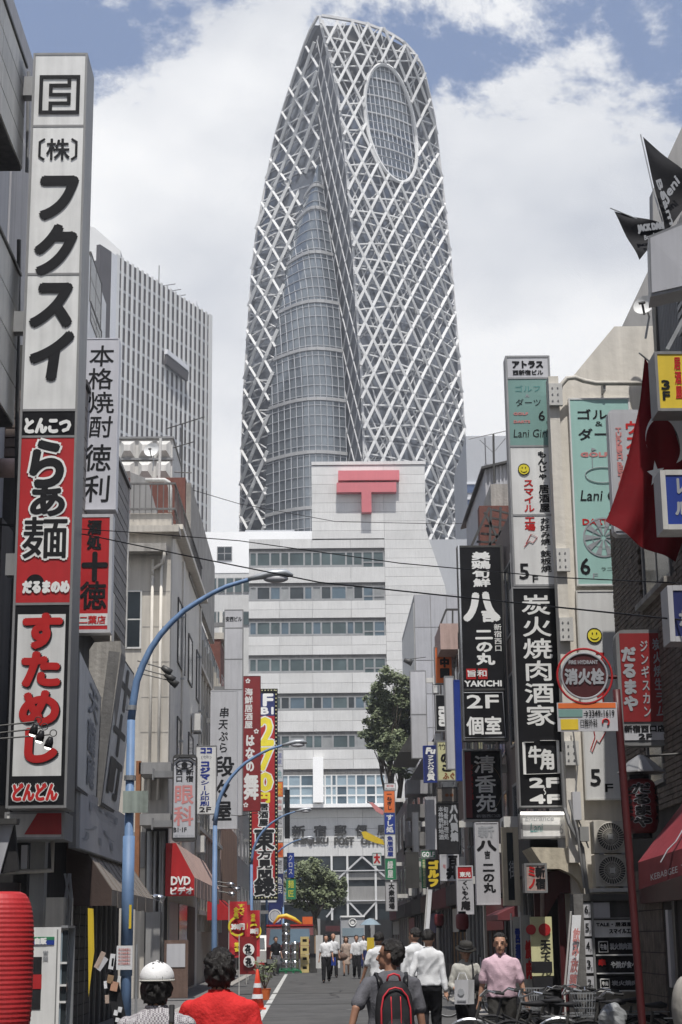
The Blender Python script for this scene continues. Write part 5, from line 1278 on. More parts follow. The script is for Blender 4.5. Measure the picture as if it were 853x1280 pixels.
sl = MB().box(uu(.12), uu(.33), ly - .012, ly - .006, zz(849), zz(836)).box(uu(.38), uu(.58), ly - .012, ly - .006, zz(849), zz(836)); obj('red_seals', sl, 'ink_red', g)
tx = MB(); text(tx, '旨和', 'h', uu(.15), uu(.56), zz(846), zz(838), ly - .018, .004); obj('lettering', tx, 'ink_white', g)
d = MB(); 
for a, b in (((.04), (.90)),): 
    d.tube([(uu(a), ly-.006, zz(866)), (uu(b), ly-.006, zz(866)), (uu(b+.03), ly-.006, zz(922)), (uu(a), ly-.006, zz(922)), (uu(a), ly-.006, zz(866))], .012, 4)
obj('white_border', d, 'ink_grey', g)
g, (x0, x1, z0, z1, zz, uu, ly) = sign('restaurant_sign', 'black square framed restaurant sign with three white characters and a faint gold arc', 'sign', 38, 580, 628.5, 937, 1026, .3, 'alu', [(937, 1026, 'black')], [
    ('清香苑', 'v', .30, .82, 944, 1017, 'ink_white', {'b': .008, 'wob': .06}), ('和牛焼肉冷麺', 'v', .17, .24, 955, 1000, 'ink_red'), ('●●●●', 'v', .08, .2, 945, 1020, 'ink_grey'), ('新宿西口店', 'h', .3, .92, 1018, 1022, 'ink_grey', {})], fw=.035, brk=(960,), bx=4.3)
obj('maroon_band', MB().box(uu(.03), uu(.2), ly - .001, ly + .003, zz(1022), zz(940)), 'maroon', g)
d = MB(); n = 20
d.tube([(uu(.5) + .42*math.cos(t), ly - .003, zz(985) + .55*math.sin(t)) for t in [(-1.4 + 3.6*k/n) for k in range(n+1)]], .014, 4, .3)
obj('gold_arc', d, 'wood', g)
g, (x0, x1, z0, z1, zz, uu, ly) = sign('restaurant_sign', 'grey white vertical lightbox with black brush characters under the three character sign', 'sign', 36, 595, 624.5, 1028, 1131, .3, 'sign_grey', [(1028, 1131, 'sign_grey')], [
    ('八', 'v', .1, .86, 1050, 1064, 'ink', {'b': .02}), ('吉', 'v', .38, .62, 1063, 1074, 'ink', {'b': .005}), ('二の丸', 'v', .3, .78, 1078, 1116, 'ink', {'b': .01, 'wob': .15}), ('新', 'v', .15, .8, 1032, 1048, 'ink_grey', {'b': .01})], fw=.02, brk=(1060,), bx=4.3)
def rs(label, Y, xl, xr, yt, yb, body, secs, texts=(), name='shop_sign', **k):
    k.setdefault('fw', .03); k.setdefault('th', .25)
    return sign(name, label, 'sign', Y, xl, xr, yt, yb, body=body, secs=secs, texts=texts, **k)
rs('small cream lightbox with a bright tube on top beneath the black barbecue sign', 24.4, 651, 710, 1018, 1048, 'alu', [(1018, 1048, 'sign_white')], [('Lani', 'h', .2, .45, 1029, 1040, 'ink_teal', {'skew': .1}), ('6', 'h', .82, .9, 1030, 1043, 'ink_grey'), ('Entrance', 'h', .1, .7, 1020, 1026, 'ink_grey', {'skew': .2})])
q0, q1 = W(651, 1016.5, 24.3), W(710, 1016.5, 24.3)
tt = thing1('tube_lamp', MB().tube([q0, q1], .018, 8), 'lamp_bulb', 'thin lit tube lamp along the top of the small cream lightbox', 'lamp')
rs('blue vertical sign with white diagonal lettering in the middle of the right row', 55, 529.5, 547, 932, 978, 'blue', [(932, 978, 'navy')], [('Fu', 'h', .2, .8, 935, 942, 'ink_white', {'skew': .2, 'b': .02}), ('ファンハウス', 'v', .3, .75, 944, 967, 'ink_white', {'b': .01}), ('質', 'v', .25, .8, 967, 976, 'ink_white', {'b': .01})], bx=4.2, brk=(950,))
rs('pale grey vertical panel hanging under the blue sign with white lettering', 56, 532, 547, 996, 1062, 'sign_grey', [(996, 1062, 'sign_grey')], bx=4.2, brk=(1010,)) 
rs('blank grey two panel sign beside the tree top', 62, 513.5, 534, 838, 948, 'alu', [(838, 893, 'sign_grey'), (893, 948, 'sign_grey')], bx=4.3, brk=(850, 930))
rs('orange red square sign with dark lettering near the top of the right row', 52, 543.5, 566, 808, 855, 'grey_frame', [(808, 855, 'orange')], [('中國', 'v', .3, .8, 822, 848, 'ink', {'b': .02}), ('TAIWAN', 'h', .2, .9, 813, 817, 'ink')], bx=4.3, brk=(830,))
rs('small black sign with a white ring below the orange red sign', 51, 544.5, 558, 868, 914, 'alu', [(868, 914, 'black')], [('己', 'v', .3, .95, 883, 896, 'ink_white', {'b': .03}), ('己', 'v', .3, .95, 896, 908, 'ink_white', {'b': .03})])
rs('small white cube lamp above the black ring sign', 51.5, 542, 549.5, 857, 866, 'sign_white', [(857, 866, 'sign_white')], name='lamp_box', th=.4)
rs('small white cube lamp under the black ring sign', 51.5, 544, 551, 917, 927, 'sign_white', [(917, 927, 'sign_white')], name='lamp_box', th=.4)
rs('narrow grey sign edged with small round bulbs beside the blue strip sign', 47, 557, 569, 845, 962, 'alu', [(845, 962, 'sign_grey')], bx=4.3, brk=(870, 940))
rs('slim deep blue vertical strip sign beside the black brush lettered sign', 44, 569, 577, 850, 976, 'blue', [(850, 976, 'blue')], bx=4.3, brk=(900,))
rs('pale yellow sign with dark brush lettering below the grey bulb edged sign', 49, 546.5, 570, 926, 976, 'grey_frame', [(926, 976, 'pale_yellow')], [('竹', 'v', .1, .5, 929, 938, 'ink'), ('の', 'v', .2, .7, 940, 955, 'ink', {'b': .02}), ('こ', 'v', .2, .8, 955, 965, 'ink', {'b': .02}), ('ふぐ', 'h', .3, .9, 966, 974, 'ink_brown', {'b': .01})], bx=4.3, brk=(950,))
rs('dark sign with dense grey brush writing in two columns on the right row', 47, 546.5, 574, 1004, 1068, 'black', [(986, 1004, 'pale_yellow'), (1004, 1068, 'soft_black')] if False else [(1004, 1068, 'soft_black')], [('八八貝焼', 'v', .6, .95, 1006, 1052, 'ink_grey', {'b': .02, 'wob': .2}), ('本格焼酎地酒', 'v', .08, .3, 1008, 1050, 'ink_grey', {'b': .004}), ('旬肴料理処', 'v', .32, .52, 1008, 1050, 'ink_grey', {'b': .004})], bx=4.3, brk=(1030,))
rs('dim cream wall sign with small brown marks over the dark brush sign', 48, 546, 572, 984, 1003, 'dark_frame', [(984, 1003, 'awning_tan')], [('●●', 'h', .4, .8, 992, 996, 'ink_brown')])
rs('small green sign with white capital lettering on the right row', 53, 526, 545, 1062, 1073, 'grey_frame', [(1062, 1073, 'green')], [('GOLF', 'h', .1, .9, 1065, 1071, 'ink_white', {'b': .01})])
rs('black sign with yellow vertical characters under the small green sign', 52, 533, 550, 1074, 1111, 'black', [(1074, 1111, 'black')], [('ゴルフ', 'v', .15, .9, 1076, 1109, 'yellow', {'b': .03})], bx=4.3, brk=(1090,))
rs('slim green lettered edge sign left of the black sign with yellow characters', 53.5, 527.5, 533, 1073, 1110, 'green', [(1073, 1110, 'pale_yellow')], [('ゴルフ用品', 'v', .1, .9, 1075, 1108, 'green')])
rs('white sign with large black brush characters by the dark brush sign', 46, 550.5, 574, 1068, 1101, 'sign_grey', [(1068, 1101, 'sign_grey')], [('百', 'v', .45, .9, 1069, 1084, 'ink', {'b': .02}), ('井', 'v', .35, .95, 1083, 1099, 'ink', {'b': .03}), ('旬', 'v', .14, .3, 1080, 1086, 'ink_red')])
rs('white vertical lightbox with a red top panel low on the right row', 42, 571.5, 592, 1082, 1143, 'sign_grey', [(1082, 1099, 'red'), (1099, 1143, 'sign_grey')], [('東光', 'h', .2, .85, 1090, 1096, 'ink_white', {'b': .006}), ('くいもん', 'v', .3, .7, 1101, 1125, 'ink', {'b': .006, 'wob': .2}), ('庵', 'v', .25, .75, 1126, 1138, 'ink', {'b': .015})], bx=4.3, brk=(1100,))
rs('small black square sign with a white numeral two on the right row', 68, 504.5, 515.5, 1051, 1068, 'black', [(1051, 1068, 'black')], [('2', 'h', .25, .8, 1053, 1065, 'ink_white', {'b': .04})], bx=4.2, brk=(1060,))
rs('dark grey box sign below the numeral two sign', 62, 507.5, 524, 1065, 1110, 'dark_frame', [(1065, 1110, 'dark_frame')], bx=4.2, brk=(1080,))
rs('slim plain white vertical board above the dark grey box sign', 64, 516, 524, 1015, 1068, 'off_white', [(1015, 1068, 'sign_white')], bx=4.2, brk=(1030,))
g_col = rs('tenant sign column stacked orange, blue, white and green before the post office corner', 86, 480.5, 495, 988, 1100, 'grey_frame',
   [(978, 988, 'sign_white'), (988, 1016, 'orange'), (1016, 1043, 'blue'), (1043, 1073, 'sign_white'), (1073, 1100, 'green')][1:], [('一ねぎし', 'v', .3, .7, 990, 1013, 'ink', {'b': .01}), ('すし処', 'v', .2, .8, 1018, 1041, 'ink_white', {'b': .015}), ('魚居酒屋', 'v', .25, .75, 1045, 1071, 'ink_navy', {'b': .01}), ('緑屋', 'v', .25, .7, 1076, 1098, 'ink_white', {'b': .01})], bx=4.3, brk=(1000, 1080))
rs('little white cap sign on top of the stacked tenant column', 86, 480.5, 495, 979, 988, 'grey_frame', [(979, 988, 'sign_white')], [('新宿', 'h', .2, .8, 981, 984, 'ink_red'), ('西口会館', 'h', .1, .9, 985, 987, 'ink')])
rs('grey vertical sign with black characters at the foot of the right row', 80, 482, 497, 1102, 1139, 'grey_frame', [(1102, 1139, 'sign_grey')], [('大衆酒場', 'v', .3, .75, 1104, 1137, 'ink', {'b': .015})], bx=4.3, brk=(1120,))
for (lab, pts_, m_) in (('slanting yellow street banner left of the stacked tenant column', ((452, 1040), (457, 1039), (479, 1050), (481, 1056), (470, 1054), (455, 1048)), 'yellow'), ('slanting pink and white street banner above the yellow one', ((462, 1003), (466, 1003), (480, 1014), (479, 1019), (470, 1014)), 'ink_pink')):
    g = root('street_banner', W(470, 1060, 90), lab, 'banner')
    obj('cloth', MB().poly([W(x, y, 90) for x, y in pts_], (0, .05, 0)), m_, g)
    obj('rod', MB().tube([W(pts_[0][0] - 3, pts_[0][1] - 2, 90.1), W(484, pts_[0][1] + 18, 90.1)], .03, 5), 'alu', g)
rs('small teal and red shop placard left of the numeral two sign', 90, 466, 477, 1066, 1082, 'dark_teal', [(1066, 1082, 'sign_white')], [('大', 'v', .2, .8, 1067, 1080, 'ink_red', {'b': .03})])

# nearest signs on the brick building
sign('restaurant_sign', 'rounded grey restaurant sign with small red and maroon lettering behind the red flag', 'sign', 21.0, 764, 806, 512, 668, .2, 'sign_grey', [(515, 665, 'sign_grey')], [
    ('TURKISH', 'v', .20, .36, 535, 575, 'ink_pink', {'b': .004}), ('RESTAURANT', 'v', .20, .36, 578, 632, 'ink_pink', {'b': .004}), ('ウスキダル', 'v', .48, .86, 526, 620, 'ink_red', {'b': .008})], fw=.02, round_=True, brk=(540,), bx=4.3)
g, (x0, x1, z0, z1, zz, uu, ly) = sign('floor_sign', 'yellow sign in a grey frame with black floor number above the red flag', 'sign', 17.6, 820, 868, 440, 514, .35, 'grey_frame', [(440, 514, 'yellow')], [
    ('3', 'h', .14, .34, 476, 487, 'ink', {'b': .006}), ('F', 'h', .16, .33, 490, 500, 'ink', {'b': .006}), ('居酒屋', 'v', .5, .66, 446, 500, 'ink_red', {'b': .004})], fw=.03)
sign('karaoke_sign', 'upper blue sign with white characters in a thick pale frame at the right edge', 'sign', 17.4, 827, 876, 588, 662, .35, 'off_white', [(588, 662, 'blue')], [('レ', 'v', .38, .62, 596, 620, 'ink_grey', {'b': .01}), ('ル', 'v', .34, .62, 626, 646, 'ink_grey', {'b': .01})], fw=.055)
sign('karaoke_sign', 'lower blue sign in pale frame at the right edge beside the brick wall', 'sign', 17.3, 836, 885, 732, 802, .35, 'sign_grey', [(732, 802, 'navy')], [('カ', 'v', .25, .5, 762, 785, 'ink_grey', {'b': .01})], fw=.055)
sign('grill_sign', 'rounded red grill restaurant sign with grey lettering above the paper lantern', 'sign', 20.4, 773, 834.5, 787, 932, .22, 'grey_frame', [(789, 905, 'deep_red'), (905, 928, 'sign_grey')], [
    ('だるまや', 'v', .10, .38, 808, 890, 'ink_grey', {'b': .012}), ('ジンギスカン', 'v', .48, .64, 800, 898, 'ink_grey', {'b': .003}), ('炭火焼生ラム', 'v', .74, .92, 798, 898, 'ink_grey', {'b': .003}),
    ('新宿西口店', 'h', .08, .90, 907, 915, 'ink', {'b': .005}), ('2F', 'h', .36, .62, 917.5, 924, 'ink', {'b': .005})], fw=.045, round_=True, brk=(900,), bx=4.3)
# box sign under black flags
g = root('sign_box', W(840, 370, 18), 'blank grey box sign under the black pennants at the top right', 'sign')
pA, pB, pC, pD = W(811, 295, 17.6), W(872, 270, 17.2), W(872, 358, 17.2), W(813, 371, 17.6)
obj('box_body', MB().poly([pA, pB, pC, pD], (.05, .35, 0)), 'alu', g)
n_ = (pB-pA).cross(pD-pA).normalized(); n_ = n_ if n_.y < 0 else -n_
def ins(a, c, t): return a + (c - a)*t
ctr = (pA+pB+pC+pD)/4
obj('face_panel', MB().poly([ins(p, ctr, .10) + n_*.015 for p in (pA, pB, pC, pD)], -n_*.02), 'sign_grey', g)
def pennant(label, pole_pts, tri, words, mirrored=False):
    r_ = root('pennant_flag', pole_pts[-1], label, 'flag', 'black pennants at the top right')
    obj('pole', MB().tube(pole_pts, .008, 6), 'galv', r_)
    mb = MB(); n = 10; a, b, c = tri; vs = []; fs = []
    for i in range(n+1):
        for k in range(n+1):
            u, v = i/n, k/n; p = a.lerp(b.lerp(c, v), u); p = p + Vector((0, .05*math.sin(u*7 + v*5)*u, 0)); vs.append(p)
    for i in range(n):
        for k in range(n): q = i*(n+1)+k; fs.append((q, q+1, q+n+2, q+n+1))
    obj('cloth', MB().add(vs, fs), 'flag_black', r_, smooth=True)
    tx = MB()
    for (s_, P0, ex, ez, b_) in words:
        vs2, fs2 = glyph(s_); w_ = max(v[0] for v in vs2)
        for i, (ox, oz) in enumerate([(0, 0)] + [(b_*math.cos(k*.785), b_*math.sin(k*.785)) for k in range(8)]):
            tx.add([P0 + ex*(v[0]/w_) + ez*v[1] + Vector((ox, -.09 - .0005*i, oz)) for v in vs2], fs2)
    obj('lettering', tx, 'ink_grey', r_)
    return r_
YF = 19.0
pennant('taller black pennant flag with white script pointing up at the top right', [W(801, 168, YF), W(816, 235, YF), W(835, 300, YF)], [W(804, 171, YF), W(875, 232, YF), W(832, 293, YF)],
        [('Jeni', W(832, 255, YF), W(848, 232, YF) - W(832, 255, YF), (W(822, 240, YF) - W(832, 255, YF))*.9, .006), ('Beam', W(818, 228, YF), W(836, 285, YF) - W(818, 228, YF), (W(823, 226, YF) - W(818, 228, YF))*1.6, .005)])
pennant('smaller black pennant flag with white lettering pointing left at the top right', [W(763, 260, YF), W(800, 275, YF), W(838, 290, YF)], [W(768, 264, YF), W(836, 282, YF), W(799, 326, YF)],
        [('JACK DAN', W(797, 293, YF), W(828, 289, YF) - W(797, 293, YF), (W(795, 281, YF) - W(797, 293, YF))*.9, .01), ('Bourbon', W(804, 304, YF), W(824, 298, YF) - W(804, 304, YF), (W(803, 296, YF) - W(804, 304, YF)), .003)])
# hanging red flag with crescent and star
g = root('red_flag', W(805, 700, 18.4), 'dark red flag with a white crescent and star hanging between the signs on the right', 'flag')
YT = 18.4
def fl(u, v):                                 # u across, v down; profile follows the photograph
    L_ = [(0, 806, 447), (.2, 800, 505), (.42, 788, 560), (.65, 775, 605), (.82, 763, 640), (1, 758, 650)]
    R_ = [(0, 809, 449), (.2, 822, 470), (.42, 845, 540), (.65, 862, 600), (.82, 860, 660), (1, 846, 700)]
    def it(T, v):
        for (a, x, y), (b, x2, y2) in zip(T, T[1:]):
            if v <= b: t = (v-a)/(b-a); return x + (x2-x)*t, y + (y2-y)*t
        return T[-1][1:]
    l, r = it(L_, v), it(R_, v)
    px = l[0] + (r[0]-l[0])*u; py = l[1] + (r[1]-l[1])*u
    if v > .9: py += 12*math.sin(u*3)*(v-.9)*5
    p = W(px, py, YT); p.y += .06*math.sin(u*11 + v*2)*v + .04*u
    return p
n, m_ = 22, 24; vs = [fl(i/n, j/m_) for j in range(m_+1) for i in range(n+1)]
fs = [(j*(n+1)+i, j*(n+1)+i+1, (j+1)*(n+1)+i+1, (j+1)*(n+1)+i) for j in range(m_) for i in range(n)]
obj('cloth', MB().add(vs, fs), 'flag_red', g, smooth=True)
obj('pole', MB().tube([W(799, 441, YT), W(812, 452, YT), W(900, 500, YT)], .01, 6), 'galv', g)
cm = MB(); co_, ci_ = (836, 545, 28, 36), (829, 548, 19, 27)
ou = []; 
for k in range(31):
    t = R(205 - 275*k/30); w_ = math.sin(math.pi*k/30)**.6; o_ = (836 + 29*math.cos(t), 546 - 35*math.sin(t)); i_ = (827 + 19*math.cos(t), 552 - 29*math.sin(t))
    ou.append((W(*o_, YT - .1), W(o_[0] + (i_[0]-o_[0])*w_, o_[1] + (i_[1]-o_[1])*w_, YT - .1)))
for (a, b), (c, d) in zip(ou, ou[1:]): cm.quad(a, c, d, b)
st = []; 
for k in range(10):
    t = R(90 + 36*k + 8); r_ = 15 if k % 2 == 0 else 6; st.append(W(820 + r_*.75*math.cos(t), 592 - r_*1.1*math.sin(t), YT - .1))
cm.quad(*st)
obj('crescent_and_star', cm, 'ink_white', g)
# round hydrant sign and panel on red pole
YH = 18.0
g = root('hydrant_sign_post', Vector((W(803, 1280, YH).x, YH, 0)), 'dark red post with a round fire hydrant sign and a small information panel', 'sign')
pb = W(803, 1280, YH); ptp = W(774, 905, YH); dd = (ptp - pb); foot = pb - dd*(pb.z/dd.z)
obj('post', MB().tube([foot, pb, ptp, ptp + dd*.12], .042, 10), 'dark_red', g, smooth=True)
c = W(730.5, 845, YH - .1); r_ = abs(W(757, 845, YH).x - c.x)
obj('disc', MB().lathe(c, [(r_, .02), (r_, -.01)], 40, 'y'), 'dark_red', g)
obj('disc_rim', MB().ring(c + Vector((0, -.012, 0)), r_, .012, 40, 6), 'ink_grey', g)
obj('outer_ring', MB().ring(c + Vector((.005, 0, 0)), r_*1.2, .012, 44, 6), 'red', g)
tx = MB(); text(tx, '消火栓', 'h', c.x - r_*.84, c.x + r_*.84, c.z - r_*.36, c.z + r_*.30, c.y - .018, .008); text(tx, 'FIRE HYDRANT', 'h', c.x - r_*.66, c.x + r_*.62, c.z + r_*.52, c.z + r_*.68, c.y - .018, .002)
obj('lettering', tx, 'ink_grey', g)
obj('arm', MB().tube([c + Vector((0, .03, 0)), Vector((ptp.x, YH, c.z))], .022, 8), 'dark_red', g)
x0, x1 = W(697, 896, YH - .1).x, W(772, 896, YH - .1).x; z0, z1 = W(735, 914, YH - .1).z, W(735, 878, YH - .1).z; y_ = YH - .1
hx = lambda u: x0 + (x1-x0)*u
hz_ = lambda v: z1 - (z1-z0)*v
obj('panel', MB().box(x0, x1, y_, y_ + .02, z0, z1), 'sign_grey', g)
obj('orange_strip', MB().box(hx(.02), hx(.98), y_ - .004, y_, hz_(.20), hz_(.02)), 'orange', g)
obj('green_strip', MB().box(hx(.02), hx(.42), y_ - .005, y_, hz_(.50), hz_(.24)), 'dark_teal', g)
obj('yellow_map', MB().box(hx(.05), hx(.34), y_ - .005, y_, hz_(.94), hz_(.58)), 'yellow', g)
tx = MB(); text(tx, '→3349-1619', 'h', hx(.44), hx(.95), hz_(.48), hz_(.28), y_ - .008, .002); text(tx, '口腔外科', 'h', hx(.38), hx(.66), hz_(.84), hz_(.58), y_ - .008, .001); obj('lettering', tx, 'ink', g)
tx = MB(); a = MB().tube([(hx(.8) + .035*math.cos(t), y_ - .008, hz_(.7) + .035*math.sin(t)) for t in [R(-60 + 260*k/10) for k in range(11)]], .009, 6); obj('red_arrow', a, 'ink_red', g)

# paper lantern with tin canopy
def lantern(name, label, c, r, h, m, ribs, texts=(), capm='black', frame=True, tone='ink_red'):
    g = root(name, Vector((c.x, c.y, c.z - h/2)), label, 'lantern')
    prof = []; n = ribs*2
    for i in range(n+1):
        t = i/n; rr_ = r*(.6 + .4*(1 - abs(2*t-1)**4)**.5) * (1 + (.007 if i % 2 else -.005)); prof.append((rr_, -h/2 + h*t))
    obj('paper_shade', MB().lathe(c, prof, 36), m, g, smooth=False)
    obj('rim', MB().lathe(c + Vector((0, 0, h/2)), [(r*.6, -.005), (r*.6, .05)], 28).lathe(c - Vector((0, 0, h/2)), [(r*.6, -.05), (r*.6, .005)], 28), capm, g)
    bs = {}
    for (s_, a0, wdt, z0_, z1_, m2, b) in texts:
        tmp = MB(); text(tmp, s_, 'v', 0, wdt, c.z + z0_, c.z + z1_, 0, 0)
        mb = bs.setdefault(m2, MB())
        offs = [(0, 0)] + [(b*math.cos(k*.785), b*math.sin(k*.785)) for k in range(8)]
        for i, (ox, oz) in enumerate(offs):
            vs = []
            for v in tmp.v:
                t = (v[0] + ox)/r + a0; z_ = v[2] + oz; R_ = r*(.6 + .4*max(0, 1 - abs(2*(z_-c.z)/h)**4)**.5)*1.025 + .0006*i + (.003 if m2 == 'ink' else 0)
                vs.append((c.x + R_*math.sin(t), c.y - R_*math.cos(t), z_))
            mb.add(vs, tmp.f)
    for m2, mb in bs.items(): obj('lettering', mb, m2, g)
    return g
c = W(801, 1008, 19.0); lr = abs(W(822, 1008, 19).x - c.x); lh = W(801, 975, 19).z - W(801, 1043, 19).z
g = lantern('paper_lantern', 'dark red paper lantern with black brush lettering under a tin canopy on the right', c, lr, lh, 'lantern_dark', 16,
    [('だるまや', -.62, .21, -.24, .25, 'ink_grey', .016), ('だるまや', -.62, .21, -.24, .25, 'ink', .008), ('だるまや', -1.35, .15, -.2, .22, 'ink', .007), ('だるまや', .75, .15, -.2, .22, 'ink', .007)])
tp_ = W(801, 946, 19)
obj('tin_canopy', MB().lathe((tp_.x, 19, tp_.z), [(.03, .02), (.14, -.05), (.27, -.17), (.275, -.185), (.26, -.18)], 10), 'grey_frame', g)
obj('hanger', MB().tube([(tp_.x, 19, tp_.z - .15), (tp_.x, 19, c.z + lh/2)], .02, 6).tube([(tp_.x, 19, tp_.z), (XR + .05, 19.1, tp_.z + .05)], .015, 6), 'dark_frame', g)
# red awning at the right edge
g = root('shop_awning', W(830, 1100, 17.5), 'maroon red awning with pale lettering at the right edge above the brick shop', 'awning')
a, b, c_, d_ = W(798, 1078, 18.0), W(880, 1052, 16.8), W(900, 930, 17.4), W(853, 1005, 18.9)
obj('slope', MB().poly([a, b, W(930, 935, 17.6), W(857, 1000, 18.9)], (0, .03, .0)), 'awning_red', g)
obj('valance', MB().poly([a + Vector((0, -.01, 0)), b + Vector((0, -.01, 0)), W(880, 1085, 16.8), W(799, 1112, 18.0)], (0, .02, 0)), 'maroon', g)
tx = MB(); A_, B_ = W(812, 1090, 17.75), W(868, 1072, 16.98); vs2, fs2 = glyph('KEBABGEE  TEL 5'); w_ = max(v[0] for v in vs2)
tx.add([A_.lerp(B_, v[0]/w_) + Vector((0, -.03, -.09 + v[1]*.09)) for v in vs2], fs2); obj('lettering', tx, 'ink_grey', g)
tx = MB(); tx.tube([W(826, 1078, 17.3), W(835, 1062, 17.3), W(845, 1052, 17.3), W(855, 1035, 17.4)], .02, 6, .3); obj('printed_swirl', tx, 'ink_grey', g)
# air conditioners, stacked
for k, (yt, yb, lab) in enumerate(((1026, 1066, 'upper of two stacked beige air conditioner units on the gable wall'), (1068, 1108, 'lower of two stacked beige air conditioner units on the gable wall'))):
    x0, x1 = W(744, 1066, 23.6).x, W(788, 1066, 23.6).x; z0, z1 = W(765, yb, 23.6).z, W(765, yt, 23.6).z
    g = root('air_conditioner', ((x0+x1)/2, 23.7, z0), lab, 'air conditioner', 'stacked air conditioners')
    obj('casing', MB().box(x0, x1, 23.6, 23.95, z0, z1), 'pipe_cream', g)
    c = Vector((x0 + (x1-x0)*.46, 23.585, (z0+z1)/2)); rf = (z1-z0)*.44
    obj('fan_recess', MB().lathe(c, [(rf, .006), (rf, .0)], 28, 'y'), 'dark_wall', g)
    bl = MB()
    for q in range(30):
        t = 2*math.pi*q/30; bl.beam(c + Vector((rf*.25*math.cos(t), -.008, rf*.25*math.sin(t))), c + Vector((rf*.97*math.cos(t+.25), -.008, rf*.97*math.sin(t+.25))), .008)
    bl.ring(c + Vector((0, -.008, 0)), rf, .007, 28, 4).ring(c + Vector((0, -.008, 0)), rf*.6, .004, 28, 4)
    obj('fan_grille', bl, 'pipe_cream', g)
    obj('hub', MB().box(c.x - rf*.2, c.x + rf*.2, c.y - .02, c.y - .008, c.z - rf*.2, c.z + rf*.2), 'off_white', g)
    obj('feet', MB().box(x0 + .05, x0 + .12, 23.58, 23.97, z0 - .03, z0).box(x1 - .12, x1 - .05, 23.58, 23.97, z0 - .03, z0), 'grey_frame', g)
q = W(765, 1112, 23.5); thing1('shelf_bracket', MB().box(W(741, 1112, 23.5).x, W(790, 1112, 23.5).x, 23.5, 24.15, q.z - .03, q.z + .02), 'off_white', 'white steel shelf carrying the two stacked air conditioners', 'shelf')
# directory of tenants
g = root('directory_board', W(760, 1250, 23.3), 'dark floor directory board with lit tenant strips behind the parked bicycles', 'sign')
YD = 23.3; DX = lambda px: W(px, 1180, YD).x
DZ_ = lambda py: W(760, py, YD).z
obj('frame_post', MB().box(DX(719), DX(731), YD - .04, YD + .3, .05, DZ_(1117)), 'dark_concrete', g)
obj('frame_head', MB().box(DX(731), DX(800), YD, YD + .3, DZ_(1126), DZ_(1117)), 'dark_frame', g)
obj('backing', MB().box(DX(731), DX(800), YD + .06, YD + .2, DZ_(1240), DZ_(1126)), 'dark_wall', g)
obj('vertical_bar', MB().box(DX(741.5), DX(744), YD + .01, YD + .06, DZ_(1240), DZ_(1127)), 'alu', g)
for k, (n_, a, b, mt_, s_, mt2) in enumerate((('6', 1128, 1147, 'sign_grey', '', 'ink'), ('5', 1150, 1170, 'sign_white', 'スマイル工場', 'ink'), ('4', 1173, 1193, 'black', '炭火焼肉酒家', 'ink_grey'), ('3', 1196, 1216, 'black', 'や焼が食べ', 'ink_white'), ('2', 1220, 1238, 'black', '炭火焼肉', 'ink_grey'))):
    obj('floor_tag', MB().box(DX(731.5), DX(741), YD + .02, YD + .06, DZ_(b), DZ_(a)), 'sign_grey', g)
    s = obj('tenant_strip', MB().box(DX(744.5), DX(798 if k else 765), YD + .025, YD + .06, DZ_(b), DZ_(a)), mt_, g)
    obj('strip_edge', MB().box(DX(744.5), DX(798), YD + .0, YD + .06, DZ_(b + 1.6), DZ_(b)), 'sign_white' if k else 'grey_frame', g)
    tx = MB(); text(tx, n_, 'h', DX(733), DX(737.5), DZ_(b - 6), DZ_(a + 4), YD + .012, .002); text(tx, 'F', 'h', DX(738), DX(740), DZ_(b - 3), DZ_(b - 7), YD + .012, 0); obj('lettering', tx, 'ink', g)
    if s_:
        tx = MB(); text(tx, s_, 'h', DX(763), DX(795), DZ_(b - 6 if k > 1 else b - 3), DZ_(a + 6 if k > 1 else a + 11), YD + .015, .004); 
        if k == 1: text(tx, 'TALE・居酒屋', 'h', DX(747), DX(792), DZ_(a + 8), DZ_(a + 3), YD + .015, .003)
        obj('lettering', tx, mt2, g)
    if k in (2, 4):
        e = MB(); A0, A1, B0, B1 = DX(749), DX(760), DZ_(b - 3), DZ_(a + 4)
        e.tube([(A0, YD+.015, B1), (A0, YD+.015, B0), (A1, YD+.015, B0), (A1, YD+.015, B1), (A0, YD+.015, B1)], .008, 4); text(e, '牛角', 'h', A0 + .02, A1 - .02, B0 + .03, B1 - .03, YD + .015, .003); obj('emblem', e, 'ink_white', g)
    if k == 3: 
        e = MB(); text(e, '串', 'h', DX(748), DX(756), DZ_(b - 9), DZ_(a + 3), YD + .015, .006); obj('emblem', e, 'ink_red', g)
# entrance with curved cream canopy
g = root('restaurant_entrance', W(695, 1250, 24.6), 'dark red doorway under a curved cream canopy behind the bicycles', 'doorway')
YE_ = 24.0
cp = [W(664, 1060, YE_), W(680, 1084, YE_), W(698, 1088, YE_), W(712, 1092, YE_), W(722, 1100, YE_), W(729, 1113, YE_), W(731, 1095, YE_), W(727, 1075, YE_), W(712, 1062, YE_), W(712, 1058, YE_)]
obj('canopy', MB().poly([W(664, 1059, YE_), W(682, 1086, YE_), W(700, 1086, YE_), W(714, 1092, YE_), W(724, 1102, YE_), W(730, 1116, YE_), W(732, 1095, YE_), W(722, 1076, YE_), W(716, 1060, YE_)], (0, 1.1, 0)), 'awning_cream', g)
xw0, xw1 = W(684, 1180, 25).x, W(731, 1180, 25).x
obj('arch_lining', MB().poly([W(681, 1090, 24.3), W(700, 1088, 24.3), W(714, 1095, 24.3), W(726, 1116, 24.3), W(700, 1116, 24.3), W(681, 1150, 24.3)], (0, .5, 0)), 'dark_red', g)
obj('recess', MB().box(W(668, 1180, 25.4).x, xw1, 25.4, 25.5, 0, 3), 'opening', g)
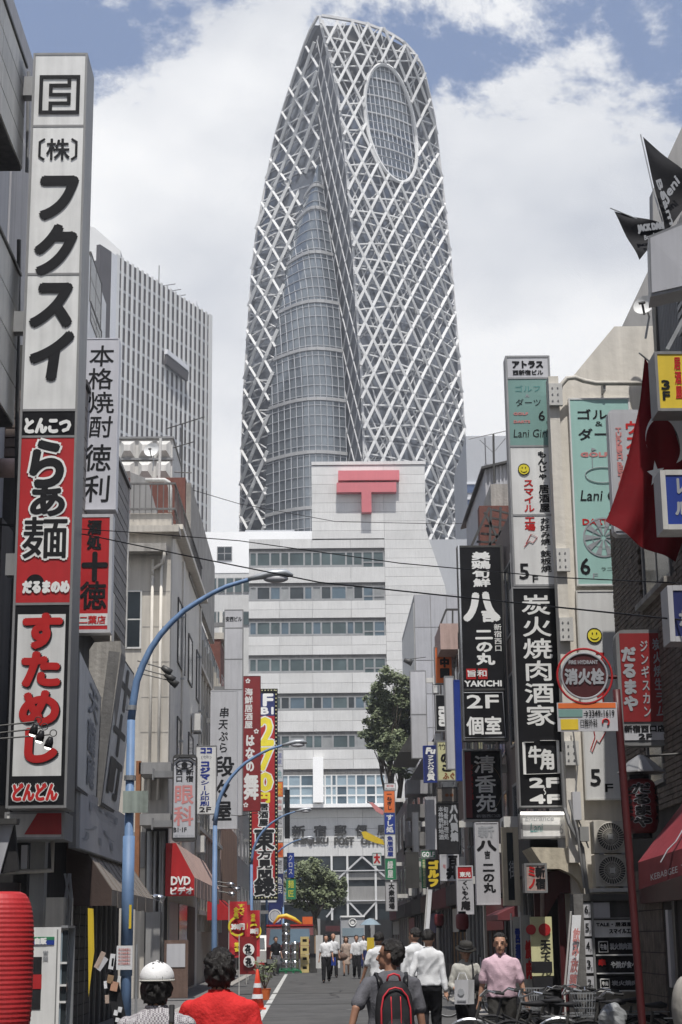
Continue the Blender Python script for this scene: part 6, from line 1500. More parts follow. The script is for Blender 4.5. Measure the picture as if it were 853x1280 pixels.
for px in (673, 703): 
    x = W(px, 1180, 24.5).x; obj('post', MB().box(x - .04, x + .04, 24.45, 24.53, 0, W(px, 1100, 24.5).z), 'dark_red', g)
obj('door_leaf', MB().box(W(706, 1180, 24.9).x, W(728, 1180, 24.9).x, 24.9, 24.95, 0, 2.4), 'maroon', g)
obj('poster', MB().box(W(664, 1180, 24.2).x, W(691, 1180, 24.2).x, 24.2, 24.24, W(670, 1220, 24.2).z, W(670, 1146, 24.2).z), 'pale_yellow', g)
d = MB().lathe(W(681, 1162, 24.17), [(.085, .004), (.085, 0)], 24, 'y').lathe(W(664, 1162, 24.17), [(.07, .004), (.07, 0)], 24, 'y'); obj('red_disc', d, 'red', g)
tx = MB(); text(tx, '天てん', 'v', W(676, 1180, 24.19).x, W(688, 1180, 24.19).x, W(680, 1218, 24.2).z, W(680, 1174, 24.2).z, 24.18, .006); obj('lettering', tx, 'ink', g)
rk = root('magazine_rack', W(672, 1250, 23.8), 'black slatted leaflet rack in front of the yellow poster', 'rack')
for k in range(6): obj('shelf', MB().box(W(666, 1200, 23.8).x, W(689, 1200, 23.8).x, 23.7, 23.95, .12 + k*.2, .27 + k*.2), 'soft_black', rk)
g = sign('hanging_sign', 'tilted pinkish lightbox with red and black scribbled lettering by the entrance', 'sign', 23.9, 656, 684, 1079, 1116, .25, 'grey_frame', [(1079, 1116, 'awning_pink')], [('ミノ', 'v', .15, .5, 1082, 1112, 'ink_red', {'b': .008}), ('新宿', 'v', .5, .9, 1083, 1112, 'ink', {'b': .008})], fw=.03)
# framed wall case left of entrance
sign('menu_case', 'tan framed glass menu case on the wall under the black barbecue sign', 'sign', 26, 628, 649, 1034, 1132, .1, 'awning_cream', [(1034, 1132, 'glass_dark')], [('街', 'v', .4, .9, 1075, 1100, 'ink_grey')], fw=.08)

# ---- more buildings receding
g = root('corner_building', (7, 40, 0), 'tall dim building with a grey corrugated penthouse behind the black brush lettered sign', 'building')
zt_ = W(615, 693, 40).z
obj('wall', MB().box(4.25, 12, 34.2, 49, 0, zt_), 'siding_brown', g)
x0, x1 = W(607, 610, 44).x, W(660, 610, 44).x
obj('penthouse_wall', MB().box(x0, x1, 44, 50, zt_ - .5, W(620, 580, 44).z), 'light_grey_wall', g)
for k in range(12): obj('corrugation', MB().box(x0 + k*.1, x0 + .04 + k*.1, 43.97, 44, zt_, W(620, 582, 44).z), 'light_grey_wall', g)
obj('penthouse_roof', MB().poly([W(602, 583, 43.8), W(640, 574, 43.8), W(640, 576.5, 43.8), W(602, 586, 43.8)], (0, 7, 0)), 'dark_frame', g)
x2 = W(614, 620, 42).x
obj('brick_block', MB().box(x2, 9, 42, 43.9, zt_ - .5, W(625, 605, 42).z), 'concrete', g)
for j in range(7):
    for k in range(5): obj('block', MB().box(x2 + k*.34 + .01, x2 + (k+1)*.34 - .01, 41.97, 42, zt_ + .05 + j*.24, zt_ + (j+1)*.24 + .03), 'off_white', g)
obj('brick_face', MB().box(W(600, 660, 41.5).x, 9, 41.5, 41.96, zt_ - .2, W(625, 632, 41.5).z), 'brick_red', g)
st_ = root('fire_escape', W(605, 693, 41), 'dark zigzag fire escape stair on the roof behind the black brush lettered sign', 'staircase')
for k in range(7):
    a, b = W(586 + k*5, 697 - k*10, 41 - .02*k), W(640, 697 - k*9, 41 - .02*k); obj('tread', MB().beam(a, b, .05), 'dark_frame', st_)
for (a, b, c, d) in ((583, 697, 612, 634), (598, 697, 640, 650), (606, 640, 634, 697), (614, 636, 612, 697), (626, 634, 624, 697)): obj('rail', MB().beam(W(a, b, 40.8), W(c, d, 40.8), .06), 'dark_frame', st_)
an = root('television_antenna', W(617, 600, 43.8), 'thin roof mast with stay wires over the grey corrugated penthouse', 'antenna')
obj('mast', MB().tube([W(617, 543, 43.8), W(618, 604, 43.8)], .03, 6), 'dark_frame', an)
obj('stay', MB().tube([W(600, 550, 43.8), W(617, 566, 43.8), W(632, 548, 43.8)], .012, 5).tube([W(586, 549, 43.7), W(609, 544, 43.7), W(636, 538, 43.7)], .014, 5), 'grey_frame', an)
for j in range(4):
    for k in range(5):
        if 4.8 + j*2.4 < zt_ - .3: bpy_window(g, 4.25, 35.5 + k*2.6, 37 + k*2.6, 3.2 + j*2.4, 4.8 + j*2.4, -1, 'grey_frame', 'glass_dark')
g = root('terracotta_building', (7, 55, 0), 'narrow building with terracotta balcony walls behind the orange red sign', 'building')
zt_ = W(556, 765, 52).z
obj('wall', MB().box(4.3, 12, 49.1, 62, 0, zt_ - 1.2), 'siding_brown', g)
obj('balcony', MB().box(W(549, 790, 51).x, 9, 50.5, 53, W(556, 815, 51).z, W(556, 783, 51).z), 'awning_pink', g)
obj('roof_frame', MB().beam(W(549, 785, 51), W(558, 762, 51), .06).beam(W(558, 762, 51), W(578, 762, 51), .06).beam(W(566, 762, 51), W(566, 785, 51), .05), 'dark_frame', g)
for j in range(3):
    for k in range(4): bpy_window(g, 4.3, 50.5 + k*2.8, 52.4 + k*2.8, 3.4 + j*2.8, 5 + j*2.8, -1, 'off_white', 'glass_dark')
g = root('low_shop_building', (7, 75, 0), 'low dark shop building with stepped grey balconies under the big tree', 'building')
zt_ = WX(515, 925, 4.2).z
obj('wall', MB().box(4.3, 12, 62.1, 82, 0, 8.8), 'dark_wall', g)
obj('wall', MB().box(4.25, 12, 82.1, 100, 0, 8.1), 'grey_wall', g)
for j, py in enumerate((975, 1005, 1040)):
    obj('balcony', MB().box(W(509, py, 66).x, 4.35, 66, 68, W(510, py + 17, 66).z, W(510, py, 66).z), ['light_grey_wall', 'grey_wall', 'grey_wall'][j], g)
obj('gable_roof', MB().poly([W(499, 940, 64), W(513, 918, 64), W(530, 940, 64)], (0, 6, 0)), 'dark_frame', g)
for j in range(2):
    for k in range(9): bpy_window(g, 4.3 if k < 5 else 4.25, 64 + k*4, 66 + k*4, 3.4 + j*2.6, 5 + j*2.6, -1, 'alu', 'glass_dark')
g = root('grey_office', (W(560, 800, 104).x, 104, 0), 'plain grey panelled block beside the post office tower behind the right row', 'building')
x0, x1 = W(519, 800, 104).x, W(600, 800, 104).x; z1 = W(540, 743, 104).z
obj('wall', MB().box(x0, x1, 104.05, 120, 0, z1), 'grey_wall', g)
for j in range(9):
    for k in range(4):
        za, zb = z1 - (j+1)*2.1, z1 - j*2.1
        obj('panel', MB().box(x0 + (x1-x0)*k/4 + .02, x0 + (x1-x0)*(k+1)/4 - .02, 104, 104.05, za + .02, zb - .02), 'light_grey_wall', g)
obj('side_louvre', MB().box(x0 - .04, x0, 104.2, 119, z1 - 12, z1 - .5), 'off_white', g)
# shop fronts, right side ground level
rr = random.Random(21)
segs = [(26.4, 29.5), (30.1, 34), (34.3, 38.5), (38.6, 43.5), (43.6, 48.8), (49.2, 55), (55.1, 61.8), (62.2, 69), (69.1, 76), (76.1, 82), (82.2, 91), (91.1, 100)]
labs = ['cream pillar and dark sliding doors', 'dark slatted door', 'brown lattice window', 'glass door and dim interior', 'dark red panelled base', 'pale counter window', 'black shutters', 'wooden lattice', 'grey shutter', 'dim glass front', 'brown tiled base', 'dark entrance']
for k, (a, b) in enumerate(segs):
    xf = 3.52 if b < 30 else (4.24 if b < 50 else 4.28)
    g = root('street_shop', (xf, (a+b)/2, 0), 'street shop with %s under the right row of signs' % labs[k], 'shop', 'small shops along the right pavement')
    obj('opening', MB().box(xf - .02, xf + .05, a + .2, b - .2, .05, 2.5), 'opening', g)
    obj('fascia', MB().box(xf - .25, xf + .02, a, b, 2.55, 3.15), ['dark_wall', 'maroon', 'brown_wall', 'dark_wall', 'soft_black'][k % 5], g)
    n = 4
    for q in range(n + 1):
        y_ = a + .2 + (b - a - .4)*q/n; obj('door_post', MB().box(xf - .06, xf - .02, y_ - .03, y_ + .03, .05, 2.5), ['pipe_grey', 'wood', 'grey_frame', 'brown_wall'][k % 4], g)
        if q < n: obj('door_panel', MB().box(xf - .045, xf - .02, y_ + .03, y_ + (b-a-.4)/n - .03, .05, .75), ['brown_wall', 'dark_wall', 'grey_wall'][(q + k) % 3], g)
    obj('pillar', MB().box(xf - .12, xf + .02, b - .18, b + .1, 0, 3.3), ['beige', 'concrete', 'dark_wall'][k % 3], g)
    if k % 2: obj('noren_curtain', MB().box(xf - .09, xf - .07, a + .5, b - .5, 1.75, 2.45), ['deep_red', 'navy', 'cloth_cream'][k % 3], g)
for k, (px, py, Y, r_, lab) in enumerate(((578, 1152, 40, .15, 'dim red paper lantern hanging behind the man in the hat'), (549, 1150, 47, .13, 'small red paper lantern hanging at a dark shop front by the white shirt man'))):
    c = W(px, py, Y); lantern('paper_lantern', lab, c, r_, r_*2.4, 'lantern_dark', 10)
for k, (xa_, px1, Y0, Y1, ya, yb, yc, lab) in enumerate(((4.24, 632, 35, 37.5, 1128, 1140, 1150, 'short maroon awning beside the tan menu case'), )):
    q = W(px1, 1135, Y0); g = root('shop_awning', (4, Y0, 2.4), lab, 'awning')
    x_ = W(622, 1135, Y0).x
    obj('canopy', MB().poly([(x_, Y0, W(625, 1150, Y0).z), (x_, Y0, W(625, 1143, Y0).z), (4.24, Y0, W(640, 1125, Y0).z), (4.24, Y0, W(640, 1150, Y0).z)], (0, 2.5, 0)), 'maroon', g)
# leaning cloth banners
def nobori(label, Y, pxl, pxr, yt, yb, m, texts=(), lean=0.0, pole=True, discs=()):
    x0, x1 = W(pxl, (yt+yb)/2, Y).x, W(pxr, (yt+yb)/2, Y).x; z0, z1 = W(pxl, yb, Y).z, W(pxl, yt, Y).z
    g = root('banner_flag', (x0, Y, max(0, z0 - .5)), label, 'banner')
    def sh(x, z, dy=0.0): return (x + lean*(z - z0)/(z1 - z0), Y + .05*math.sin((x-x0)*9 + z*3) + dy, z)
    n, m2 = 6, 14; vs = [sh(x0 + (x1-x0)*i/n, z0 + (z1-z0)*j/m2) for j in range(m2+1) for i in range(n+1)]
    fs = [(j*(n+1)+i, j*(n+1)+i+1, (j+1)*(n+1)+i+1, (j+1)*(n+1)+i) for j in range(m2) for i in range(n)]
    obj('cloth', MB().add(vs, fs), m, g, smooth=True)
    if pole: obj('pole', MB().tube([sh(x0 - .02, z1 + .05), sh(x0 - .02, z0), (x0 - .02, Y, 0)], .014, 6), 'off_white', g)
    zz = lambda py: W(pxl, py, Y).z
    for (u, py, rp, m3, rg) in discs:
        r_ = rp*(x1-x0)/(pxr-pxl); c = Vector(sh(x0 + (x1-x0)*u, zz(py), -.05)); d = MB()
        if rg: d.annulus(c, r_*(1-rg), r_*(1+rg))
        else: d.lathe(c, [(r_, .003), (r_, 0)], 24, 'y')
        obj('round_mark', d, m3, g)
    by = {}
    for t in texts:
        tmp = MB(); text(tmp, t[0], t[1], x0 + (x1-x0)*t[2], x0 + (x1-x0)*t[3], zz(t[5]), zz(t[4]), -.075, t[7] if len(t) > 7 else 0)
        by.setdefault(t[6], MB()).add([sh(v[0], v[2], v[1]) for v in tmp.v], tmp.f)
    for m3, mb in by.items(): obj('lettering', mb, m3, g)
    return g
nobori('white cloth banner with dark printing left of the yellow poster', 26, 642, 652, 1146, 1235, 'cloth_cream', [('営業中', 'v', .2, .8, 1160, 1220, 'ink_navy', .01)])
nobori('second pale cloth banner with dark printing right beside the yellow poster', 25.5, 654, 666, 1144, 1238, 'cloth_cream', [('焼肉', 'v', .2, .8, 1175, 1225, 'ink_red', .01)])
nobori('white banner with pink lettering leaning on the dark directory post', 23.1, 706, 718, 1144, 1240, 'cloth_white', [('飲み放題', 'v', .15, .85, 1160, 1236, 'ink_pink', .004)], lean=.12)
nobori('narrow white cloth banner hanging at the middle of the right row', 40, 531, 536, 1112, 1165, 'cloth_white', [], lean=.1)
nobori('red cloth banner with yellow ring and lettering, tallest on the left pavement', 60, 287, 309, 1127, 1197, 'banner_red', [('すべて', 'v', .5, .85, 1130, 1144, 'ink_yellow', .01), ('全品', 'v', .25, .5, 1134, 1146, 'ink_yellow', .01), ('390円', 'h', .12, .85, 1155, 1162, 'ink_white', .02), ('飲食', 'v', .3, .6, 1178, 1190, 'ink_yellow', .01)], discs=((.48, 1158, 11, 'ink_yellow', .12),))
nobori('smaller red cloth banner with yellow ring behind the tallest red banner', 70, 311, 325, 1138, 1196, 'banner_red', [('全品', 'v', .2, .6, 1142, 1152, 'ink_yellow', .01), ('390円', 'h', .15, .85, 1161, 1167, 'ink_white', .02)], discs=((.5, 1164, 8, 'ink_yellow', .14),))
nobori('narrow red banner edge between the two ringed banners', 64, 309, 313, 1131, 1180, 'banner_red', [])
nobori('red square banner with two white discs of black characters over the orange cone', 52, 300, 321, 1171, 1218, 'deep_red', [('花', 'v', .32, .74, 1181, 1192, 'ink', .015), ('花', 'v', .36, .78, 1197, 1208, 'ink', .015)], discs=((.53, 1187, 7.2, 'ink_white', 0), (.57, 1202, 7.2, 'ink_white', 0)))
# ================================================================ STREET FURNITURE
lamps = [(28.5, 159, 350, 718), (52, 265, 375, 928), (80, 0, 384, 1012), (103, 0, 388, 1047), (128, 0, 378, 1079), (150, 0, 394, 1094)]
ll = ['nearest blue street lamp with curved arm and plates on its pole, beside the leaning boards', 'second blue street lamp curving over the maroon and red signs', 'third street lamp, its head before the post office glazing', 'fourth street lamp, its head beside the post office lettering', 'fifth street lamp, its head just above the tree', 'farthest street lamp, its head against the tree']
for k, (Y, ppx, hx_, hy_) in enumerate(lamps):
    xp = -3.17; head = W(hx_, hy_, Y)
    g = root('street_lamp', (xp, Y, 0), ll[k], 'street lamp', 'blue street lamps along the left pavement')
    zt_ = head.z; r0 = .085
    obj('pole', MB().tube([(xp, Y, 0), (xp, Y, 1.2), (xp, Y, zt_ - 2.5)], [r0*1.15, r0, r0*.8], 12), 'pole_blue', g, smooth=True)
    pts = []; n = 12
    for i in range(n+1):
        t = i/n
        fx = lerp_tab([(0, 0, 0), (.15, .03, .25), (.3, .12, .46), (.45, .26, .64), (.6, .45, .79), (.8, .73, .93), (1, 1, 1)], t, 1); fz = lerp_tab([(0, 0, 0), (.15, .03, .25), (.3, .12, .46), (.45, .26, .64), (.6, .45, .79), (.8, .73, .93), (1, 1, 1)], t, 2)
        pts.append(Vector((xp + (head.x - .45 - xp)*fx, Y, zt_ - 2.5 + 2.44*fz)))
    obj('arm', MB().tube(pts, [r0*.8 - .035*i/n for i in range(n+1)], 12), 'pole_blue', g, smooth=True)
    e = pts[-1]
    obj('lamp_head', MB().tube([e - Vector((.1, 0, .02)), e + Vector((.08, 0, .02)), e + Vector((.3, 0, .07)), e + Vector((.55, 0, .08)), e + Vector((.68, 0, .04))], [.045, .07, .105, .10, .03], 14, ry=.75), 'lamp_grey', g, smooth=True)
    obj('lamp_glass', MB().ball(e + Vector((.38, 0, -.02)), .22, .09, .07, 14, 8), 'sign_grey', g, smooth=True)
    if k == 0:
        obj('banner_sleeve', MB().tube([(xp, Y, 1.05), (xp, Y, 3.3)], .1, 14), 'pole_blue', g, smooth=True)
        q = W(170, 1003, Y); obj('faded_plate', MB().box(q.x - .2, q.x + .22, Y - .14, Y - .11, q.z - .18, q.z + .18), 'faded_plate', g)
        q = W(157, 1197, Y); obj('notice', MB().box(q.x - .13, q.x + .13, Y - .14, Y - .125, q.z - .19, q.z + .19), 'cloth_white', g)
        tx = MB()
        for j in range(5): text(tx, '本日貼紙禁止', 'h', q.x - .1, q.x + .1, q.z + .11 - j*.055, q.z + .15 - j*.055, Y - .145, .001)
        obj('lettering', tx, 'ink_pink', g)
        q = W(164, 1146, Y); obj('yellow_sticker', MB().box(q.x - .02, q.x + .02, Y - .125, Y - .11, q.z - .19, q.z + .19), 'yellow', g)
        obj('clamp', MB().tube([(xp, Y, 4.22), (xp, Y, 4.3)], .1, 12).tube([(xp, Y, 5.4), (xp, Y, 5.48)], .09, 12), 'galv', g)
        obj('base_rail', MB().tube([W(170, 1280, Y), W(171, 1180, Y)], .02, 6), 'galv', g)
for k, (px, py) in enumerate(((206, 836), (210, 845), (214, 851))):
    s_ = root('spot_lamp', W(px, py, 33), ['topmost grey spotlight on wires beside the curved lamp pole', 'middle grey spotlight on wires beside the curved lamp pole', 'lowest grey spotlight on wires beside the curved lamp pole'][k], 'lamp', 'spotlights beside the curved lamp pole')
    c = W(px, py, 33); obj('housing', MB().tube([c - Vector((.05, 0, -.04)), c + Vector((.03, 0, -.02)), c + Vector((.12, 0, -.09))], [.05, .07, .08], 10), 'dark_frame', s_, smooth=True)
    obj('arm', MB().tube([W(172, py - 10, 33), c], .013, 5), 'dark_frame', s_)
for k, (px, py, Y) in enumerate(((284, 1104, 60), (291, 1110, 60), (285, 1116, 60), (505, 825, 90), (192, 1120, 40))):
    s_ = root('spot_lamp', W(px, py, Y), ['upper clamp spotlight beside the tallest red banner', 'middle clamp spotlight beside the tallest red banner', 'lower clamp spotlight beside the tallest red banner', 'lone camera like lamp on an arm before the post office wall', 'clamp lamp at the end of the brown awning'][k], 'lamp')
    c = W(px, py, Y); m_ = .8 if Y < 70 else 1.5
    obj('housing', MB().tube([c, c + Vector((.16, 0, -.05))*m_, c + Vector((.3, 0, -.12))*m_], [.07*m_, .1*m_, .12*m_], 10), 'chrome' if k != 3 else 'dark_frame', s_, smooth=True)
    obj('arm', MB().tube([c + Vector((-.9 if k != 3 else 1.2, 0, .15)), c], .02, 5), 'dark_frame', s_)
# overhead wires
for k, (pts, Y0, Y1, r_) in enumerate((([(0, 655), (160, 665), (300, 676), (500, 704), (700, 722), (853, 729)], 26, 17.5, .007), ([(0, 656), (106, 668), (240, 696), (400, 728), (600, 749), (853, 775)], 25.8, 17.2, .010), ([(226, 608), (300, 630), (420, 652), (560, 655), (620, 652)], 60, 60, .012), ([(262, 1016), (300, 1020), (330, 1015)], 58, 58, .012))):
    v = []
    for i in range(len(pts) - 1):
        for q in range(4):
            t = q/4; px = pts[i][0] + (pts[i+1][0]-pts[i][0])*t; py = pts[i][1] + (pts[i+1][1]-pts[i][1])*t; v.append(W(px, py, Y0 + (Y1-Y0)*px/853))
    v.append(W(*pts[-1], Y1)); 
    if k < 2: v = [v[0] + (v[0]-v[4])*1.5] + v + [v[-1] + (v[-1]-v[-5])*.8]
    thing1('overhead_wire', MB().tube(v, r_, 6), 'black', ['upper black wire sagging across the street between the signs', 'lower thicker black wire crossing the street over the lamp head', 'faint far wire in front of the oval window tower', 'short wire between small signs on the left'][k], 'wire', 'wires across the street', smooth=True)

# ================================================================ TREES
def tree(label, px, Yt, py_base, crown, n, seed, mats=('leaf_dark', 'leaf_mid', 'leaf_light'), ls=.32, trunk_r=.22):
    """crown: list of (px, py, rpx, rpy, dY)"""
    rr = random.Random(seed); base = Vector((W(px, 1180, Yt).x, Yt, 0))
    g = root('tree', base, label, 'tree')
    s = Yt/2100.0*1.03
    cs = [(W(a, b, Yt + d), c*s, e*s) for a, b, c, e, d in crown]
    top = sum((c[0] for c in cs), Vector())/len(cs)
    fork = base.lerp(top, .55); tr = MB().tube([base, base.lerp(fork, .5) + Vector((.1, 0, 0)), fork], [trunk_r, trunk_r*.8, trunk_r*.6], 8)
    for c, rx, rz in cs:
        tr.tube([fork, fork.lerp(c, .5) + Vector((rr.uniform(-.3, .3), 0, .2)), c], [trunk_r*.5, trunk_r*.25, trunk_r*.1], 6)
        for q in range(4): tr.tube([fork.lerp(c, .6), c + Vector((rr.uniform(-rx, rx)*.7, rr.uniform(-rx, rx)*.7, rr.uniform(-rz, rz)*.6))], [trunk_r*.18, trunk_r*.04], 5)
    obj('trunk', tr, 'bark', g, smooth=True)
    tot = sum(c[1]*c[2] for c in cs); bins = [MB() for _ in mats]
    for c, rx, rz in cs:
        clumps = [(Vector((rr.gauss(0, .5)*rx, rr.gauss(0, .45)*rx, rr.gauss(0, .5)*rz)), rr.uniform(.16, .34)) for _ in range(26)]
        for i in range(int(n*c_share(c, cs, tot, rx, rz))):
            o, cr_ = rr.choice(clumps)
            p = c + o + Vector((rr.gauss(0, 1), rr.gauss(0, 1), rr.gauss(0, .8)))*cr_*min(rx, rz)*.62
            if ((p.x-c.x)/rx)**2 + ((p.z-c.z)/rz)**2 > 1.35: continue
            a = Vector((rr.gauss(0, 1), rr.gauss(0, 1), rr.gauss(0, .5))).normalized(); b = a.orthogonal().normalized()*.5
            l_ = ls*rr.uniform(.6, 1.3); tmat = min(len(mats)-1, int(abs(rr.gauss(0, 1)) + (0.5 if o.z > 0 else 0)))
            bins[tmat].quad(p - a*l_*.5, p + b*l_*.5, p + a*l_*.5, p - b*l_*.5)
    for mb, m_ in zip(bins, mats):
        if mb.v: obj('crown', mb, m_, g)
    return g
def c_share(c, cs, tot, rx, rz): return rx*rz/tot
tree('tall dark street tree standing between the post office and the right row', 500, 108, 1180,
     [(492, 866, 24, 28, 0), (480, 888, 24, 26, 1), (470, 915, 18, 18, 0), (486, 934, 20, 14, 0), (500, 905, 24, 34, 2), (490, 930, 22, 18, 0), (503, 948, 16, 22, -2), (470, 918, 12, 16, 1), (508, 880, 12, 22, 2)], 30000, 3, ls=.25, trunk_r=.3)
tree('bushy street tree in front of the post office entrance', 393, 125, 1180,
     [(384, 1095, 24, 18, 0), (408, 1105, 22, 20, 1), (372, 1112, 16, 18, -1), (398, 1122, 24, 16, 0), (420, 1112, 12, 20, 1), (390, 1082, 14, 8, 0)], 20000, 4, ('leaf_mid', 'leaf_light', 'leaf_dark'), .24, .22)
pt = root('potted_plant', WG(330, 1246), 'thin leafy potted plant beside the orange cone', 'plant')
b0 = WG(331, 1250); rr = random.Random(8); lb = MB(); st = MB()
for k in range(11):
    top = b0 + Vector((rr.uniform(-.35, .35), rr.uniform(-.3, .3), rr.uniform(.7, 1.15))); st.tube([b0 + Vector((0, 0, .25)), b0.lerp(top, .5) + Vector((0, 0, .15)), top], .01, 4)
    for q in range(10):
        p = b0.lerp(top, rr.uniform(.45, 1)) + Vector((rr.uniform(-.06, .06), rr.uniform(-.06, .06), .1)); a = Vector((rr.gauss(0, 1), rr.gauss(0, 1), rr.gauss(0, .6))).normalized()*.09; b = a.orthogonal().normalized()*.022
        lb.quad(p - a, p + b, p + a, p - b)
obj('stem', st, 'bark', pt); obj('foliage', lb, 'leaf_mid', pt); obj('pot', MB().lathe(b0, [(.12, 0), (.17, .28), (.18, .3)], 16), 'orange', pt)
# orange cone with white bands
c = WG(322, 1262); g = root('traffic_cone', c, 'orange traffic cone standing by the white road line on the left', 'traffic cone')
obj('base', MB().box(c.x - .2, c.x + .2, c.y - .2, c.y + .2, .001, .04), 'orange_cone', g)
obj('cone', MB().lathe(c, [(.16, .04), (.03, .9), (.015, .92)], 24), 'orange_cone', g, smooth=True)
for z_ in (.25, .5): obj('reflective_band', MB().lathe(c, [(.163 - (z_-.04)*.151 + .004, z_), (.163 - (z_+.1-.04)*.151 + .004, z_ + .1)], 24), 'cloth_white', g)

# ================================================================ DELIVERY: truck, kegs, crates
TY = 86.0; tX = lambda px: W(px, 1190, TY).x
TZ = lambda py: W(360, py, TY).z
g = root('delivery_truck', ((tX(333)+tX(375))/2, TY + 2.5, 0), 'dark red delivery truck with folded orange tarpaulin parked behind the beer kegs', 'truck')
xa_, xb_ = tX(333), tX(392)
obj('cab', MB().poly([(xa_, TY + .3, .45), (xa_, TY, 1.2), (xa_, TY + .35, TZ(1158)), (xa_, TY + 2.0, TZ(1157)), (xa_, TY + 2.0, .45)], (xb_ - xa_, 0, 0)), 'maroon', g)
obj('windscreen', MB().quad((xa_ + .12, TY + .03, 1.3), (xb_ - .12, TY + .03, 1.3), (xb_ - .2, TY + .3, TZ(1161)), (xa_ + .2, TY + .3, TZ(1161))), 'glass_blue', g)
obj('roof_rim', MB().box(xa_, xb_, TY + .3, TY + 2.1, TZ(1158) + .01, TZ(1155.5)), 'red', g)
obj('cargo_bed', MB().box(xa_ - .05, xb_ + .05, TY + 2.2, TY + 6.5, .7, 1.3), 'dark_red', g)
obj('cargo_frame', MB().box(xa_, xa_ + .06, TY + 2.25, TY + 6.4, 1.3, 2.1).box(xb_ - .06, xb_, TY + 2.25, TY + 6.4, 1.3, 2.1), 'grey_frame', g)
tp = [(342, 1155), (349, 1146), (358, 1145), (368, 1149), (377, 1155)]
obj('tarpaulin', MB().tube([W(a, b, TY + 1.5) for a, b in tp], [.05, .10, .13, .11, .06], 8), 'yellow', g, smooth=True)
s = obj('orange_load', MB().box(tX(378), tX(391), TY + 2.3, TY + 3.5, TZ(1155) - .4, TZ(1145.5)), 'orange', g)
for x in (xa_ + .15, xb_ - .15):
    for y_ in (TY + .9, TY + 5.2): obj('wheel', MB().lathe((x, y_, .36), [(.36, -.13), (.36, .13)], 20, 'x'), 'rubber', g)
obj('bumper', MB().box(xa_ + .05, xb_ - .05, TY - .05, TY + .2, .4, .62), 'grey_frame', g)
for x in (xa_ + .3, xb_ - .3): obj('headlight', MB().lathe((x, TY + .1, .85), [(.11, 0), (.09, -.05)], 14, 'y'), 'sign_white', g)
g = root('parked_van', (tX(322), TY + 6, 0), 'white topped van half hidden behind the dark red truck on the left', 'van')
vx0, vx1 = W(319, 1170, TY + 5).x, W(334, 1170, TY + 5).x
obj('body', MB().poly([(vx0 - .5, TY + 5, .4), (vx0 - .5, TY + 4.9, 1.0), (vx0 - .5, TY + 5.4, 1.75), (vx0 - .5, TY + 8.5, 1.8), (vx0 - .5, TY + 8.5, .4)], (vx1 - vx0 + .5, 0, 0)), 'white_paint', g)
obj('windscreen', MB().quad((vx0 - .4, TY + 4.92, 1.1), (vx1 - .1, TY + 4.92, 1.1), (vx1 - .15, TY + 5.33, 1.65), (vx0 - .35, TY + 5.33, 1.65)), 'glass_dark', g)
for y_ in (TY + 5.8, TY + 7.7): obj('wheel', MB().lathe((vx1 - .05, y_, .32), [(.32, -.1), (.32, .1)], 18, 'x'), 'rubber', g)
# kegs
KY = 83.5; kx = lambda px: W(px, 1200, KY).x
kegn = 0
def keg(x, y, z, lab):
    g = root('beer_keg', (x, y, z), lab, 'beer keg', 'steel beer kegs stacked on green pallets')
    obj('shell', MB().lathe((x, y, z), [(.17, 0), (.2, .03), (.2, .1), (.21, .13), (.2, .16), (.2, .27), (.21, .3), (.2, .33), (.2, .37), (.15, .4)], 18), 'chrome', g, smooth=True)
    obj('rim', MB().ring((x, y, z + .415), .17, .018, 18, 5, 'z'), 'chrome', g)
lev = ['bottom', 'second', 'third', 'fourth', 'top']
hk = .435
for i, (px, n, dy, nm) in enumerate(((358, 5, 0, 'left tall'), (369, 3, .1, 'middle'))):
    for k in range(n): keg(kx(px), KY + dy, .14 + k*hk, 'steel beer keg, %s one of the %s keg stack' % (('top' if k == n-1 else lev[k]), nm))
for k in range(2): keg(kx(349), KY + .5, .14 + k*hk, 'steel beer keg in the short shadowed stack by the truck, %s' % ('upper' if k else 'lower'))
g = root('pallet', (kx(363), KY, 0), 'green plastic pallet under the steel beer kegs', 'pallet')
obj('deck', MB().box(kx(346), kx(377), KY - .45, KY + .75, .09, .135), 'green', g)
for k in range(4): obj('runner', MB().box(kx(347) + k*.36, kx(347) + k*.36 + .1, KY - .44, KY + .74, 0, .09), 'green', g)
for k in range(4):
    x0, x1 = kx(376), kx(386.5); z0 = .02 + k*.42
    g = root('beer_crate', ((x0+x1)/2, KY - .2, z0), 'pale yellow bottle crate, %s of the crate stack beside the kegs' % ['lowest', 'second from the bottom', 'second from the top', 'topmost'][k], 'crate', 'yellow bottle crates beside the kegs')
    f = MB(); y0, y1 = KY - .4, KY; z1 = z0 + .405
    f.box(x0, x1, y0, y1, z0, z0 + .16).box(x0, x1, y0, y1, z0 + .29, z1).box(x0, x0 + .1, y0, y1, z0 + .16, z0 + .29).box(x1 - .1, x1, y0, y1, z0 + .16, z0 + .29)
    obj('shell', f, 'crate_yellow', g); obj('handle_gap', MB().box(x0 + .1, x1 - .1, y0 + .05, y1 - .05, z0 + .16, z0 + .29), 'opening', g)
g = root('stacked_box', (kx(392), KY, 0), 'dark and bronze tall box trolley beside the yellow crates', 'trolley')
obj('box', MB().box(kx(387.5), kx(396.5), KY - .3, KY + .3, .02, 1.75), 'dark_frame', g)
obj('band', MB().box(kx(387.3), kx(396.7), KY - .32, KY + .32, .75, .9), 'black', g)
obj('side_strip', MB().box(kx(393.5), kx(396.5), KY - .325, KY - .301, .9, 1.7), 'wood', g)
g = root('folded_cloth', (kx(381), KY, 1.75), 'pinkish red cloth bundle lying on the crates and box', 'cloth')
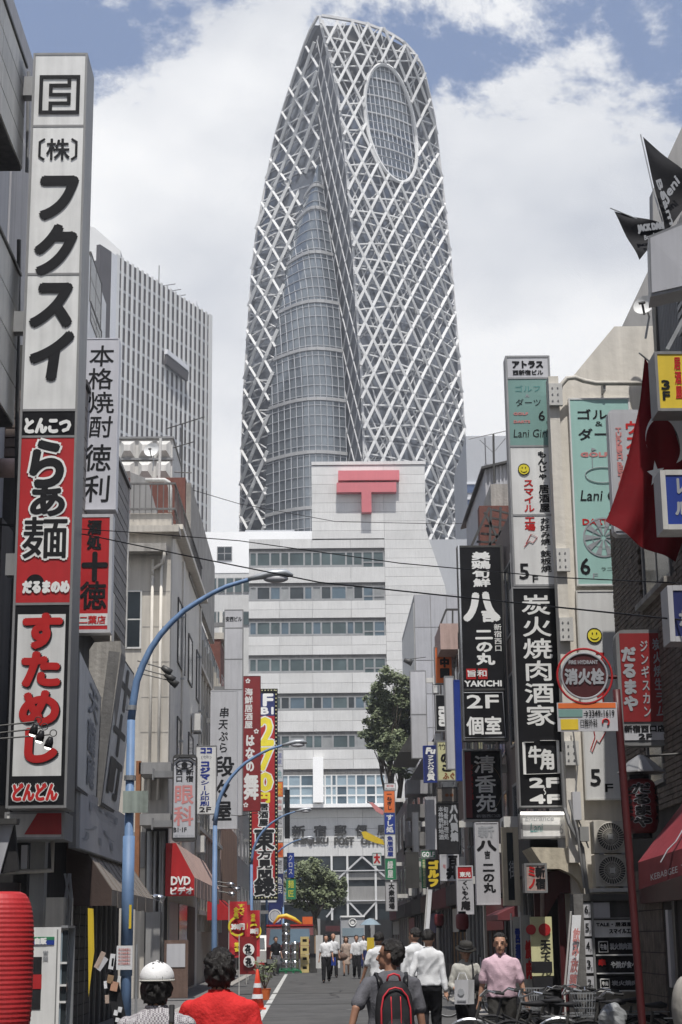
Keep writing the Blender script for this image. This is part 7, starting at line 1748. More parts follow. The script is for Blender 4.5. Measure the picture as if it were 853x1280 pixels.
obj('cloth', MB().tube([W(375, 1180, KY - .1), W(384, 1177, KY - .2), W(393, 1176, KY - .1), W(396, 1172, KY)], [.08, .12, .11, .05], 8), 'awning_red', g, smooth=True)
# mail truck far back
MY = 130.0; mx_ = lambda px: W(px, 1160, MY).x
g = root('mail_truck', (mx_(441), MY + 2, 0), 'boxy grey truck with a white roof edge and round emblem before the post office', 'truck')
z_ = lambda py: W(441, py, MY).z
obj('cargo_box', MB().box(mx_(426.5), mx_(456), MY, MY + 5, .6, z_(1146.5)), 'far_grey', g)
obj('roof_edge', MB().box(mx_(426), mx_(456.5), MY - .1, MY + 5, z_(1146.5), z_(1144.5)), 'bright_white', g)
obj('emblem', MB().ring((mx_(441), MY - .03, z_(1153)), .26, .05, 20, 4).lathe((mx_(441), MY - .04, z_(1153)), [(.13, .02), (.13, 0)], 14, 'y'), 'ink_white', g)
obj('windscreen', MB().box(mx_(428), mx_(455), MY - .04, MY - .005, z_(1170), z_(1160)), 'glass_pale', g)
for x in (mx_(429), mx_(453)): obj('wheel', MB().lathe((x, MY + .8, .4), [(.4, -.15), (.4, .15)], 16, 'x'), 'rubber', g)
obj('cab_front', MB().box(mx_(427), mx_(455.5), MY + .02, MY + .1, .35, z_(1171)), 'far_grey', g)
for k, (px0, px1, Y, lab) in enumerate(((395, 404, 78, 'white panel board behind the walking men, left of the pair'), (417, 425, 78, 'white panel board behind the walking men, right of the pair'))):
    thing1('white_board', MB().box(W(px0, 1180, Y).x, W(px1, 1180, Y).x, Y, Y + .08, .3, W(400, 1169, Y).z), 'sign_white', lab, 'board')
um = root('parasol', W(463, 1172, 100), 'pale blue and white parasol over the pavement behind the far walkers', 'parasol')
c = W(463, 1160, 100); obj('canopy', MB().lathe(c, [(.02, .55), (.3, .45), (.6, .2), (.62, .17)], 12), 'glass_pale', um); obj('pole', MB().tube([(c.x, 100, 0), c], .03, 6), 'alu', um)
thing1('yellow_signboard', MB().box(W(459, 1180, 88).x, W(468, 1180, 88).x, 88, 88.1, .25, W(463, 1172, 88).z), 'yellow', 'yellow standing signboard behind the far walkers on the right', 'sign')
# clutter of goods on left pavement
for k, (px, py, m_, w_, h_) in enumerate(((327, 1207, 'red', .5, .7), (318, 1200, 'off_white', .5, 1.0), (338, 1196, 'navy', .5, 1.2), (332, 1180, 'dark_frame', .6, 1.8), (341, 1205, 'soft_black', .4, .6))):
    c = WG(px, max(py, 1203)); thing1('goods_box', MB().box(c.x - w_/2, c.x + w_/2, c.y, c.y + .5, 0, h_), m_, ['small red goods box on the left pavement', 'tall pale goods box on the left pavement', 'navy goods box near the truck', 'tall dark cabinet by the left shops', 'low black crate by the truck wheel'][k], 'box')
# left foreground: vending cabinet, paper lantern, leaflet rack
g = root('vending_cabinet', W(62, 1280, 21.5), 'white upright drinks cabinet with a green and blue label at the lower left', 'cabinet')
VY = 21.5; vx = lambda px: W(px, 1220, VY).x
VZ = lambda py: W(60, py, VY).z
obj('body', MB().box(vx(28), vx(75), VY, VY + .7, 0, VZ(1159)), 'sign_white', g)
obj('front_frame', MB().box(vx(70), vx(71.5), VY - .01, VY, 0, VZ(1162)), 'grey_frame', g)
for k, (a, b) in enumerate(((1166, 1202), (1206, 1230), (1234, 1252), (1255, 1285))):
    obj('glass_shelf', MB().box(vx(75) - .005, vx(75) + .012, VY + .05, VY + .62, VZ(b), VZ(a)), 'glass_pale' if k != 2 else 'glass_dark', g)
obj('side_frame', MB().box(vx(75), vx(83), VY + .64, VY + .7, 0, VZ(1160)).box(vx(75), vx(83.5), VY + .02, VY + .64, VZ(1160), VZ(1157)), 'galv', g)
for k, py in enumerate((1204, 1232, 1253)): obj('shelf_rail', MB().box(vx(75), vx(83), VY + .02, VY + .06, VZ(py + 1.3), VZ(py - 1.3)), 'sign_white', g)
obj('door', MB().box(vx(76.5), vx(83), VY + .06, VY + .09, 0, VZ(1163)), 'glass_dark', g)
obj('label_green', MB().box(vx(41), vx(67), VY - .008, VY, VZ(1175), VZ(1171)), 'green', g)
obj('label_blue', MB().box(vx(41), vx(67), VY - .010, VY, VZ(1181), VZ(1175.2)), 'blue', g)
tx = MB(); text(tx, '自販', 'h', vx(43), vx(57), VZ(1180), VZ(1172.5), VY - .014, .006); obj('lettering', tx, 'ink_white', g)
tx = MB(); text(tx, '営業', 'v', vx(53), vx(60), VZ(1202), VZ(1188), VY - .006, .001); obj('small_print', tx, 'ink_grey', g)
obj('dark_print', MB().box(vx(41), vx(52), VY - .006, VY, VZ(1262), VZ(1196)), 'soft_black', g); obj('red_print', MB().box(vx(41), vx(52.5), VY - .012, VY - .004, VZ(1236), VZ(1218)), 'red', g)
LY = 10.0; c = W(-6, 1206, LY); rL = abs(W(41, 1206, LY).x - c.x); c2 = W(-6, 1212, LY)
g = lantern('paper_lantern', 'huge bright red ribbed paper lantern cut off at the lower left edge', W(-6, 1214, LY), rL, abs(W(0, 1114, LY).z - W(0, 1314, LY).z), 'lantern_red', 34)
obj('stand', MB().tube([(c.x, LY, 0), (c.x, LY, W(0, 1320, LY).z)], .03, 8), 'dark_frame', g)
obj('stand_foot', MB().box(c.x - .25, c.x + .25, LY - .25, LY + .25, .001, .04), 'dark_frame', g)
g = root('leaflet_rack', W(135, 1290, 22), 'leaning black leaflet rack with photo cards and slips by the blue pole', 'rack')
RY = 24.0
q = [W(131, 1218, RY), W(145, 1212, RY), W(161, 1290, RY), W(146, 1296, RY)]
obj('panel', MB().poly(q, (0, .05, 0)), 'soft_black', g)
rr = random.Random(12)
for k, (px, py, w_, h_, m_, rot) in enumerate(((125, 1200, 5, 17, 'cloth_beige', -.45), (128, 1205, 5, 14, 'sign_grey', -.6), (140, 1202, 5, 15, 'cloth_white', -.15), (141, 1203, 2, 8, 'ink_yellow', -.1), (138, 1224, 6, 8, 'wood', -.2), (143, 1233, 7, 9, 'skin', -.2), (134, 1249, 4, 8, 'cloth_beige', .05), (145, 1266, 4, 5, 'cloth_white', -.2), (150, 1262, 4, 5, 'cloth_white', -.2), (132, 1231, 3, 7, 'cloth_white', .1), (149, 1224, 3, 6, 'sign_white', -.2), (147, 1275, 4, 4, 'cloth_white', -.2))):
    c = W(px, py, RY - .06); s = RY/2100; ex = Vector((math.cos(rot), 0, math.sin(rot)))*w_*s*.6; ez = Vector((-math.sin(rot), 0, math.cos(rot)))*h_*s*.6
    obj('card', MB().poly([c - ex - ez, c + ex - ez, c + ex + ez, c - ex + ez], (0, .02, 0)), m_, g)
yb_ = W(115, 1175, 27); g = root('yellow_pennant', W(114, 1250, 27), 'narrow yellow pointed pennant hanging beside the tiled wall on the left', 'banner')
obj('cloth', MB().poly([W(110, 1135, 27), W(117, 1136, 27), W(118, 1190, 27), W(114, 1220, 27), W(111, 1246, 27)], (0, .03, 0)), 'yellow', g)
# ================================================================ BICYCLES (local, along +X, wheels on z = 0)
def bicycle(loc, rot, label, frame='dark_frame', basket=False, group='bicycles parked on the right pavement', tilt=0.0, fender='soft_black'):
    g = root('bicycle', loc, label, 'bicycle', group); g.rotation_euler = (tilt, 0, rot)
    def o(n, mb, m, p=None, **k):
        return obj(n, mb, m, p or g, local=True, **k)
    rw = .33
    for x in (-.52, .52):
        w = o('wheel', MB().ring((x, 0, rw), rw - .03, .008, 28, 5), 'galv')
        o('tyre', MB().ring((x, 0, rw), rw - .012, .016, 30, 6), 'rubber', w)
        sp = MB()
        for k in range(16):
            t = 2*math.pi*k/16; sp.beam((x + .02*math.cos(t), .015*(-1)**k, rw + .02*math.sin(t)), (x + (rw-.035)*math.cos(t+.2), 0, rw + (rw-.035)*math.sin(t+.2)), .0035)
        o('spokes', sp, 'chrome', w); o('hub', MB().lathe((x, 0, rw), [(.025, -.045), (.025, .045)], 10, 'y'), 'chrome', w)
        fd = MB(); vs = []
        for k in range(13):
            t = R(15 + 150*k/12) if x < 0 else R(20 + 140*k/12); vs.append(Vector((x + (rw+.022)*math.cos(t), 0, rw + (rw+.022)*math.sin(t))))
        for a, b in zip(vs, vs[1:]): fd.beam(a, b, .045, .006, (0, 1, 0)) if False else fd.tube([a, b], .02, 6)
        o('mudguard', fd, fender)
    F = MB(); F.tube([(-.52, 0, rw), (-.12, 0, .3), (.42, 0, .62)], .016, 8).tube([(-.12, 0, .3), (-.2, 0, .78)], .017, 8).tube([(-.52, 0, rw), (-.18, 0, .68)], .010, 6).tube([(.40, 0, .56), (.46, 0, .62), (.38, 0, .88)], .018, 8).tube([(.43, .04, .66), (.52, .05, rw)], .012, 6).tube([(.43, -.04, .66), (.52, -.05, rw)], .012, 6).tube([(-.16, 0, .45), (.40, 0, .7)], .014, 8)
    o('frame', F, frame)
    o('handlebar', MB().tube([(.22, -.27, .98), (.3, -.22, 1.0), (.38, -.06, .94), (.38, .06, .94), (.3, .22, 1.0), (.22, .27, .98)], .011, 8), 'chrome')
    o('grip', MB().tube([(.12, -.28, .97), (.22, -.27, .98)], .016, 8).tube([(.12, .28, .97), (.22, .27, .98)], .016, 8), 'rubber')
    o('saddle', MB().tube([(-.36, 0, .84), (-.3, 0, .85), (-.18, 0, .845), (-.04, 0, .85)], [.05, .095, .06, .02], 10, ry=.45), 'soft_black', smooth=True)
    o('rear_rack', MB().box(-.75, -.32, -.06, -.05, .70, .71).box(-.75, -.32, .05, .06, .70, .71).box(-.75, -.74, -.05, .05, .70, .71).box(-.55, -.54, -.05, .05, .70, .71), 'galv')
    o('crank', MB().lathe((-.12, 0, .3), [(.09, -.02), (.09, -.01)], 18, 'y').tube([(-.12, -.03, .3), (-.02, -.05, .2)], .01, 5).tube([(-.12, .03, .3), (-.22, .05, .4)], .01, 5), 'galv')
    o('pedal', MB().box(-.05, .02, -.13, -.06, .185, .205).box(-.26, -.19, .06, .13, .395, .415), 'rubber')
    if basket:
        b = MB()
        for k in range(9):
            t = k/8
            for (ya, yb2) in ((-.16, -.13), (.16, .13)): b.beam((.42 + .28*t, ya, .98), (.45 + .2*t, yb2, .74), .006)
            b.beam((.42, -.16 + .32*t, .98), (.45, -.13 + .26*t, .74), .006); b.beam((.70, -.16 + .32*t, .98), (.65, -.13 + .26*t, .74), .006)
        for z_ in (.74, .82, .9, .98):
            q = (z_ - .74)/.24; x0, x1, y_ = .45 - .03*q, .65 + .05*q, .13 + .03*q
            for (a, c_) in (((x0, -y_), (x1, -y_)), ((x1, -y_), (x1, y_)), ((x1, y_), (x0, y_)), ((x0, y_), (x0, -y_))): b.beam((*a, z_), (*c_, z_), .007)
        o('basket', b, 'basket_grey')
    return g
def bx_(px, Y, rot, lab, **k):
    p = W(px, 1200, Y); return bicycle((p.x, Y, 0), rot, lab, **k)
bx_(640, 20.4, R(178), 'nearest bicycle with silver mudguard in front of the man in pink', fender='chrome')
bx_(688, 20.0, R(195), 'black bicycle with empty saddle just left of the directory board')
bx_(718, 21.6, R(160), 'bicycle with raised handlebar in front of the directory post', basket=True)
bx_(742, 20.6, R(185), 'dark bicycle under the tenant strips', frame='soft_black', fender='soft_black')
bx_(665, 21.2, R(172), 'dark bicycle with black mudguards between the pink shirt and the doorway', frame='soft_black', fender='soft_black')
bx_(768, 21.0, R(200), 'bicycle leaning close behind the dark red post', fender='soft_black')
bx_(790, 19.6, R(172), 'bicycle with grey basket nearest the dark red post', basket=True)
bx_(700, 22.3, R(20), 'bicycle half hidden behind the others at the restaurant entrance')
bx_(590, 36, R(170), 'bicycle standing behind the man in the hat', group='bicycles parked on the right pavement')
g = root('bag', W(766, 1280, 19.2), 'crumpled grey plastic bag sitting in a bicycle basket', 'bag')
mb = MB(); c = W(766, 1274, 19.2); mb.ball(c, .15, .14, .17, 16, 12)
mb.v = [tuple(Vector(v) + (Vector(v)-c).normalized()*.035*mnoise.noise(Vector(v)*14)) for v in mb.v]
obj('plastic', mb, 'basket_grey', g)
g = root('road_bollard', W(846, 1280, 16), 'pale speckled round cover at the lower right corner', 'cover')
mb = MB(); c = W(858, 1262, 16); mb.ball(c, .13, .2, .3, 16, 12); obj('cloth_cover', mb, 'concrete', g, smooth=True)
# ================================================================ PEOPLE
def loft(mb, rings, n=16):
    """rings: (centre, rx, ry) horizontal ellipses from the bottom up"""
    vs = []; fs = []
    for c, rx, ry in rings:
        for k in range(n):
            t = 2*math.pi*k/n; sx, sy = math.cos(t), math.sin(t)
            sx = math.copysign(abs(sx)**.85, sx); vs.append(Vector(c) + Vector((rx*sx, ry*sy, 0)))
    for i in range(len(rings)-1):
        for k in range(n): fs.append((i*n+k, i*n+(k+1) % n, (i+1)*n+(k+1) % n, (i+1)*n+k))
    fs.append(tuple(range(n))[::-1]); fs.append(tuple((len(rings)-1)*n+k for k in range(n)))
    mb.add(vs, fs)
def limb(mb, pts, rs, n=12):
    """tapered limb with rounded ends"""
    pts = [Vector(p) for p in pts]; P_, R_ = [], []
    for i in range(len(pts) - 1):
        for q in range(4):
            t = q/4; P_.append(pts[i].lerp(pts[i+1], t)); R_.append(rs[i] + (rs[i+1]-rs[i])*t)
    P_.append(pts[-1]); R_.append(rs[-1]); mb.tube(P_, R_, n)
    for p, r_ in ((pts[0], rs[0]), (pts[-1], rs[-1])): mb.ball(p, r_, r_, r_, n, 8)
    for p, r_ in list(zip(pts, rs))[1:-1]: mb.ball(p, r_*1.0, r_, r_, n, 8)
def ik(a, b, l1, l2, pole):
    a, b = Vector(a), Vector(b); d = b - a; L_ = min(d.length, (l1 + l2)*.999); b = a + d.normalized()*L_; d = b - a
    x = (l1*l1 - l2*l2 + L_*L_)/(2*L_); h = math.sqrt(max(0, l1*l1 - x*x)); u = d.normalized(); p = Vector(pole); p = (p - u*p.dot(u)).normalized()
    return a + u*x + p*h, b
def fuse(name, mb, m, parent, vox, smooth=6, disp=0.0, dscale=.12):
    me = bpy.data.meshes.new(name); me.from_pydata(mb.v, [], mb.f); me.update()
    o = bpy.data.objects.new(name, me); COL.objects.link(o)
    md = o.modifiers.new('r', 'REMESH'); md.mode = 'VOXEL'; md.voxel_size = vox
    sm = o.modifiers.new('s', 'SMOOTH'); sm.iterations = smooth; sm.factor = .5
    m2 = bpy.data.meshes.new_from_object(o.evaluated_get(bpy.context.evaluated_depsgraph_get())) if False else None
    bpy.context.view_layer.update(); dg = bpy.context.evaluated_depsgraph_get()
    m2 = bpy.data.meshes.new_from_object(o.evaluated_get(dg)); bpy.data.objects.remove(o); bpy.data.meshes.remove(me)
    m2.name = name; m2.materials.clear(); m2.materials.append(MATS[m])
    if disp:
        nr = [v.normal.copy() for v in m2.vertices]
        for v, nn in zip(m2.vertices, nr):
            p = v.co; w = .9 - 2.6*abs(mnoise.noise(Vector((p.x/dscale + p.z*2.5, p.y/dscale, p.z/(dscale*1.5))))) + .5*mnoise.noise(Vector((p.x/dscale*2.3 + 7, p.y/dscale*2.3, p.z/dscale*1.4)))
            v.co = p + nn*disp*w
    m2.shade_smooth()
    c = bpy.data.objects.new(name, m2); COL.objects.link(c); c.parent = parent; return c
def person(label, X, Y, face, h=1.7, shirt='cloth_white', sleeve='short', legs='cloth_black', hair='hair', skin='skin', stride=.25, ph=1, hands=None,
           vox=.013, build=1.0, turn=0.0, nod=0.0, skirt=False, hat=None, shoes='black', lean=0.0, hairlen=0.0, z=0.0, untuck=True, elbow_pole=(0, .6, -.3), collar=True):
    """local frame: faces -Y at face = 0; x to the figure's left"""
    s = h/1.72
    g = root('person', (X, Y, z), label, 'person'); g.rotation_euler = (0, 0, face); g.scale = (s, s, s)
    Vv = Vector
    hipz = .92; ln = lean
    def bt(x, y, z_): return Vv((x, y - ln*(z_ - hipz), z_))
    hipc = [Vv((-.09, 0, hipz)), Vv((.09, 0, hipz))]
    feet = [Vv((-.10, -stride/2*ph, .085 + (0.05 if ph < 0 else 0))), Vv((.10, stride/2*ph, .085 + (0.05 if ph > 0 else 0)))]
    kn = []; ank = []
    for a, f in zip(hipc, feet):
        k_, e_ = ik(a, f, .43, .42, (0, -1, 0)); kn.append(k_); ank.append(e_)
    shw = .168*build; sh = [bt(-shw, .01, 1.375), bt(shw, .01, 1.375)]
    if hands is None: hands = [(-.27, .08*ph - .05, .80), (.27, -.08*ph - .05, .80)]
    el = []; wr = []
    for i in (0, 1):
        pole = Vv(elbow_pole) + Vv((-.4 if i == 0 else .4, 0, 0)); e_, w_ = ik(sh[i], hands[i], .285, .25, pole); el.append(e_); wr.append(w_)
    # continuous body
    B = MB()
    tor = [(bt(0, .01, .86), .15, .105), (bt(0, .01, .95), .165, .115), (bt(0, 0, 1.08), .145*build, .10*build), (bt(0, 0, 1.22), .16*build, .11*build), (bt(0, .005, 1.36), .175*build, .11), (bt(0, .012, 1.43), .14*build, .085), (bt(0, .02, 1.475), .075, .065)]
    loft(B, tor)
    hc = bt(0, -.01, 1.615)
    limb(B, [bt(0, .02, 1.43), bt(0, .012, 1.545)], [.058, .052])
    for i in (0, 1):
        limb(B, [hipc[i] - Vv((0, 0, .02)), kn[i], ank[i]], [.085, .055, .038]); B.ball(ank[i] + Vv((0, -.05, -.035)), .04, .11, .035, 10, 6)
        limb(B, [sh[i], el[i], wr[i]], [.05, .037, .026])
        d = (wr[i] - el[i]).normalized(); sd = -1 if i == 0 else 1
        side = Vv((0, -1, 0)) - d*d.dot(Vv((0, -1, 0))); side = side.normalized() if side.length > .1 else Vv((1, 0, 0)); nrm_ = d.cross(side)*sd
        pm = wr[i] + d*.055; B.tube([wr[i], pm, wr[i] + d*.09], [.027, .038, .036], 10, ry=.55)
        for q in range(4):
            o_ = side*(-.027 + .018*q); L_ = [.058, .068, .064, .05][3 - q]
            b0 = wr[i] + d*.088 + o_; b1 = b0 + d*L_*.55 - nrm_*.006; b2 = b1 + d*L_*.42 - nrm_*.016
            limb(B, [b0, b1, b2], [.0095, .009, .0075], 6)
        t0 = wr[i] + d*.03 + side*.028; limb(B, [t0, t0 + d*.035 + side*.018, t0 + d*.062 + side*.02 - nrm_*.006], [.012, .010, .008], 6)
    # head
    HM = Matrix.Translation(hc) @ Matrix.Rotation(turn, 4, 'Z') @ Matrix.Rotation(nod, 4, 'X') @ Matrix.Scale(1.08, 4)
    H = MB(); H.ball((0, .012, .025), .078, .096, .10, 20, 14); H.ball((0, -.022, -.045), .058, .07, .075, 16, 10); H.tube([(0, -.02, -.02), (0, -.045, -.09)], [.05, .036], 12)
    H.tube([(0, -.085, .012), (0, -.103, -.015), (0, -.110, -.03), (0, -.095, -.038)], [.010, .014, .019, .012], 8)
    H.ball((0, -.088, -.062), .026, .012, .010, 10, 6); H.ball((0, -.078, -.098), .024, .02, .02, 10, 6)
    for sx in (-1, 1): H.ball((sx*.079, .012, -.008), .012, .022, .032, 8, 8); H.ball((sx*.035, -.078, .033), .024, .008, .006, 8, 6)
    B.add([HM @ Vv(v) for v in H.v], H.f)
    fuse('body', B, skin, g, vox*.8 if vox < .015 else vox, 3)
    def part(n, mb, m, sm=True): 
        mb.v = [tuple(HM @ Vv(v)) for v in mb.v]; return obj(n, mb, m, g, smooth=sm, local=True)
    if vox < .02:
        E_ = MB()
        for sx in (-1, 1): E_.ball((sx*.031, -.0865, .008), .011, .005, .0045, 8, 6)
        part('eyes', E_, 'ink')
        E_ = MB()
        for sx in (-1, 1): E_.tube([(sx*.016, -.0885, .026), (sx*.032, -.087, .030), (sx*.048, -.078, .025)], .003, 5)
        part('eyebrows', E_, hair); part('mouth', MB().tube([(-.02, -.098, -.061), (0, -.101, -.063), (.02, -.098, -.061)], .003, 5), 'ink_brown')
    # hair: shell, kept off the face
    Hh = MB(); Hh.ball((0, .02, .03), .092, .108, .108, 36, 26)
    nv = []
    for v in Hh.v:
        p = Vv(v) - Vv((0, .02, .03)); d = p.normalized()
        f = -d.y; lim = .42 - .25*abs(d.x)
        if d.y < .12 and d.z < (.52 if abs(d.x) < .75 else .1): p *= .74
        elif d.z < -.55 and not hairlen: p *= .80
        else: p += d*(.010 + hairlen*.3)*(mnoise.noise(d*7) + .9*mnoise.noise(d*17))
        if hairlen and d.z < -.1 and d.y > -.1: p.z -= hairlen*min(1, (-d.z - .1)*1.6); p.x *= 1 + .2*min(1, -d.z)
        nv.append(tuple(p + Vv((0, .02, .03))))
    Hh.v = nv; part('hair', Hh, hair)
    if hat == 'cap':
        K = MB(); K.ball((0, .012, .052), .104, .122, .094, 32, 18); K.v = [v if v[2] > .035 else (v[0]*1.0, v[1], .035 - (.035 - v[2])*.08) for v in K.v]; part('cap_crown', K, 'cap_white')
        K = MB(); K.tube([(0, -.05, .04), (0, -.12, .035), (0, -.17, .022)], [.085, .078, .05], 16, ry=.12); part('cap_peak', K, 'cap_white')
        K = MB(); K.ring((0, .012, .036), .104, .005, 32, 5, 'z', (1, 1.17)); part('cap_band', K, 'cloth_cream'); K = MB().ball((0, .012, .148), .01, .01, .006, 8, 6); part('cap_button', K, 'cap_white')
    if hat == 'brim':
        K = MB().lathe((0, .01, .045), [(.155, -.006), (.16, .004), (.10, .015), (.102, .06), (.09, .098), (.05, .108), (.01, .10)], 24); part('hat', K, 'cloth_charcoal'); K = MB().ring((0, .01, .072), .103, .011, 24, 5, 'z'); part('hat_band', K, 'black')
    # shirt
    S = MB(); e = .017; low = .84 if untuck else .93
    T = [(bt(0, .01, low), .168*build + e, .12*build + e), (bt(0, .005, .98), .166*build + e, .118*build + e), (bt(0, 0, 1.08), .155*build + e, .108*build + e), (bt(0, 0, 1.22), .166*build + e, .113*build + e), (bt(0, .005, 1.34), .18*build + e, .113 + e), (bt(0, .010, 1.40), .165*build + e, .10 + e), (bt(0, .014, 1.44), .12*build + e, .08 + e), (bt(0, .02, 1.485), .068, .064)]
    loft(S, T, 24)
    for i in (0, 1):
        if sleeve == 'none': continue
        if sleeve == 'short': m_ = sh[i].lerp(el[i], .78); limb(S, [sh[i], m_], [.060, .064])
        else: limb(S, [sh[i], el[i], el[i].lerp(wr[i], .9 if sleeve == 'long' else .35)], [.060, .052, .042])
    fuse('shirt', S, shirt, g, vox, 4, .009, .13)
    if collar: obj('collar', MB().ring(bt(0, .018, 1.488), .06, .013, 20, 6, 'z', (1.05, .95)), shirt, g, smooth=True, local=True)
    # trousers or skirt
    Tm = MB(); loft(Tm, [(bt(0, .01, .84), .165, .12), (bt(0, .01, .95), .172*build, .122*build), (bt(0, .005, 1.02), .16*build, .113*build)], 20)
    if skirt:
        loft(Tm, [(Vv((0, 0, .50)), .19, .15), (Vv((0, 0, .7)), .185, .14), (Vv((0, .01, .86)), .175, .125)], 20)
    else:
        for i in (0, 1): limb(Tm, [hipc[i] - Vv((0, 0, .03)), kn[i], ank[i] + Vv((0, 0, .015))], [.108, .082, .066])
    fuse('skirt' if skirt else 'trousers', Tm, legs, g, vox, 3, .008, .12)
    if not untuck: obj('belt', MB().ring(bt(0, .006, .985), .172*build, .016, 28, 5, 'z', (1, .73)), 'black', g, smooth=True, local=True)
    for i in (0, 1): obj('shoe', MB().tube([ank[i] + Vv((0, .06, -.045)), ank[i] + Vv((0, -.02, -.035)), ank[i] + Vv((0, -.12, -.052)), ank[i] + Vv((0, -.18, -.06))], [.035, .046, .042, .024], 12, ry=.9), shoes, g, smooth=True, local=True)
    g['pp'] = 0; del g['pp']
    return g, dict(sh=sh, el=el, wr=wr, bt=bt, hc=hc, HM=HM)
PI = math.pi
def px_at(px, Y, py=1200): return W(px, py, Y).x
# man in white cap and checked shirt
Y = 9.6; g, k = person('person seen from behind in a white cap and small checked shirt at the lower left', px_at(197, Y), Y, PI + .05, 1.46, 'checked_shirt', 'short', 'cloth_charcoal', stride=.2, hat='cap', vox=.010, build=1.15, turn=-.1, hairlen=.035)
st = MB(); st.tube([k['bt'](-.10, .06, 1.50), k['bt'](-.10, .12, 1.40), k['bt'](-.06, .145, 1.15), k['bt'](.1, .14, .95)], .018, 6, ry=.5)
st.v = st.v; obj('shoulder_strap', st, 'soft_black', g, local=True)
obj('strap_lettering', MB().tube([k['bt'](-.098, .125, 1.385), k['bt'](-.078, .15, 1.25)], .009, 5, ry=1.0), 'ink_yellow', g, local=True)
# man in red shirt
Y = 10.3; person('person from behind with dark tousled hair and a bright red shirt', px_at(275, Y), Y, PI - .12, 1.53, 'cloth_red', 'half', 'cloth_charcoal', stride=.25, ph=-1, vox=.010, build=1.2, turn=.12, hairlen=.03, hands=[(-.33, 0, .86), (.33, -.05, .86)])
# backpack man
Y = 14.2; g, k = person('person in a grey t-shirt with a black and red backpack, looking sideways', px_at(488, Y), Y, PI + .10, 1.57, 'cloth_grey', 'short', 'cloth_black', skin='skin_dark', stride=.3, vox=.010, build=1.22, turn=1.15, hairlen=.01, hands=[(-.30, .03, .83), (.40, .18, .93)], collar=False)
bp = root('backpack', g.location + Vector((0, 0, 0)), 'black backpack with red piping worn by the person in the grey t-shirt', 'backpack'); bp.rotation_euler = g.rotation_euler; bp.scale = g.scale
mb = MB(); loft(mb, [(Vector((0, .20, .86)), .14, .06), (Vector((0, .215, .90)), .165, .085), (Vector((0, .225, 1.0)), .172, .10), (Vector((0, .22, 1.15)), .17, .09), (Vector((0, .21, 1.28)), .155, .075), (Vector((0, .195, 1.36)), .12, .055), (Vector((0, .18, 1.40)), .07, .03)], 24)
fuse('pack_body', mb, 'soft_black', bp, .012, 4, .004, .15)
def yb(z_): return .32 - .25*max(0, z_ - 1.1)**1.3 - (.03 if z_ < .95 else 0)
pts = [Vector((x, yb(z_) + (-.012 if abs(x) > .1 else .004), z_)) for x, z_ in ((-.125, .93), (-.13, 1.05), (-.128, 1.17), (-.105, 1.27), (-.055, 1.33), (0, 1.345), (.055, 1.33), (.105, 1.27), (.128, 1.17), (.13, 1.05), (.125, .93))]
obj('red_piping', MB().tube(pts, .008, 6), 'strap_red', bp, smooth=True, local=True)
for x in (-.042, .042): obj('red_piping', MB().tube([Vector((x, yb(z_) + .006, z_)) for z_ in (.92, 1.02, 1.12, 1.22, 1.27)], .005, 5), 'strap_red', bp, smooth=True, local=True)
obj('grab_handle', MB().tube([(-.06, .19, 1.40), (-.045, .2, 1.445), (0, .2, 1.46), (.045, .2, 1.445), (.06, .19, 1.40)], .010, 6), 'strap_red', bp, smooth=True, local=True)
obj('front_pocket', MB().tube([(0, .285, .90), (0, .315, 1.0), (0, .30, 1.08)], [.08, .105, .06], 14, ry=.35), 'soft_black', bp, smooth=True, local=True)
for x in (-.115, .115): obj('shoulder_strap', MB().tube([(x*.9, .17, 1.34), (x, .135, 1.41), (x*1.1, .03, 1.462), (x*1.15, -.09, 1.41), (x*1.15, -.145, 1.25)], .026, 8, ry=.35), 'black', bp, smooth=True, local=True)
wt_ = k['wr'][1]; obj('wristwatch', MB().ring(wt_, .032, .009, 16, 5, 'z'), 'chrome', g, smooth=True, local=True)
# white shirt men
Y = 26; person('person from behind in a white long sleeved shirt and black trousers, beside the backpack wearer', px_at(536, Y), Y, PI - .1, 1.69, 'cloth_white', 'long', 'cloth_black', stride=.3, build=1.02, hands=[(-.25, .1, .85), (.30, .12, .87)], untuck=False, turn=-.2)
Y = 31; person('person partly hidden in a white shirt walking beside the broad white shirt back', px_at(519, Y), Y, PI + .25, 1.74, 'cloth_white', 'long', 'cloth_charcoal', stride=.3, ph=-1, turn=.6, untuck=False)
Y = 33; person('person in a white polo with bent arm half hidden behind the backpack wearer', px_at(474, Y), Y, PI + .2, 1.68, 'cloth_white', 'short', 'cloth_grey', skin='skin_dark', stride=.3, untuck=True, hands=[(-.2, -.1, .85), (.34, -.08, .80)])
# man with hat and bag
Y = 24.3; g, k = person('person in a dark brimmed hat and pale shirt carrying a paper bag', px_at(582, Y), Y, .15, 1.50, 'cloth_cream', 'half', 'cloth_black', stride=.35, build=.98, nod=.35, hat='brim', lean=.04, hands=[(-.17, -.22, 1.0), (.20, -.24, 1.02)])
obj('crossbody_strap', MB().tube([k['bt'](.08, -.07, 1.47), k['bt'](.085, -.135, 1.35), k['bt'](.08, -.15, 1.2), k['bt'](.11, -.14, .98)], .013, 6), 'soft_black', g, local=True)
c = W(580, 1240, Y - .35); pb_ = root('paper_bag', c, 'grey and white printed shopping bag held by the person in the hat', 'bag'); pb_.rotation_euler = (0, 0, R(-22))
obj('bag_front', MB().poly([(-.12, -.06, -.16), (.08, -.06, -.16), (.10, -.06, .16), (-.11, -.06, .16)], (0, .01, 0)), 'sign_grey', pb_, local=True)
obj('bag_side', MB().poly([(.08, -.06, -.16), (.12, .08, -.16), (.13, .08, .16), (.10, -.06, .16)], (-.008, 0, 0)), 'cloth_white', pb_, local=True)
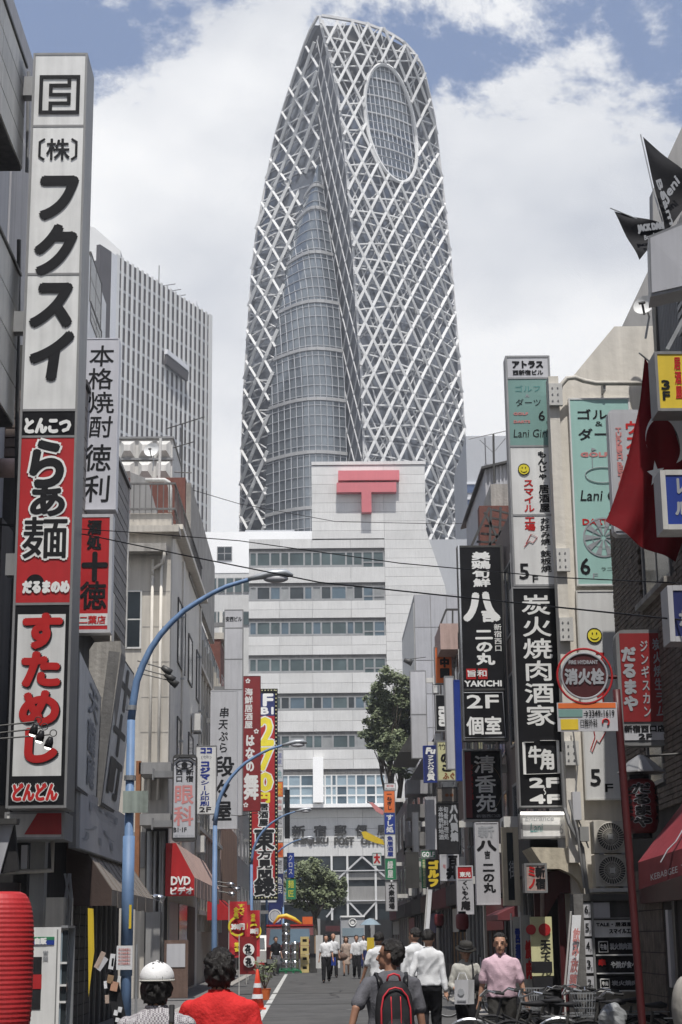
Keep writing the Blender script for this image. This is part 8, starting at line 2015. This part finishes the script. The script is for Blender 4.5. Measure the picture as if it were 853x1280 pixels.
obj('bag_back', MB().poly([(-.12, .08, -.16), (.11, .08, -.16), (.13, .08, .16), (-.11, .08, .16)], (0, .01, 0)), 'sign_grey', pb_, local=True)
obj('bag_print', MB().lathe((-.02, -.072, 0), [(.05, .003), (.05, 0)], 7, 'y').box(-.08, .05, -.072, -.065, -.12, -.1), 'ink_grey', pb_, local=True)
obj('bag_handle', MB().tube([(-.08, -.04, .16), (-.05, -.02, .25), (.03, -.02, .25), (.07, -.04, .16)], .006, 5), 'cloth_white', pb_, local=True)
sb = root('shoulder_bag', W(597, 1225, Y), 'black shoulder bag hanging at the hip of the person in the hat', 'bag'); obj('bag_body', MB().ball(W(598, 1228, Y - .05), .1, .09, .12, 14, 10), 'soft_black', sb, smooth=True)
# man in pink
Y = 21.8; person('person with short black hair in a pink short sleeved shirt walking towards the camera', px_at(626, Y), Y, -.05, 1.62, 'cloth_pink', 'short', 'cloth_charcoal', stride=.42, build=1.12, turn=-.12, hands=[(-.31, .05, .80), (.34, -.04, .80)], untuck=False)
# far walkers
far_p = [(408, 64.5, 0, 'person in white shirt and black trousers, foremost of the far walkers', 'cloth_white', 'short', 'cloth_black', False, 'hair', .45, 1, 1.7),
         (417, 73, .1, 'bald person in a white shirt carrying a blue bag behind the foremost walker', 'cloth_white', 'short', 'cloth_black', False, 'skin', .3, -1, 1.74),
         (433, 76, 0, 'person with long brown hair in a beige dress among the far walkers', 'cloth_beige', 'short', 'cloth_beige', True, 'hair_brown', .3, 1, 1.62),
         (446, 70.5, 0, 'person in a pale shirt and black trousers right of the long haired walker', 'cloth_white', 'half', 'cloth_black', False, 'hair', .2, -1, 1.68),
         (455, 95, 0, 'person in a white shirt farthest back before the yellow signboard', 'cloth_white', 'short', 'navy', False, 'hair', .3, 1, 1.7),
         (345, 78, .4, 'person in dark clothes standing beside the truck in the shade', 'cloth_black', 'short', 'cloth_grey', False, 'hair', .1, 1, 1.66)]
for (px, Y, fc, lab, sh_, sl_, lg, sk, hr, std, ph, h_) in far_p:
    g, k = person(lab, px_at(px, Y), Y, fc, h_, sh_, sl_, lg, hair=hr, stride=std, ph=ph, vox=.022, skirt=sk, hairlen=.14 if sk else 0, untuck=sk)
c = WG(414, 1206); bb = root('bag', W(415, 1200, 72.5), 'small blue carrier bag in the hand of the far bald walker', 'bag'); obj('bag_body', MB().box(W(413, 1200, 72).x, W(420, 1200, 72).x, 72.2, 72.4, W(415, 1207, 72).z, W(415, 1197, 72).z), 'blue', bb)
bb = root('bag', W(428, 1195, 75.5), 'dark brown handbag at the side of the walker in the beige dress', 'bag'); obj('bag_body', MB().ball(W(427, 1196, 75.4), .28, .15, .17, 14, 10), 'brown_wall', bb, smooth=True)
# ================================================================ SMALL CLUTTER on walls and ground
bld = {o['label'][:14]: o for o in bpy.data.objects if o.type == 'EMPTY' and o.get('category') == 'building'}
def owner(s): return next(o for k, o in bld.items() if k.startswith(s))
def ac_unit(par, X, Y, z, side):
    a, b = (X - .32, X - .02) if side < 0 else (X + .02, X + .32)
    u = obj('air_conditioner_unit', MB().box(a, b, Y, Y + .8, z, z + .58), 'off_white', par)
    obj('fan_grille', MB().lathe((( a - .004) if side < 0 else (b + .004), Y + .3, z + .29), [(.22, 0), (.2, -.006 if side < 0 else .006)], 16, 'x'), 'dark_frame', u)
    obj('wall_rack', MB().box(a, b, Y + .05, Y + .09, z - .05, z).box(a, b, Y + .7, Y + .74, z - .05, z), 'galv', u)
def pipes(par, X, Y, z0, z1, side, m='pipe_grey', r=.04):
    x = X + side*.06; obj('downpipe', MB().tube([(x, Y, z0), (x, Y, z1)], r, 8), m, par, smooth=True)
    for k in range(int((z1 - z0)/2)): obj('pipe_clip', MB().box(x - .06, x + .06, Y - .05, Y + .05, z0 + .8 + k*2, z0 + .86 + k*2), 'galv', par)
B_ = owner('cream rendered'); rr = random.Random(31)
for (Y, z) in ((54.5, 5.2), (58, 8.6), (60.5, 4.6)): ac_unit(B_, XL + .02, Y, z, 1)
for Y in (53.6, 61.6): pipes(B_, XL, Y, 2.9, ztb - .6, 1, 'beige_light')
B_ = owner('tall dim build')
for (Y, z) in ((36.2, 3.5), (39.4, 6.1), (42.8, 4.6), (46, 8.2)): ac_unit(B_, 4.25, Y, z, -1)
for Y in (35.2, 41.2, 47.6): pipes(B_, 4.25, Y, 3.2, 9.6, -1)
B_ = owner('narrow buildin')
for (Y, z) in ((50.2, 3.3), (54.3, 5.9), (58.6, 3.6)): ac_unit(B_, 4.3, Y, z, -1)
for Y in (52.2, 57.6): pipes(B_, 4.3, Y, 3.2, 9.0, -1)
B_ = owner('low dark shop')
for (Y, z) in ((66.4, 3.2), (71.5, 5.9), (77, 3.4)): ac_unit(B_, 4.3, Y, z, -1)
B_ = owner('building with ')
ac_unit(B_, XL - .02, 36.6, 2.75, 1)
cabs = MB()
for k in range(7):
    y0 = 34 + k*5; z0 = 3.6 + rr.uniform(0, 3.5); pts = []
    for j in range(9): pts.append((4.12, y0 + j*.8, z0 - .35*math.sin(math.pi*j/8) + rr.uniform(-.02, .02)))
    cabs.tube(pts, .012, 5)
thing1('wall_cable', cabs, 'black', 'thin black cables drooping along the facades behind the right row of signs', 'cable')
for k, (x, Y) in enumerate(((-3.25, 36), (-3.25, 45), (3.46, 33), (3.46, 43))):
    g = root('drain_grate', (x, Y, .036), ['gutter grate on the left by the second shop', 'gutter grate on the left farther along', 'gutter grate on the right behind the man in pink', 'gutter grate on the right farther along'][k], 'drain', 'drain grates in the gutters')
    obj('grate_frame', MB().box(x - .16, x + .16, Y - .3, Y + .3, .036, .041), 'dark_frame', g)
    for q in range(6): obj('grate_bar', MB().box(x - .14, x + .14, Y - .26 + q*.1, Y - .22 + q*.1, .041, .047), 'galv', g)
for k, (px, py, m_, lab) in enumerate(((548, 1232, 'navy', 'small navy standing signboard beside the white shirt man'), (500, 1212, 'maroon', 'small maroon standing signboard on the right pavement far along'), (610, 1250, 'dark_frame', 'dark standing menu board behind the man in pink'))):
    c = WG(px, py); x = max(c.x, 3.35) if k else 3.5; g = root('standing_sign', (x, c.y, .024), lab, 'sign')
    obj('panel', MB().box(x - .22, x + .22, c.y, c.y + .05, .12, 1.15), m_, g); obj('face_panel', MB().box(x - .18, x + .18, c.y - .008, c.y, .35, 1.08), 'sign_grey', g)
    obj('leg', MB().box(x - .2, x - .16, c.y - .15, c.y + .2, .024, .12), 'dark_frame', g); obj('leg', MB().box(x + .16, x + .2, c.y - .15, c.y + .2, .024, .12), 'dark_frame', g)
    tx = MB(); text(tx, ['定食', '酒場', '昼飯'][k], 'v', x - .13, x + .13, .42, 1.0, c.y - .01, .004); obj('lettering', tx, 'ink', g)
# ================================================================ AIR: thin summer haze
hm = bpy.data.materials.new('haze_air'); hm.use_nodes = True; t = hm.node_tree; t.nodes.clear()
o_ = t.nodes.new('ShaderNodeOutputMaterial'); v_ = t.nodes.new('ShaderNodeVolumePrincipled')
v_.inputs['Color'].default_value = (.86, .90, .97, 1); v_.inputs['Density'].default_value = .00045; v_.inputs['Anisotropy'].default_value = .2
t.links.new(v_.outputs[0], o_.inputs['Volume']); MATS['haze_air'] = hm
hb = obj('haze', MB().box(-905, 905, -305, 3005, -1.5, 290), 'haze_air'); hb['kind'] = 'stuff'
